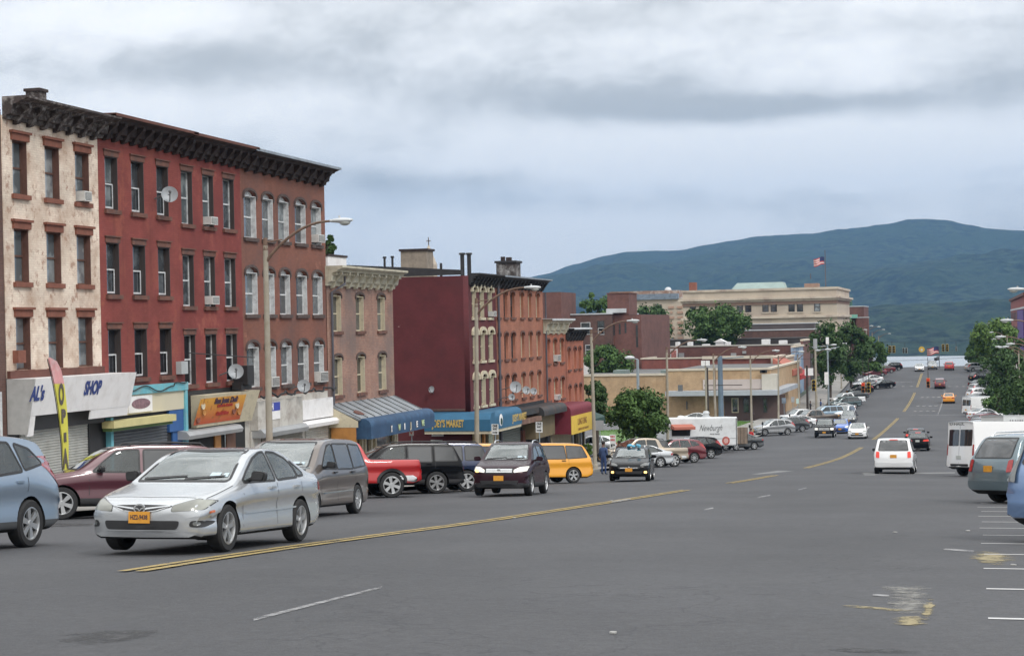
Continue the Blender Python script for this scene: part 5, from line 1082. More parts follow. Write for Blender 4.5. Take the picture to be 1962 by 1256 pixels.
# shop fronts -------------------------------------------------------------
SHUT = mat('shutter_steel', (.50, .50, .47), .5, .3, scale=2, var=.15, dirt=(.36, .35, .32), dscale=1.5); SHUTD = mat('dark_shutter', (.13, .14, .155), .5, .3, scale=2, var=.2)
BLK = mat('black_shopfront', (.022, .021, .023), .6); SIGNW = mat('white_sign_board', (.80, .79, .79), .6, scale=2, var=.05, dirt=(.68, .66, .65), dscale=1.7); SIGNS = mat('grey_sign_side', (.42, .42, .41), .6, scale=4, var=.15)
BLUET = mat('blue_letters', (.035, .06, .22), .6); CYAN = mat('cyan_trim', (.14, .42, .50), .6, scale=2, var=.15, dirt=(.25, .42, .44), dscale=2.5); CREAMP = mat('cream_panel', (.58, .53, .40), .65, scale=1, var=.06); YELP = mat('yellow_box', (.56, .50, .24), .6, scale=2, var=.1)
BLUEP = mat('blue_panel', (.03, .10, .28), .6, scale=1.5, var=.2); GREENP = mat('green_edge', (.08, .14, .04), .6); GREYB = mat('grey_shutter_box', (.36, .37, .38), .5, .3, scale=1, var=.15); GREYE = mat('dark_box_end', (.12, .125, .13), .6)
DIRTYW = mat('dirty_white_boards', (.50, .48, .44), .75, scale=1.2, var=.12, dirt=(.33, .29, .26), dscale=1.6); ORW = mat('orange_wood', (.42, .19, .05), .6, scale=2, var=.25); BRW = mat('brown_door', (.13, .06, .035), .6)
AWB = mat('blue_awning', (.024, .062, .13), .75, scale=1.3, var=.2, dirt=(.04, .105, .2), dscale=1.6); AWB2 = mat('bright_blue_awning', (.025, .115, .21), .7, scale=1.2, var=.2); AWM = mat('maroon_awning', (.17, .02, .035), .75, var=.15); AWY = mat('yellow_awning', (.68, .47, .07), .7, var=.1); AWG = mat('green_awning', (.02, .06, .05), .75); AWDK = mat('dark_awning', (.035, .037, .04), .7, var=.3, dirt=(.08, .05, .04)); OLIVE = mat('olive_board', (.16, .125, .07), .8, scale=1, var=.2)
TANP = mat('tan_shopfront', (.50, .40, .24), .7, scale=1, var=.12, dirt=(.36, .28, .17), dscale=1.5); SHOPGL = panem('shop_glass', (.06, .07, .08), (.02, .025, .03), .5)
def shutter(parent, y0, y1, z0, z1, m, x=LX+.02, slat=.085):
    s = MB(); n = max(3, int((z1-z0)/slat)); pr = []
    for k in range(n):
        z = z0+(z1-z0)*k/n; d = (z1-z0)/n; pr += [(.0, z), (.035, z+d*.25), (.035, z+d*.65), (0, z+d*.9)]
    pr = [(-.05, z0)] + pr + [(0, z1), (-.05, z1)]
    s.prism([(x+o, y0, z) for o, z in pr], (0, y1-y0, 0)); return s.build('roller_shutter', m, parent)
def bx(parent, name, m, y0, y1, z0, z1, o0, o1): s = MB(); s.box(LX+o0, LX+o1, y0, y1, z0, z1); return s.build(name, m, parent)
def sweep(parent, name, m, y0, y1, prof): s = MB(); s.prof_y(prof, y0, y1); return s.build(name, m, parent)
def qp(px, py, off=0): return F(px, py, off)
# base walls behind every shopfront
for rt, (a, b_), ztp, mm in ((b1, YB1, F(60, 722)[1], BLK), (b2, YB2, F(270, 738)[1], BLK), (b3, YB3, F(400, 745)[1], BLK), (b4, YB4, F(550, 756)[1], DIRTYW), (b5, YB5, F(700, 768)[1], TANP), (b6, YB6, F(925, 785)[1], B_MAROON), (b7, YB7, F(990, 775)[1], BLK), (b8, YB8, F(1060, 780)[1], BLK), (b9, YB9, F(1100, 790)[1], OLIVE)):
    bx(rt, 'shop_wall', mm, a+.004, b_-.004, gz(b_)-1.2, ztp-.003, -.32, -.01)
# 1 AL's shop
y0, y1 = YB1; z = GZL(y0); t = qp(60, 723)[1]; bz = qp(60, 793)[1]
shutter(b1, qp(38, 850)[0], qp(166, 850)[0], z-.4, qp(100, 818)[1], SHUT); bx(b1, 'shutter_housing', mat('black_housing', (.035, .033, .034), .5), qp(38, 790)[0], qp(185, 790)[0], qp(100, 818)[1], qp(100, 778)[1], 0, .28)
bx(b1, 'door', BLK, qp(168, 830)[0], y1-.25, z-.6, qp(100, 815)[1], 0, .05); bx(b1, 'stone_band', CORN_R, y0+.02, y1-.02, t+.004, t+.24, .005, .12)
prof = [(.01, t), (1.0, t), (.72, bz), (.01, bz)]
sg = sweep(b1, 'sign_board', SIGNW, y0+.02, y1+.55, prof); e_ = MB(); e_.prism([(LX+a, y0+.015, zz) for a, zz in [(.01, t), (.98, t), (.68, bz-.55), (.01, bz-.55)]], (0, -.04, 0)); e_.build('sign_end', SIGNS, sg)
def slant(s, size, m, par, ycen, w_, tz, bz_, o1, o0, h, frac=.5):    # lettering on a board leaning from out o1 at tz to out o0 at bz_
    zc_ = tz + (bz_-tz)*frac; oc = o1 + (o0-o1)*frac; ang = math.atan2(o1-o0, tz-bz_)
    Rm = FACE_X @ Matrix.Rotation(ang, 4, 'X')
    return text(s, size, m, par, (LX+oc+.02, ycen, zc_), Rm, width=w_, off=.012 + size*.02)
slant("AL's", .62, BLUET, sg, (qp(53, 748, .8)[0]+qp(80, 748, .8)[0])/2, qp(80, 748, .8)[0]-qp(53, 748, .8)[0], t, bz, 1.0, .72, 0, .42); slant('SHOP', .62, BLUET, sg, (qp(156, 743, .8)[0]+qp(188, 743, .8)[0])/2, qp(188, 743, .8)[0]-qp(156, 743, .8)[0], t, bz, 1.0, .72, 0, .38)
o_ = MB(); o_.prof_y([(.66, bz+.003), (.71, bz+.003), (.64, bz-.30), (.60, bz-.30)], qp(190, 810, .5)[0]-.9, y1+.5); o_.build('sign_skirt', SIGNW, sg); o_ = MB(); o_.prof_y([(.66, bz+.003), (.71, bz+.003), (.62, bz-.62), (.58, bz-.62)], y0+.03, y0+.42); o_.build('sign_skirt', SIGNW, sg)
# utility box and lamp box on wall
a = qp(24, 672); bx(b1, 'wall_box', STONE, a[0], qp(39, 690)[0], qp(30, 695)[1], qp(30, 671)[1], .003, .2)
# 2 cyan shop
y0, y1 = YB2; t = qp(270, 745)[1]; z = GZL(y0)
bx(b2, 'fascia_band', CYAN, y0+.55, y1+.1, t-.16, t+.14, .003, .22); bx(b2, 'fascia_post', CYAN, y1-.12, y1+.08, z-.5, t-.163, .003, .2); bx(b2, 'fascia_post', CYAN, qp(203, 850)[0], qp(208, 850)[0], z-.5, qp(205, 800)[1], .003, .2)
bx(b2, 'fascia_panel', CREAMP, y0+.3, y1-.125, qp(270, 791)[1], t-.163, .003, .14)
sb = bx(b2, 'sign', SIGNW, qp(247, 772, .2)[0], qp(292, 772, .2)[0], qp(268, 788)[1], qp(268, 757)[1], .143, .2)
mm = MB(); a0, a1, z0_, z1_ = qp(252, 772, .2)[0], qp(288, 772, .2)[0], qp(268, 782)[1], qp(268, 762)[1]
mm.prism([(LX+.203, (a0+a1)/2+(a1-a0)/2*math.cos(k*math.pi/10), (z0_+z1_)/2+(z1_-z0_)/2*math.sin(k*math.pi/10)) for k in range(20)], (.004, 0, 0)); mm.build('sign_emblem', mat('mauve_print', (.22, .13, .15), .6, scale=9, var=.5), sb)
bx(b2, 'awning_box', YELP, qp(213, 800, .5)[0], qp(333, 800, .5)[0], qp(270, 812, .3)[1], qp(270, 799, .3)[1], .15, .6); bx(b2, 'awning_edge', GREENP, qp(213, 800, .5)[0]+.05, qp(333, 800, .5)[0]-.1, qp(270, 818, .3)[1], qp(270, 812, .3)[1]-.003, .15, .5)
shutter(b2, qp(211, 830)[0], qp(318, 830)[0], z-.4, qp(270, 816)[1], SHUTD, slat=.11); bx(b2, 'side_panel', BLUEP, qp(319, 800)[0], y1-.14, qp(330, 826)[1], qp(330, 785)[1], .003, .12); bx(b2, 'side_panel', BLUEP, qp(328, 830)[0], y1-.14, z-.4, qp(330, 826)[1]-.01, .003, .06)
# 3 deli with orange menu board
y0, y1 = YB3; z = GZL(y0); t = qp(420, 752)[1]; bz = qp(420, 812)[1]
sg = sweep(b3, 'sign_board', CREAM, qp(362, 780)[0]+.15, y1+.15, [(.01, t), (.62, t), (.22, bz), (.01, bz)])
# menu board: orange print
m, nt, b = nodes('menu_print'); g = N(nt, 'ShaderNodeNewGeometry'); s_ = N(nt, 'ShaderNodeSeparateXYZ'); nt.links.new(g.outputs['Position'], s_.inputs[0])
o = mixc(nt, ramp(nt, s_.outputs[2], bz+.2, t-.2), (.50, .09, .03), (.72, .36, .05)); o = mixc(nt, ramp(nt, nz(nt, 3.2, 5), .58, .66), o, (.36, .12, .03)); nt.links.new(o, b.inputs['Base Color'])
ya, yb = qp(376, 782, .4)[0], qp(464, 782, .4)[0]; lerp = lambda zz: .22+(.62-.22)*(zz-bz)/(t-bz)
mb = MB(); mb.prism([(LX+lerp(bz+.12)+.006, ya, bz+.12), (LX+lerp(bz+.12)+.006, yb, bz+.12), (LX+lerp(t-.12)+.006, yb, t-.12), (LX+lerp(t-.12)+.006, ya, t-.12)], (.012, 0, 0)); mo = mb.build('menu_board', m, sg)
slant('San Juan Deli', .3, mat('dark_print', (.06, .03, .06), .6, var=0), mo, (ya+yb)/2+.25, (yb-ya)*.5, t, bz, .64, .24, 0, .22); slant('Cuchifritos', .2, mat('red_print', (.4, .03, .02), .6, var=0), mo, (ya+yb)/2+.2, (yb-ya)*.28, t, bz, .64, .24, 0, .62)
slant('Comida Criolla', .13, MATS['red_print'], mo, (ya+yb)/2+.25, (yb-ya)*.34, t, bz, .64, .24, 0, .38)
for k, (u, v_) in enumerate([(.08, .74), (.14, .5), (.06, .22), (.84, .62), (.93, .34), (.80, .40)]):
    yy = ya+(yb-ya)*u; zz = bz+.12+(t-bz-.24)*v_; d_ = MB(); d_.lathe([(.001, .012), (.11, .012), (.15, .03), (.16, 0)], (LX+lerp(zz)+.02, yy, zz), 'x', 14); d_.build('food_picture', [CREAM, MATS['orange_wood'], STONE][k % 3], mo)
sweep(b3, 'shutter_box', GREYB, qp(356, 815, .4)[0], qp(460, 815, .4)[0], [(.0, bz-.02), (.42, bz-.08), (.55, bz-.22), (.5, bz-.36), (.0, bz-.36)])
ze = z-.5; bx(b3, 'doorway', mat('dark_shop_interior', (.015, .014, .014), .8), qp(365, 840)[0], y1-.1, ze, bz-.37, .003, .03)
for u0, u1, mm_ in ((408, 419, ORW), (430, 447, BRW), (426, 428, CHROME)): bx(b3, 'door_panel', mm_, qp(u0, 840)[0], qp(u1, 840)[0], ze, bz-.37, .035, .10)
# 4 dirty white boards
y0, y1 = YB4; z = GZL(y0); t = qp(550, 764)[1]
for k, (u0, u1, ya_, yb_, m_, o_) in enumerate([(479, 566, 764, 818, DIRTYW, .34), (567, 629, 764, 801, SIGNW, .24)]):
    mx = (u0+u1)/2; bx(b4, 'fascia_boards', m_, qp(u0, 780)[0], qp(u1, 780)[0], qp(mx, yb_)[1], qp(mx, ya_)[1], .003, o_)
sg = bx(b4, 'sign', mat('blue_print', (.04, .06, .35), .6, var=.1), qp(514, 780, .35)[0], qp(536, 780, .35)[0], qp(524, 785)[1], qp(524, 769)[1], .345, .37); bx(b4, 'sign', SIGNW, qp(514, 780, .35)[0], qp(536, 780, .35)[0], qp(524, 801)[1], qp(524, 785)[1]-.003, .345, .37)
slant('H', .36, SIGNW, sg, qp(520, 780, .35)[0], .3, qp(524, 769)[1], qp(524, 785)[1], .36, .36, 0, .5)
bt = qp(540, 812)[1]; sweep(b4, 'shutter_box', GREYB, qp(498, 820, .4)[0], qp(584, 820, .4)[0], [(.0, bt), (.45, bt-.05), (.6, bt-.2), (.55, bt-.38), (0, bt-.38)])
bt2 = qp(610, 801)[1]; sweep(b4, 'shutter_box', SIGNW, qp(582, 806, .4)[0], y1+.1, [(.0, bt2), (.4, bt2-.03), (.52, bt2-.14), (.48, bt2-.30), (0, bt2-.30)])
shutter(b4, qp(585, 840)[0], y1-.25, z-.6, bt2-.31, SHUT, slat=.12); shutter(b4, qp(500, 840)[0], qp(578, 840)[0], z-.6, bt-.39, mat('rusty_shutter', (.24, .23, .20), .6, .2, var=.2, dirt=(.14, .12, .1)), slat=.2)
bx(b4, 'door', DIRTYW, qp(479, 850)[0], qp(494, 850)[0], z-.6, bt-.1, .003, .06)
# 5 canopy with blue awning
y0, y1 = YB5; z = GZL(y0); t = qp(690, 766)[1]; zl = qp(700, 800, 1.5)[1]; zb = zl - .95
cn_ = MB(); cn_.prof_y([(.003, t), (1.45, zl-.02), (1.45, zl-.10), (.003, t-.08)], y0+.1, y1+.05); cno = cn_.build('canopy', TIN, b5)
for k in range(10):
    yy = y0+.3+(y1-y0-.5)*k/9; sweep(cno, 'roof_seam', GREYE, yy-.025, yy+.025, [(.003, t+.003), (1.45, zl-.017), (1.45, zl+.02), (.003, t+.04)])
rs = MB(); rs.prism([(LX+1.0+.22*math.cos(k*.63)*(1+.3*math.sin(k*2)), y0+1.25+.4*math.sin(k*.63), t+(zl-t)*(1.0+.22*math.cos(k*.63)*(1+.3*math.sin(k*2)))/1.45+.015) for k in range(10)], (0, 0, .01)); rs.build('rust_patch', mat('rust', (.14, .055, .04), .9, var=.3, scale=6), cno)
sweep(b5, 'canopy_end', CREAM, y0+.05, y0+.1, [(.003, t-.09), (1.4, zl-.12), (1.4, zl-.4), (.003, zl-.4)]); bx(b5, 'canopy_post', ORW, y0+.06, y0+.1, zl-1.3, zl-.41, .1, 1.3)
AWP = [(1.05, zl-.02)] + [(1.55+.38*math.sin(a), zl-.38+.36*math.cos(a)) for a in [k*math.pi/12 for k in range(0, 7)]] + [(1.93, zb), (1.05, zb)]
aw = sweep(b5, 'awning', AWB, y0+.35, y1+.55, AWP)
for k, (ch, u, w_) in enumerate([('X', .30, .22), ('W', .42, .34), ('I', .50, .14), ('J', .60, .20), ('E', .70, .24), ('WE', .80, .42)]):
    yy = y0+.35+(y1-y0+.2)*u; text(ch, .40, [SIGNW, mat('pale_green_letters', (.5, .62, .35), .6), SIGNW, CREAM, SIGNW, MATS['pale_green_letters']][k], aw, (LX+1.936, yy, zb+.28), width=w_, off=.015)
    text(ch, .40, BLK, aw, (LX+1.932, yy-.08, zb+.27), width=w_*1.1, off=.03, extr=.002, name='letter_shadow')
zd = z-.7
bx(b5, 'shop_window', SHOPGL, qp(718, 840)[0], qp(748, 840)[0]-.1, z+.3, zb+.25, .003, .06); bx(b5, 'shop_window', SHOPGL, y0+.3, y0+3.2, z+.5, zb+.5, .003, .06); bx(b5, 'door', BLK, qp(696, 850)[0], qp(702, 850)[0], zd, zb+.3, .003, .07)
for u in (686, 692, 704, 712, 749, 753): bx(b5, 'pilaster', CREAM, qp(u, 840)[0], qp(u, 840)[0]+.22, zd, zb+.45, .065, .2)
# 6 maroon shop with bright blue awning, wrapped round the corner
y0, y1 = YB6; z = GZL(y0); t = qp(925, 784)[1]; zb = qp(925, 818)[1]; zb2 = zb - .32
def AW(out, tt, bb): return [(.003, tt)] + [(out-.4+.4*math.sin(a), tt-.4+.4*math.cos(a)) for a in [k*math.pi/10 for k in range(6)]] + [(out, bb), (.003, bb)]
aw = sweep(b6, 'awning', AWB2, y0-.1, y1+.1, AW(1.5, t, zb)); s = MB(); s.prism([(LX-2.5, y0-.1-1.1, zb), (LX-2.5, y0-.1-1.1, t-.4), (LX-2.5, y0-.1-.8, t-.05), (LX-2.5, y0-.1, t), (LX-2.5, y0-.1, zb)], (4.0, 0, 0)); aw2 = s.build('awning', AWB2, b6)
AWL = mat('ochre_letters', (.52, .36, .10), .6, scale=5, var=.3)
text("JOEY'S MARKET", .58, AWL, aw2, (LX-1.05, y0-1.215, zb+.42), FACE_CAM, width=1.95, off=.02); text("JOEY'S MARKET", .58, AWL, aw, (LX+1.507, y0+5.5, zb+.42), width=3.4, off=.02)
s = MB(); s.lathe([(.001, .02), (.33, .02), (.36, 0)], (LX+1.50, y0+1.2, zb+.5), 'x', 18); s.build('awning_emblem', SIGNW, aw); s = MB(); s.lathe([(.001, .04), (.2, .04), (.22, 0)], (LX+1.50, y0+1.2, zb+.42), 'x', 18); s.build('awning_emblem', AWG, aw)
bx(b6, 'awning_lip', CREAM, y0-.1, y1+.1, zb2+.15, zb-.003, .003, 1.45)
s = MB(); s.box(LX-2.5, LX+1.45, y0-1.15, y0-.103, zb2+.15, zb-.003); s.build('awning_lip', CREAM, b6)
bx(b6, 'doorway', MATS['dark_shop_interior'], y0+.8, y1-.3, z-.6, zb2+.15, .003, .04); 
for k, m_ in enumerate((TANP, TANP, ORW, TANP, TANP, TANP)): bx(b6, 'pilaster', m_, y0+.1+k*(y1-y0)/6, y0+.1+k*(y1-y0)/6+.3, z-.6, zb2+.15, .045, .18)
bx(b6, 'poster', mat('poster_print', (.42, .46, .36), .6, scale=6, var=.6), y0+3.0, y0+3.9, z+1.2, z+2.3, .19, .22)
# side wall detail
yS = YB6[0]
def sidepix(px, py): return ony(px, py, yS)
a = sidepix(828, 820); c = sidepix(850, 835); s = MB(); s.box(a[0], c[0], yS-.12, yS-.005, c[1], a[1]); wv = s.build('window', SIGNW, b6); s = MB(); s.box(a[0]+.1, c[0]-.1, yS-.14, yS-.123, c[1]+.1, a[1]-.1); s.build('pane', GREYE, wv)
a = sidepix(826, 842); c = sidepix(848, 858); s = MB(); s.box(a[0], c[0], yS-.1, yS-.005, c[1], a[1]); s.build('poster', mat('mural_print', (.5, .52, .5), .6, scale=5, var=.5), b6)
a = sidepix(757, 786); c = sidepix(905, 784); s = MB(); s.box(a[0]-8, LX-.34, yS-.1, yS-.005, a[1]-.05, a[1]+.08); s.build('string_course', B_DKBR, b6)
# raised parapet/roof wedge of the maroon block
s = MB(); zr = F(925, 528)[1]; s.prism([(LX-.4, yS-.05, zr+.002), (LX-.4, yS-.05, zr+.28), (LX-9.3, yS-.05, zr+.9), (LX-14, yS-.05, zr+.95), (LX-14, yS-.05, zr+.002)], (0, .35, 0)); s.build('parapet', CORN_K, b6)
# 7 shops
y0, y1 = YB7; z = GZL(y0); t = qp(968, 785)[1]; ym = (y0+y1)/2-.3
bx(b7, 'fascia', AWDK, y0+.05, ym, qp(968, 797)[1], t, .003, 1.2); bx(b7, 'awning_edge', mat('brown_tin', (.17, .09, .065), .7, var=.3, dirt=(.3, .2, .15)), y0+.05, ym, qp(968, 812)[1], qp(968, 803)[1], .003, 1.35); shutter(b7, y0+.5, ym-.6, z-.6, qp(968, 815)[1], mat('green_grey_shutter', (.15, .165, .15), .6), slat=.15)
t2 = qp(1018, 776)[1]; sweep(b7, 'awning', AWDK, ym+.1, y1+.3, AW(1.5, t2, t2-.6)); bx(b7, 'fascia', OLIVE, ym+.1, y1-.9, t2-2.1, t2-.603, .003, .9); bx(b7, 'doorway', MATS['dark_shop_interior'], ym+.5, y1-.3, z-.6, t2-2.11, .003, .05)
bx(b7, 'door_panel', CORN_R, ym-.45, ym+.2, z-.6, t-1.5, .003, .2)
# 8 maroon awning with yellow sign
y0, y1 = YB8; z = GZL(y0); t = qp(1075, 772)[1]; zb = t-1.95
aw = sweep(b8, 'awning', AWM, y0+.6, y1+.9, AW(1.7, t, zb)); sg = bx(b8, 'sign', AWY, y0+.65, y1+.85, zb-.05, t-.72, 1.703, 1.73); text('LUNG FUNG', .6, mat('brown_print', (.2, .08, .02), .6, var=0), sg, (LX+1.733, (y0+y1)/2+.6, zb+.72), width=2.9, off=.02); text('CHINESE RESTAURANT', .22, MATS['brown_print'], sg, (LX+1.733, (y0+y1)/2+.9, zb+.2), width=3.5, off=.006)
bx(b8, 'shop_front', mat('tan_panel', (.36, .31, .22), .75, var=.15, dirt=(.28, .23, .16)), y0+.8, y1-.2, z-.6, zb+.2, .003, .3); bx(b8, 'pilaster', BLK, y0+.1, y0+.75, z-.6, zb+.1, .003, .2)
y0, y1 = YB9; z = GZL(y0); t = qp(1115, 792)[1]
aw = sweep(b9, 'awning', AWG, y0+.3, y1+.2, [(.003, t+.35), (1.6, t-.25), (1.6, t-.95), (.003, t-.95)]); bx(b9, 'awning_stripe', SIGNW, y0+.5, y1+.1, t-.88, t-.82, 1.603, 1.62)
bx(b9, 'shop_window', SHOPGL, y0+.4, y1-.2, z-.5, t-1.0, .003, .07)
for k in range(6): bx(b9, 'pilaster', [CREAM, WFR, OLIVE][k % 3], y0+.3+k*(y1-y0-.4)/6, y0+.45+k*(y1-y0-.4)/6, z-.5, t-1.0, .075, .16)

# drain pipes, cables
def pipe(parent, name, px, pya, pyb, m, r_=.055, off=.1):
    y, za = F(px, pya); _, zb_ = F(px, pyb); s = MB(); s.tube([(LX+off, y, za), (LX+off, y, zb_)], r_, 8); return s.build(name, m, parent)
PIPE = mat('grey_drain_pipe', (.10, .10, .12), .5, .3)
y_, za = F(631, 580); s = MB(); s.tube([(LX+.5, y_+.75, F(640, 530)[1]), (LX+.5, y_+.75, F(640, 544)[1]), (LX+.12, y_, F(631, 560)[1]), (LX+.12, y_, GZL(y_))], .06, 8); s.build('drain_pipe', PIPE, b5)
pipe(b7, 'drain_pipe', 950, 538, 880, PIPE, .08, .15); pipe(b8, 'drain_pipe', 1041.5, 560, 880, PIPE, .06, .12)
y_ = YB2[0]+3.0
pts = []
for k in range(60):
    t_ = k/59; px_ = 225+120*t_; yy, zz = F(px_, 738 + 5*math.sin(t_*14) + (6 if t_ < .8 else -18*(t_-.8)*3)); pts.append((LX+.27, yy, zz))
s = MB(); s.tube(pts, .022, 5); s.build('cable', CABLE, b2)
pts = [(LX+.5+.06*math.sin(k*1.3), F(478+k*3.9, 770)[0], F(550, 752+3.5*math.sin(k*.9)+2*math.sin(k*2.3))[1]+.02) for k in range(39)]; s = MB(); s.tube(pts, .045, 5); s.build('cable_bundle', CABLE, b4)
a = F(345, 676); c = F(472, 673); s = MB(); s.tube([(LX+.35, a[0], a[1]), (LX+.35, c[0], c[1]-.25)], .022, 6); s.build('cable', IRON, b3)
bx(b2, 'meter_box', mat('pale_box', (.4, .42, .43), .6), F(337, 700)[0], F(351, 700)[0]-.05, F(344, 716)[1], F(344, 692)[1], .003, .22)

# air conditioners and dishes (things of their own)
def ac(px, py0, py1, wpx, label):
    y = F(px, py1)[0]; y2 = F(px+wpx, py1)[0]; z0 = F(px, py1)[1]; z1 = F(px, py0)[1]
    r_ = thing('air_conditioner', label, 'air conditioner', (LX, (y+y2)/2, z0), 'window air conditioners in the brick row')
    s = MB(); s.box(LX-.12, LX+.26, y, y2, z0, z1); cs_ = s.build('case', ACM, r_); s = MB(); s.box(LX+.263, LX+.275, y+.05, y2-.05, z0+.05, z1-.05); s.build('grille', ACD, r_)
    s = MB()
    for k in range(6): s.box(LX+.276, LX+.285, y+.05, y2-.05, z0+.06+(z1-z0-.12)*k/6, z0+.075+(z1-z0-.12)*k/6)
    s.build('fins', ACM, r_)
ac(149, 366, 385, 14, 'white air conditioner in the top right window of the pale painted building'); ac(393, 415, 430, 13, 'air conditioner in a top floor window of the red building'); ac(396, 567, 583, 13, 'air conditioner in a second floor window of the red building')
ac(600, 449, 464, 12, 'air conditioner in the top floor right end window of the brown building'); ac(511, 722, 741, 14, 'air conditioner in a low window of the brown building, beside the lamp post'); ac(604, 712, 732, 15, 'air conditioner in the lowest right end window of the brown building')
ac(939, 596, 606, 5, 'small air conditioner high on the maroon building'); ac(1062, 680, 692, 6, 'small air conditioner on the narrow orange building, upper floor'); ac(1062, 756, 766, 6, 'small air conditioner on the narrow orange building, above the maroon awning')
def dish(px, py, rpx, out, label, on='x', yv=None, look=(1, -.5, .25), arm=True):
    if on == 'x': y, z = F(px, py, out); c = Vector((LX+out, y, z))
    else: x, z = ony(px, py, yv); c = Vector((x, yv-out, z))
    dist = c.length; r_ = rpx*dist/FPX; d = Vector(look).normalized()
    root = thing('satellite_dish', label, 'satellite dish', c, 'satellite dishes on the brick row')
    M = d.to_track_quat('Z', 'Y').to_matrix().to_4x4(); s = MB(); s.lathe([(.001, -r_*.28), (r_*.4, -r_*.24), (r_*.75, -r_*.12), (r_, 0), (r_*.98, -.02), (r_*.7, -r_*.17), (.001, -r_*.33)], (0, 0, 0), 'z', 24)
    me = s.mesh('reflector'); me.transform(M); me.materials.append(DISHM); smooth_mesh(me, 50); link(bpy.data.objects.new('reflector', me), root)
    s = MB(); s.tube([d*(-r_*.2) + Vector((0, 0, -r_*.9)), d*(r_*.6) + Vector((0, 0, -r_*.75)), d*(r_*1.05)], .02, 6); s.ell(d*(r_*1.08), (.06, .06, .06), 8, 6); s.build('feed_arm', GREYE, root, world=False)
    s = MB(); back = Vector((-out, 0, -.15)) if on == 'x' else Vector((0, out, -.25)); s.tube([d*(-r_*.3), back*.5 + Vector((0, 0, .05)), back], .03, 6); s.build('mount', GREYE, root, world=False)
dish(325, 372, 15.5, .6, 'satellite dish high on the red building between the upper windows', look=(.55, -1, .25)); dish(452, 711, 14.5, .7, 'pale satellite dish over the deli sign', look=(.5, -1, .3)); dish(582, 739, 12.5, .7, 'grey satellite dish over the white boarded shopfront', look=(.6, -1, .3))
dish(830, 745, 6.5, .35, 'small satellite dish on the blank maroon side wall', on='y', yv=YB6[0], look=(-.35, -1, .2)); dish(988, 741, 11.5, .9, 'largest satellite dish of the cluster on the orange building', look=(.5, -1, .3)); dish(1008.5, 747, 8, .9, 'middle satellite dish of the three in a line on the orange building', look=(.7, -1, .3))
dish(1022.5, 749, 7, .9, 'right hand satellite dish of the three in a line on the orange building', look=(.8, -1, .3)); dish(980.5, 760, 6.5, .9, 'lowest satellite dish on the orange building, above the blue awning end', look=(.5, -1, .2))
s = MB(); y_, z_ = F(472, 712, .5); s.box(LX+.1, LX+.7, y_-.35, y_+.3, z_-.5, z_+.25); s.box(LX+.1, LX+.5, y_-.5, y_+.5, z_-.7, z_-.4); tag(s.build('junction_boxes', BLK), 'black box of cables beside the dish over the deli sign', 'electrical box')
# roof things
def roofbox(name, label, cat, px0, px1, py0, py1, off, m, grp=None, deepx=1.2):
    y0 = F(px0, py1, off)[0]; y1 = F(px1, py1, off)[0]; z0 = F((px0+px1)/2, py1, off)[1]; z1 = F((px0+px1)/2, py0, off)[1]
    r_ = thing(name, label, cat, (LX+off, (y0+y1)/2, z0), grp); s = MB(); s.box(LX+off-deepx, LX+off, y0, y1, z0-1.2, z1); s.build('body', m, r_)
    s = MB(); s.box(LX+off-deepx-.05, LX+off+.05, y0-.05, y1+.05, z1+.002, z1+.1); s.build('cap', CORN_D, r_); return r_
roofbox('chimney', 'low dark roof hatch on the pale painted building', 'roof hatch', 75, 89, 176, 186, -1.2, CORN_B, None, deepx=.5)
roofbox('chimney', 'white painted chimney above the cream cornice', 'chimney', 628, 664, 492, 506, -1.2, SIGNW, None); 
def roofpost(px, py0, py1, r_, label, head=True):
    x, z0 = ony(px, py1, 102); _, z1 = ony(px, py0, 102); s = MB(); s.cyl((x, 102, z0-1), (x, 102, z1), r_, n=10)
    if head: s.cyl((x, 102, z1), (x, 102, z1+.12), r_*1.7, r_*1.5, n=10)
    tag(s.build('vent_pipe', CORN_K, smooth=True), label, 'vent pipe', 'vent pipes on the maroon roof')
roofpost(737, 495, 505, .07, 'left of the two small vents near the left end of the maroon roof'); roofpost(752, 494, 505, .07, 'right of the two small vents near the left end of the maroon roof'); roofpost(886, 488, 512, .125, 'left of the two tall black vents on the maroon roof'); roofpost(899, 488, 513, .125, 'right of the two tall black vents on the maroon roof'); roofpost(845, 504, 510, .08, 'thin short pipe alone on the maroon roof', False)
def ybox(name, label, cat, px0, px1, py0, py1, yv, deep, m, grp=None, capm=None, build_label=True):
    x0, z0 = ony(px0, py1, yv); x1, z1 = ony(px1, py0, yv); r_ = thing(name, label, cat, ((x0+x1)/2, yv, z0), grp); s = MB(); s.box(x0, x1, yv, yv+deep, z0-1.6, z1); s.build("wall", m, r_)
    if capm: s = MB(); s.box(x0-.1, x1+.1, yv-.1, yv+deep+.1, z1+.003, z1+.15); s.build('cap', capm, r_)
    return r_, x0, x1, z0, z1
ybox('chimney', 'broad tan brick block on the roof line beside the church spire', 'chimney', 768, 817, 480, 506, 112, 1.5, mat('tan_brick', (.25, .21, .17), .9, scale=3, var=.3), None, CORN_D)
r_, xa, xb, za, zb_ = ybox('chimney', 'dark chimney stack with pots on the maroon and orange roof', 'chimney', 951, 986, 503, 524, 115, 1.6, mat('sooty_brick', (.06, .05, .048), .9, dirt=(.42, .42, .42), dscale=1.2, scale=3, var=.3), None, CORN_K)
s = MB(); s.box(xa+.25, xa+.5, 115.3, 115.6, zb_+.15, zb_+.45); s.box(xb-.7, xb-.35, 115.3, 115.6, zb_+.15, zb_+.4); s.build('pots', CORN_D, r_)
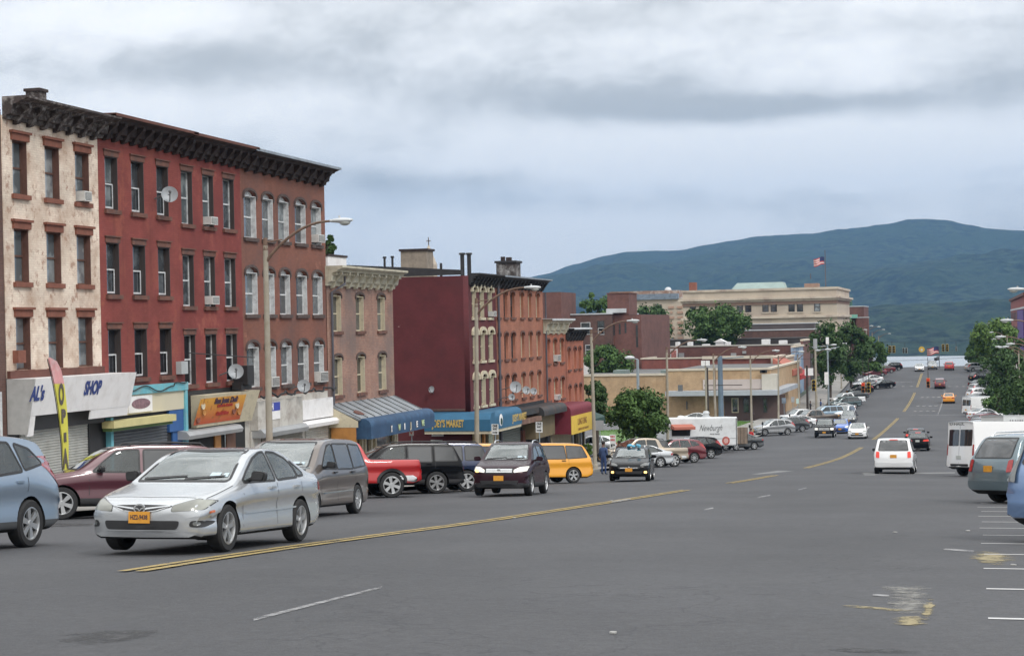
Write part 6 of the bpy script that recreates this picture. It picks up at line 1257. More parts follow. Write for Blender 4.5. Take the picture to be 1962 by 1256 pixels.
# church spire
x, z0 = ony(822, 507, 330); _, z1 = ony(820, 470, 330); r_ = thing('church_spire', 'thin pale church spire with a cross showing over the roofs', 'church spire', (x, 330, z0)); s = MB(); s.lathe([(1.8, -26), (1.7, 0), (.12, z1-z0)], (x, 330, z0), 'z', 8); s.build('spire', B_LIME, r_)
s = MB(); s.box(x-.07, x+.07, 329.9, 330.1, z1-.1, z1+1.6); s.box(x-.45, x+.45, 329.9, 330.1, z1+.8, z1+.95); s.build('cross', STONE3, r_)
# ---------------------------------------------------------------- buildings further down
WND = panem('far_window_glass', (.05, .06, .065), (.02, .024, .028)); 
def block(label, px0, px1, pyt, yv, deep, m, py_ref=None, group=None, roofm=ROOFM, cat='building', name='building', zb=None, coping=None, right=None):
    """box building whose face towards us stands at Y = yv between two pixel columns"""
    pm = (px0+px1)/2; x0 = ony(px0, pyt, yv)[0]; x1 = ony(px1, pyt, yv)[0]; zt = ony(pm, pyt, yv)[1]; zg = (gz(yv)-1) if zb is None else zb
    r_ = thing(name, label, cat, ((x0+x1)/2, yv, zg+1), group); s = MB(); s.box(x0, x1, yv, yv+deep, zg, zt); s.build('wall', m, r_)
    s = MB(); s.box(x0+.3, x1-.3, yv+.3, yv+deep-.3, zt+.003, zt+.05); s.build('roof', roofm, r_)
    if coping: s = MB(); s.box(x0-.12, x1+.12, yv-.12, yv+.25, zt+.06, zt+.26); s.box(x1-.25, x1+.12, yv+.253, yv+deep, zt+.06, zt+.26); s.box(x0-.12, x0+.25, yv+.253, yv+deep, zt+.06, zt+.26); s.build('coping', coping, r_)
    return r_, x0, x1, zt, zg
def ywin(parent, yv, px0, px1, py0, py1, frame=WFR, pane=WND, mull=0, sill=None):
    x0, z0 = ony(px0, py1, yv); x1, z1 = ony(px1, py0, yv); t = .07*yv/200
    s = MB(); s.box(x0, x1, yv-.06, yv-.004, z0, z0+t); s.box(x0, x1, yv-.06, yv-.004, z1-t, z1); s.box(x0, x0+t, yv-.06, yv-.004, z0+t, z1-t); s.box(x1-t, x1, yv-.06, yv-.004, z0+t, z1-t); s.box(x0+t, x1-t, yv-.05, yv-.004, (z0+z1)/2-t/2, (z0+z1)/2+t/2)
    w_ = s.build('window', frame, parent); s = MB(); s.box(x0+t*.5, x1-t*.5, yv-.03, yv-.003, z0+t*.5, z1-t*.5); s.build('pane', pane, w_)
    if sill: s = MB(); s.box(x0-.15, x1+.15, yv-.2, yv-.003, z0-.25, z0-.003); s.build('sill', sill, w_)
    return w_
def xwin(parent, xv, y0, y1, z0, z1, frame=WFR, pane=WND):
    s = MB(); t = .09; s.box(xv+.004, xv+.06, y0, y1, z0, z0+t); s.box(xv+.004, xv+.06, y0, y1, z1-t, z1); s.box(xv+.004, xv+.06, y0, y0+t, z0+t, z1-t); s.box(xv+.004, xv+.06, y1-t, y1, z0+t, z1-t); s.box(xv+.004, xv+.05, y0+t, y1-t, (z0+z1)/2-t/2, (z0+z1)/2+t/2)
    w_ = s.build('window', frame, parent); s = MB(); s.box(xv+.003, xv+.03, y0+t*.5, y1-t*.5, z0+t*.5, z1-t*.5); s.build('pane', pane, w_); return w_
# dark brown block just over the orange rows and the long brown one behind
r_, *_ = block('plain dark brown block rising behind the orange brick row', 1035, 1075, 560, 256, 10, B_SIDE); 
r_, x0, x1, zt, zg = block('dark brown brick building with a pale roof edge, right of the orange row', 1030, 1172, 604, 262, 22, B_DKBR, coping=ROOFW)
ywin(r_, 262, 1113, 1131, 617, 641); ywin(r_, 262, 1145, 1158, 614, 640, DFR); ywin(r_, 262, 1122, 1133, 660, 679); ywin(r_, 262, 1146, 1158, 628, 641, WFR)
s = MB(); a = ony(1118, 685, 261.5); c = ony(1134, 722, 261.5); s.box(a[0], c[0], 261.4, 261.98, c[1]-3, a[1]); o = s.build('white_shed_wall', SIGNW, r_)
r_, x0, x1, zt, zg = block('reddish brown brick building with narrow tall windows and a tall stair tower', 1172, 1228, 603, 263, 26, B_SIDE, coping=None)
for (u, a, c) in ((1175, 622, 642), (1186, 620, 640), (1197, 618, 638), (1219, 622, 665)): ywin(r_, 263, u, u+3.2, a, c, DFR)
s = MB(); a = ony(1165, 563, 264); c = ony(1206, 563, 264); s.box(a[0], c[0], 263.3, 270, zt-2, a[1]); s.build('stair_tower', B_SIDE, r_); s = MB(); s.box(a[0]-.1, c[0]+.1, 263.2, 270.1, a[1]+.003, a[1]+.15); s.build('coping', STONE2, r_)
s = MB(); a = ony(1163, 592, 262.8); c = ony(1199, 590, 262.8); s.box(a[0], c[0], 262.2, 264, a[1]-.6, a[1]+.05); s.build('roof_edge', ROOFW, r_)
# tan brick supermarket block with canopy
YT = 226
def at(px, py, y=YT): return ony(px, py, y)
tan_ = thing('brick_building', 'long low buff brick building with a pale metal canopy, beyond the lawn', 'building', (-35, YT, gz(YT)))
xa = at(1090, 760)[0]; xm = at(1279, 760)[0]; xr = at(1476, 760)[0]; zg = gz(YT)-1
zA = at(1200, 720)[1]; zB = at(1380, 709)[1]
s = MB(); s.box(xa, xm-.003, YT+.3, YT+40, zg, zA); s.box(xm, xr, YT, YT+40, zg, zB); s.build('wall', B_BUFF, tan_)
s = MB(); s.box(xa+.2, xm-.2, YT+.8, YT+39.5, zA+.003, zA+.03); s.box(xm+.2, xr-.45, YT+.55, YT+39.5, zB+.003, zB+.03); s.build('roof', mat('grey_felt_roof', (.13, .13, .13), .95, scale=.3, var=.3), tan_)
s = MB(); s.box(xa-.1, xm-.01, YT+.15, YT+.7, zA+.003, zA+.28); s.box(xm-.1, xr+.15, YT-.12, YT+.5, zB+.003, zB+.25); s.box(xr-.4, xr+.15, YT+.503, YT+40, zB+.003, zB+.25); s.build('coping', mat('cream_coping', (.55, .49, .40), .8), tan_)
zc0, zc1 = at(1380, 756)[1], at(1380, 747)[1]; xc0 = at(1281, 750)[0]; xc1 = at(1497, 750)[0]
s = MB(); s.box(xc0, xc1, YT-2.6, YT-.003, zc0, zc1); s.box(xr+.003, xc1, YT, YT+22, zc0, zc1); s.build('canopy', mat('canopy_metal', (.40, .43, .47), .5, .2, scale=.4, var=.12), tan_)
s = MB(); a = at(1347, 727); c = at(1462, 746); s.box(a[0], c[0], YT-.2, YT-.004, c[1]+.1, a[1]); s.build('blank_sign_panel', mat('pinkish_panel', (.46, .40, .37), .7, scale=.5, var=.1), tan_)
s = MB(); a = at(1456, 720); s.box(at(1460, 720)[0], xr+.9, YT-.4, YT+1.6, zc1+.01, at(1465, 716)[1]); s.build('sign_pier', mat('pale_sign_pier', (.52, .49, .43), .7, scale=1, var=.12), tan_)
for u in (1462, 1466): s = MB(); a = at(u, 708); s.box(a[0]-.35, a[0]+.3, YT-.5, YT-.41, at(u, 714)[1], at(u, 708)[1]); s.build('sign_mark', BLK, tan_)
s = MB(); a = at(1388, 760); s.box(a[0], at(1505, 760)[0], YT-.25, YT-.205, gz(YT)-.3, zc0-.003); s.build('shop_front', mat('brown_shopfront', (.095, .062, .055), .7, scale=.6, var=.2), tan_)
for u0, u1, m_ in ((1402, 1416, CREAM), (1424, 1437, DFR), (1462, 1471, DFR)):
    a = at(u0, 762); c = at(u1, 790); s = MB(); s.box(a[0], c[0], YT-.32, YT-.26, c[1], a[1]); w_ = s.build('shop_window', m_, tan_); s = MB(); s.box(a[0]+.12, c[0]-.12, YT-.35, YT-.323, c[1]+.12, a[1]-.1); s.build('pane', SHOPGL, w_)
s = MB(); a = at(1304, 738); s.box(a[0], at(1312, 738)[0], YT-2.2, YT-1.6, zc1+.003, at(1308, 736)[1]); s.build('floodlight', GREYE, tan_)
s = MB(); a = at(1316, 768); s.cyl((a[0], YT-.1, at(1316, 784)[1]), (a[0], YT-.1, a[1]), .08); s.build('drain_pipe', GREYE, tan_)
s = MB(); a = at(1166, 707); s.box(a[0], at(1190, 707)[0], YT+3, YT+6, zA-.2, at(1180, 710)[1]); s.build('roof_unit', mat('green_grey_metal', (.2, .25, .24), .5, .3), tan_); s = MB(); s.box(at(1258, 707)[0], at(1279, 707)[0], YT+3, YT+6, zA-.2, at(1260, 710)[1]); s.build('roof_unit', MATS['green_grey_metal'], tan_)
# dark red block behind it
Y2 = 291
r_, x0, x1, zt, zg = block('long dark red brick building with roof clutter behind the buff one', 1222, 1521, 664, Y2, 20, B_SIDE, coping=mat('pale_coping', (.46, .44, .40), .8))
r2, x0b, x1b, ztb, zgb = block('lower red brick wing with cream bands in front of the long dark red building', 1229, 1483, 687, Y2-32, 12, brick('plain_red_brick', (.19, .055, .042), (.22, .065, .05), (.17, .09, .08), sscale=.2), coping=MATS['cream_coping'])
zz = ony(1400, 686, Y2-32.3)[1]; s = MB(); s.box(ony(1345, 684, Y2-32.2)[0], ony(1482, 684, Y2-32.2)[0], Y2-32.3, Y2-31.7, zz-.1, zz+.35); s.build('cream_band', MATS['cream_coping'], r2)
for (u0, u1, a, c, m_) in ((1285, 1299, 668, 690, SIGNW), (1273, 1284, 676, 691, GREYB), (1301, 1311, 676, 691, GREYB), (1401, 1411, 676, 684, GREYB), (1423, 1430, 672, 677, GREYB)):
    p0 = ony(u0, a, Y2); p1 = ony(u1, c, Y2); s = MB(); s.box(p0[0], p1[0], Y2-.5, Y2-.02, p1[1], p0[1]); o = s.build('wall_panel', m_, r_)
s = MB(); p0 = ony(1287, 671, Y2); p1 = ony(1297, 687, Y2); s.box(p0[0], p1[0], Y2-.54, Y2-.504, p1[1], p0[1]); s.build('poster', mat('red_white_print', (.45, .18, .16), .6, scale=2.2, var=.9), r_)
for k, (u0, u1, a, c) in enumerate([(1294, 1299, 655, 664), (1317, 1324, 655, 663), (1345, 1357, 659, 668), (1371, 1387, 655, 666), (1388, 1397, 655, 664), (1459, 1473, 650, 659), (1492, 1506, 652, 659), (1264, 1270, 658, 664)]):
    p0 = ony(u0, a, Y2+4); p1 = ony(u1, c, Y2+4); s = MB(); s.box(p0[0], p1[0], Y2+4, Y2+6.5, p1[1]-1.6, p0[1]); w_ = s.build('roof_unit', MATS['white_sign_board'], r_)
s = MB(); p0 = ony(1379, 650, Y2+3.9); s.prism([(p0[0]-1.1, Y2+3.8, ony(1379, 655, Y2+4)[1]), (p0[0]+1.1, Y2+3.8, ony(1379, 655, Y2+4)[1]), (p0[0], Y2+3.8, p0[1]+.1)], (0, 2, 0)); s.build('roof_vent', MATS['white_sign_board'], r_)
r3, *_ = block('dark flat roofed building with a long grey roof edge, behind the long red one', 1255, 1553, 650, Y2+34, 20, mat('dark_wall', (.05, .045, .045), .9, scale=.3, var=.4), coping=mat('grey_coping', (.13, .12, .12), .8)); 
# street front beyond the canopy: cream, orange awning, blue mural, red brick end
XF = -28.4
def fr(px0, px1, pyt, label, m, zb_=None, deep=.5):
    y0 = onx(px0, 720, XF)[0]; y1 = onx(px1, 720, XF)[0]; zt = onx((px0+px1)/2, pyt, XF)[1]; zg = gz(y0)-1
    r_ = thing('shop_building', label, 'building', (XF, (y0+y1)/2, zg+1), 'shops beyond the canopy'); s = MB(); s.box(XF-deep, XF, y0+.01, y1-.01, zg, zt); s.build('wall', m, r_); s = MB(); s.box(XF-deep, XF+.2, y0, y1, zt+.003, zt+.3); s.build('coping', MATS['cream_coping'], r_); return r_, y0, y1, zt
r_, ya, yb, zt = fr(1484, 1504, 684, 'pale cream upper shopfront right of the buff building', mat('pale_cream_render', (.46, .44, .38), .8, scale=.6, var=.1)); 
m, nt, b = nodes('salmon_awning'); b.inputs['Base Color'].default_value = (.40, .13, .09, 1); b.inputs['Roughness'].default_value = .8
s = MB(); s.prism([(XF+.01, ya-2, gz(ya)+7.2), (XF+3.0, ya-2, gz(ya)+5.4), (XF+3.0, ya-2, gz(ya)+4.6), (XF+.01, ya-2, gz(ya)+4.4)], (0, 14, 0)); s.build('awning', m, r_)
r_, ya, yb, zt = fr(1504, 1522, 684, 'tan and cream striped shop building in the middle of the far shops', mat('tan_render', (.48, .38, .28), .8, scale=.6, var=.12))
s = MB(); s.prism([(XF+.01, ya+2, gz(ya)+5.0), (XF+2.2, ya+2, gz(ya)+3.9), (XF+2.2, ya+2, gz(ya)+3.2), (XF+.01, ya+2, gz(ya)+3.0)], (0, 16, 0)); s.build('awning', AWM if False else mat('red_awning', (.32, .02, .02), .8), r_)
r_, ya, yb, zt = fr(1522, 1540, 664, 'tall narrow shop building painted with a pale blue mural', mat('blue_mural', (.20, .29, .42), .8, scale=.35, var=.5, dirt=(.42, .40, .38), dscale=.35))
r_, ya, yb, zt = fr(1540, 1553, 652, 'tall red brick end building beside the far left trees', B_SIDE)
# government building, beige with attic storey
YG = 385
gv = thing('stone_building', 'large pale stone building with paired dark windows under a heavy attic and cornice', 'building', (-45, YG, gz(YG)))
x0 = ony(1309, 600, YG)[0]; x1 = ony(1604, 600, YG)[0]
def zY(py, px=1456, y=YG): return ony(px, py, y)[1]
zt = zY(557); s = MB(); s.box(x0, x1, YG, YG+40, -14, zY(577)); s.box(x0, x1, YG, YG+40, zY(577), zt-1); s.build('wall', B_LIME, gv) if False else None
s = MB(); s.box(x0, x1, YG, YG+40, -14, zt); s.build('wall', B_LIME, gv)
s = MB(); s.box(x0-.9, x1+.9, YG-.9, YG+40.9, zY(574), zY(570.5)); s.box(x0-.45, x1+.45, YG-.45, YG+40.4, zY(578), zY(574)-.003); cn_ = s.build('cornice', mat('pale_stone_trim', (.56, .49, .40), .8, scale=.6, var=.12, dirt=(.3, .22, .18), dscale=.3), gv)
s = MB(); s.box(x0-.3, x1+.3, YG-.3, YG+40.3, zt+.003, zt+.5); s.build('coping', MATS['pale_stone_trim'], gv); s = MB(); s.box(x0-.1, x1+.1, YG-.25, YG+40.2, zY(584), zY(578)-.003); s.build('frieze_course', mat('brown_frieze', (.26, .17, .13), .85), gv)  # coping, and an evenly brown course below the cornice
s = MB(); s.box(x0-.5, x1+.5, YG-.5, YG+40.4, zY(610), zY(606)); s.build('string_course', MATS['pale_stone_trim'], gv)
for u in (1372, 1388, 1412, 1428, 1461, 1477, 1511, 1527, 1560): ywin(gv, YG, u, u+11.5, 580+(1456-u)*.012, 598+(1456-u)*.012, mat('dark_bronze_frame', (.04, .03, .028), .6), PANES[2] if u < 1550 else PANES[0], sill=MATS['pale_stone_trim'])
for u in (1322, 1340): ywin(gv, YG, u, u+11, 585, 602, MATS['dark_bronze_frame'], PANES[2])
s = MB(); zr = zt+.5; xa, xb = ony(1402, 545, YG+12)[0], ony(1506, 545, YG+12)[0]; s.prism([(xa, YG+10, zr), (xb, YG+10, zr), (xb-1, YG+14, ony(1456, 541, YG+14)[1]), (xa+1, YG+14, ony(1456, 541, YG+14)[1])], (0, 6, 0)); s.build('copper_roof', mat('verdigris_copper', (.25, .32, .30), .8, scale=.6, var=.15), gv)
s = MB(); a = ony(1320, 541, YG+5); s.box(a[0], ony(1333, 541, YG+5)[0], YG+5, YG+7, zr, a[1]); s.build('chimney', STONE, gv)
s = MB(); a = ony(1541, 543, YG+5); s.box(a[0], ony(1568, 543, YG+5)[0], YG+5, YG+9, zr, a[1]); s.build('roof_house', mat('brown_roof_house', (.27, .18, .14), .9, scale=1, var=.15), gv)
s = MB(); a = ony(1553, 524, YG+7); s.cyl((a[0], YG+7, zr+2), (a[0], YG+7, a[1]), .12); s.build('mast', PIPE, gv)
# flag on it
a = ony(1582, 548, YG+6); b_ = ony(1580, 479, YG+6); fl = thing('flagpole', 'tall flagpole with a flag on the roof of the pale stone building', 'flagpole', (a[0], YG+6, a[1]-1.5)); s = MB(); s.tube([(a[0], YG+6, a[1]-1.5), (a[0], YG+6, b_[1])], [.16, .09]); s.build('pole', PIPE, fl)
FRED = mat('flag_red', (.48, .05, .04), .8, var=.1); FWHT = mat('flag_white', (.62, .60, .58), .8, var=.1); FBLU = mat('flag_blue', (.03, .04, .12), .8, var=.1)
def flag(parent, x, y, ztop, w_, h, dirx=-1, stripes=7, name='flag', mats=None):
    s = MB(); nx, nz_ = 14, stripes*2
    for j in range(nz_):
        for i in range(nx):
            q = []
            for (ii, jj) in ((i, j), (i+1, j), (i+1, j+1), (i, j+1)):
                u = ii/nx; v = jj/nz_; q.append((x+dirx*w_*u*.9, y+.22*w_*math.sin(u*6+v*1.3)*u, ztop-h*v-h*.55*u*u*.6 + .05*w_*math.sin(u*7)))
            s.m = 2 if (i < nx*.4 and j < nz_*.54) else (0 if (j//2) % 2 == 0 else 1)
            s.add(q, [(0, 1, 2, 3)])
    return s.build(name, mats or [FRED, FWHT, FBLU], parent, fix=False)
flag(fl, b_[0]-.15, YG+6, ony(1580, 492, YG+6)[1], 2.6, 1.7)
# second pale building left of it
r_, x0, x1, zt, zg = block('pale civic building with a bluish eaves band and quoined corner, half behind trees', 1205, 1312, 572, 430, 30, B_LIME, roofm=ROOFW)
s = MB(); s.box(x0-.6, ony(1300, 570, 430)[0], 429.3, 431, zt-.2, ony(1250, 563, 430)[1]); s.build('eaves_band', mat('blue_grey_tiles', (.17, .21, .26), .6, scale=2, var=.4), r_)
s = MB(); s.box(ony(1168, 556, 434)[0], ony(1300, 556, 434)[0], 434, 444, zt-2, ony(1240, 557, 434)[1]); s.build('parapet', mat('brown_parapet', (.24, .15, .11), .85, scale=.6, var=.3, dirt=(.5, .47, .43), dscale=.5), r_)
for k in range(14):
    z = zt - 2 - k*1.3; s = MB(); o_ = .5*(k % 2); s.box(ony(1281, 620, 429.8)[0]+o_, ony(1292, 620, 429.8)[0]-o_, 429.7, 429.99, z-.55, z); s.box(ony(1298, 620, 429.8)[0], ony(1308, 620, 429.8)[0]+o_, 429.7, 429.99, z-.55, z); s.build('quoin', mat('quoin_stone', (.42, .27, .2), .85), r_)
ywin(r_, 430, 1256, 1268, 583, 597, DFR, PANES[2])
s = MB(); s.ell((ony(1280, 552, 436)[0], 436, zt+2.2), (.9, .9, .8)); s.build('roof_finial', ROOFW, r_)
r_, *_ = block('dark brick block under the pale stone building with a long white roof line', 1420, 1560, 633, 330, 14, B_DKBR, coping=ROOFW)
r_, *_ = block('deep red brick building with pale roof line behind the far trees', 1432, 1560, 621, 350, 12, mat('grey_brown_wall', (.10, .085, .085), .9, scale=.3, var=.2), coping=ROOFW)
ywin(r_, 350, 1428+2, 1441, 619+4, 631, DFR, PANES[2])
r_, *_ = block('stepped red brick building with pale roof edges, right of the pale stone one', 1603, 1655, 588, 440, 20, B_SIDE, coping=ROOFW); r_, *_ = block('green clad roof house on the stepped red building', 1606, 1629, 573, 446, 8, mat('green_cladding', (.02, .10, .06), .7), zb=-2)
r_, *_ = block('lower step of red brick with a pale edge, right of the stepped building', 1640, 1664, 609, 438, 1.9, B_SIDE, coping=ROOFW)
s = MB(); a = ony(1602, 603, 437.5); c = ony(1642, 606, 437.5); s.box(a[0], c[0], 437.0, 439.9, c[1]-.4, a[1]); tag(s.build('green_awning_roof', mat('mint_metal', (.2, .45, .36), .6)), 'mint green roof strip on the front of the stepped red building', 'roof')
# right side red building
XR = 11.0; ya = onx(1911, 640, XR)[0]; yb = onx(1955, 640, XR)[0]
rb = thing('brick_building', 'tall red brick building at the right edge behind the street lamps', 'building', (XR+6, 400, gz(400)), None)
s = MB(); s.box(XR, XR+14, 378, 520, -20, onx(1940, 583, XR)[1] if False else 4.6); s.build('wall', brick('right_red_brick', (.26, .06, .045), (.30, .075, .055), (.2, .1, .09), sscale=.2), rb); s = MB(); s.box(XR-.5, XR+14.3, 377.6, 520.3, 4.603, 5.2); s.build('cornice', CORN_R, rb); s = MB(); s.box(XR-.14, XR-.01, 378, 519, 1.9, 2.3); s.build('string_course', ROOFW, rb)
for k in range(9):
    for z in (-.9, -4.6, -8.2): 
        y = 384+k*15; s = MB(); s.box(XR-.12, XR-.01, y, y+3.4, z, z+2.3); w_ = s.build('window', DFR, rb); s = MB(); s.box(XR-.15, XR-.123, y+.3, y+3.1, z+.2, z+2.1); s.build('pane', PANES[1], w_)
s = MB(); s.box(XR-.2, XR-.02, 392, 440, -9, 1.7); s.build('painted_panel', mat('violet_panel', (.10, .05, .22), .7, scale=.2, var=.4), rb)

# ---------------------------------------------------------------- street lamps, poles, signals, signs
POLE = mat('concrete_pole', (.33, .30, .245), .85, scale=1.5, var=.15, obj=False, dirt=(.27, .23, .17), dscale=1.2); RUSTY = mat('rusty_arm', (.17, .11, .08), .7, .2, scale=4, var=.4); LHEAD = mat('lamp_head', (.50, .52, .53), .5, .2); LENS = mat('lamp_lens', (.40, .42, .40), .3, scale=5, var=.2); WOODP = mat('dark_wood_pole', (.045, .035, .03), .9, scale=2, var=.3); GALV = mat('galvanised_pole', (.30, .35, .38), .5, .4)
def lamp_template(H, A, side, label):
    """cobra head lamp: pole H high, arm A long towards the road (side = +1 for +X)"""
    r_ = thing('street_lamp', label, 'street lamp', (0, 0, 0)); s = MB(); s.tube([(0, 0, -.2), (0, 0, .25), (0, 0, .3), (0, 0, H)], [.19, .17, .12, .08], 14); s.build('pole', POLE, r_, world=False, smooth=True)
    pts = [(side*(.0+A*t), 0, H-.55+1.15*math.sin(min(1, t*1.15)*math.pi/2)**.8+.12*t) for t in [k/12 for k in range(13)]]
    s = MB(); s.tube(pts, [.055-.02*k/12 for k in range(13)], 8); s.cyl((0, 0, H-.15), (0, 0, H+.25), .085, .07, 10); s.tube([(0, 0, H+.1), (side*.25*A, 0, pts[4][2]-.04)], .025, 6); s.build('arm', RUSTY, r_, world=False, smooth=True)
    e_ = Vector(pts[-1]); s = MB(); s.ell((0, 0, 0), (.36, .15, .085), 16, 8); s.cyl((-side*.42, 0, .0), (-side*.2, 0, 0), .045, .07, 8); s.cyl((-side*.1, 0, .06), (-side*.1, 0, .15), .035, n=8)
    me = s.mesh('head'); me.transform(Matrix.Translation(e_ + Vector((side*.30, 0, 0)))); me.materials.append(LHEAD); smooth_mesh(me, 60); h_ = link(bpy.data.objects.new('lamp_head', me), r_)
    s = MB(); s.ell((e_.x+side*.38, 0, e_.z-.06), (.19, .125, .11), 14, 8); s.build('lens', LENS, h_, world=False, smooth=True, angle=60)
    return r_
ORD = ['nearest', 'second', 'third', 'fourth', 'fifth', 'sixth', 'seventh', 'eighth', 'ninth', 'tenth', 'eleventh', 'twelfth', 'thirteenth', 'fourteenth', 'fifteenth', 'sixteenth']
la = lamp_template(8.05, 2.35, 1, ''); first = True
LY = [51.5, 75.3, 100.6, 126, 151, 176, 201, 226, 251, 276, 301, 326, 351, 376, 401, 426]
for k, y in enumerate(LY):
    o = la if k == 0 else copy_tree(la); o.location = (-21.9, y, GZL(y)); o.rotation_euler = (0, R([0, 1, -.5, .5, -1][k % 5]), R([0, 3, -4, 5, -3, 2][k % 6]))
    tag(o, f"{['nearest street lamp on the left, its long arm crossing the brown building', 'street lamp in front of the blue market awning', 'street lamp standing between the orange row and the bushy tree'][k] if k < 3 else 'slender street lamp number '+ORD[k]+' along the left kerb, counted from the near one'}", 'street lamp', 'street lamps along the left kerb')
lb = lamp_template(8.1, 2.3, -1, '')
for k, y in enumerate([84, 108.5, 133, 158, 183, 208, 233, 258, 283, 308, 333, 358, 383]):
    o = lb if k == 0 else copy_tree(lb); o.location = (4.6+1.2*(k > 2), y, GZL(y)); o.rotation_euler = (0, 0, R([0, 4, -6, 3, 8, -5][k % 6]))
    tag(o, ['lamp head poking in from the right edge, highest of the right hand lamps', 'second lamp from the top on the right, in front of the red brick building', 'large pale lamp head above the cluster of right hand lamps'][k] if k < 3 else 'street lamp number '+ORD[k]+' along the right kerb, counted from the near one', 'street lamp', 'street lamps along the right kerb')
def poleat(name, label, cat, px, pyt, y, r_, m, base=None):
    x = ony(px, 760, y)[0]; zt = ony(px, pyt, y)[1]; zb_ = GZL(y)-.05
    t = thing(name, label, cat, (x, y, zb_)); s = MB(); s.tube([(x, y, zb_), (x, y, zt)], [r_*1.2, r_], 10); s.build('pole', m, t, smooth=True); return t, x, zt
t, x, zt = poleat('utility_pole', 'dark wooden utility pole with a crossbar in front of the buff building', 'utility pole', 1355, 704, 190, .17, WOODP)
s = MB(); s.tube([(x-.3, 190, ony(1355, 738, 190)[1]), (ony(1422, 737, 190)[0], 190, ony(1422, 737, 190)[1])], .05, 6); s.build('mast_arm', WOODP, t)
t, x, zt = poleat('utility_pole', 'slim brown wooden pole just right of the dark one', 'utility pole', 1370, 704, 196, .12, RUSTY)
t, x, zt = poleat('lamp_pole', 'short pale pole carrying two white box lamps, beside the dark wooden pole', 'lamp pole', 1353, 700, 188, .09, POLE)
s = MB(); z = ony(1354, 694, 188)[1]; s.box(x-.45, x-.05, 187.8, 188.2, z-.35, z+.2); s.box(x+.05, x+.45, 187.8, 188.2, z-.35, z+.2); s.build('box_lamps', MATS['white_sign_board'], t)
t, x, zt = poleat('signal_pole', 'thick steel blue pole in front of the buff building', 'signal pole', 1381, 682, 196, .27, mat('steel_blue_paint', (.14, .19, .25), .5, .3, scale=1, var=.15)); s = MB(); s.tube([(x, 196, zt-.3), (ony(1425, 683, 196)[0], 196, zt-.1)], .06, 6); s.build('mast_arm', MATS['steel_blue_paint'], t)
t, x, zt = poleat('lamp_pole', 'tall galvanised floodlight pole rising behind the bushy tree', 'lamp pole', 1223, 688, 150, .12, GALV); s = MB(); s.ell((x-.7, 150, zt+.15), (.45, .25, .18)); s.build('lamp_head', LHEAD, t); s = MB(); s.cyl((x, 150, zt), (x-.5, 150, zt+.1), .05); s.build('bracket', GALV, t)
t, x, zt = poleat('utility_pole', 'black pole right of the far shops', 'utility pole', 1547, 700, 236, .14, WOODP)
t, x, zt = poleat('lamp_pole', 'pale pole with a grey cylinder on top, left of the tall double lamp', 'lamp pole', 1564, 668, 242, .14, POLE); s = MB(); s.cyl((x, 242, zt), (x, 242, zt+1.4), .28); s.build('transformer', GREYB, t); s = MB(); s.tube([(x, 242, zt-.4), (x+.9, 242, zt-.1), (x+1.4, 242, zt-.1)], .05); s.build('arm', GALV, t); s = MB(); s.ell((x+1.7, 242, zt-.1), (.45, .2, .14)); s.build('lamp_head', LHEAD, t)
t, x, zt = poleat('lamp_pole', 'tall pole with a white top and a double lamp arm against the dark trees', 'lamp pole', 1587.5, 659, 250, .12, GALV); s = MB(); s.box(x-.2, x+.2, 249.8, 250.2, zt, zt+1.0); s.build('top_box', MATS['white_sign_board'], t); s = MB(); s.tube([(x-2.2, 250, zt-.4), (x, 250, zt-.2), (x+.9, 250, zt-.1)], .04); s.tube([(x, 250, zt-1.2), (x+.9, 250, zt-.5), (x+1.7, 250, zt-.4)], .04); s.build('arm', GALV, t); s = MB(); s.ell((x+.9, 250, zt-.1), (.42, .2, .13)); s.build('lamp_head', LHEAD, t); s = MB(); s.box(x-.5, x+.05, 249.7, 249.9, zt-5.8, zt-4.0); s.build('sign', MATS['white_sign_board'], t)
# one way signs and other signs on posts
SIGNF = mat('sign_face', (.68, .69, .68), .4, scale=3, var=.05); INK = mat('sign_ink', (.02, .02, .02), .5, var=0); REDI = mat('sign_red', (.5, .03, .03), .5, var=0)
def post_sign(label, px, py0, py1, y, wpx, m=SIGNF, texts=(), arrow=False, group=None):
    x = ony(px, (py0+py1)/2, y)[0]; z1 = ony(px, py0, y)[1]; z0 = ony(px, py1, y)[1]; w_ = wpx*y/FPX; zb_ = GZL(y)
    t = thing('street_sign', label, 'street sign', (x, y, zb_), group); s = MB(); s.cyl((x, y+.05, zb_), (x, y+.05, z1), .03, n=6); s.build('post', GALV, t); s = MB(); s.box(x-w_/2, x+w_/2, y-.01, y+.012, z0, z1); b_ = s.build('board', m, t)
    for (st, fz, sz, mm) in texts: text(st, sz*(z1-z0), mm, b_, (x, y-.014, z0+(z1-z0)*fz), FACE_CAM, width=w_*.72, off=.008, extr=.002)
    if arrow:
        zc_ = z0+(z1-z0)*.2; h = (z1-z0)*.045; s = MB(); s.prism([(x-w_*.36, y-.013, zc_-h), (x+w_*.12, y-.013, zc_-h), (x+w_*.12, y-.013, zc_-h*2.4), (x+w_*.40, y-.013, zc_), (x+w_*.12, y-.013, zc_+h*2.4), (x+w_*.12, y-.013, zc_+h), (x-w_*.36, y-.013, zc_+h)], (0, -.006, 0)); s.build('arrow', INK, b_)
    return t
post_sign('left one way sign with a black arrow, below the blue awning', 948.5, 812, 832, 80, 14, texts=(('ONE', .82, .3, INK), ('WAY', .52, .3, INK)), arrow=True, group='one way signs'); post_sign('right one way sign with a black arrow, below the olive shop board', 1033, 808, 828, 96, 13.5, texts=(('ONE', .82, .3, INK), ('WAY', .52, .3, INK)), arrow=True, group='one way signs')
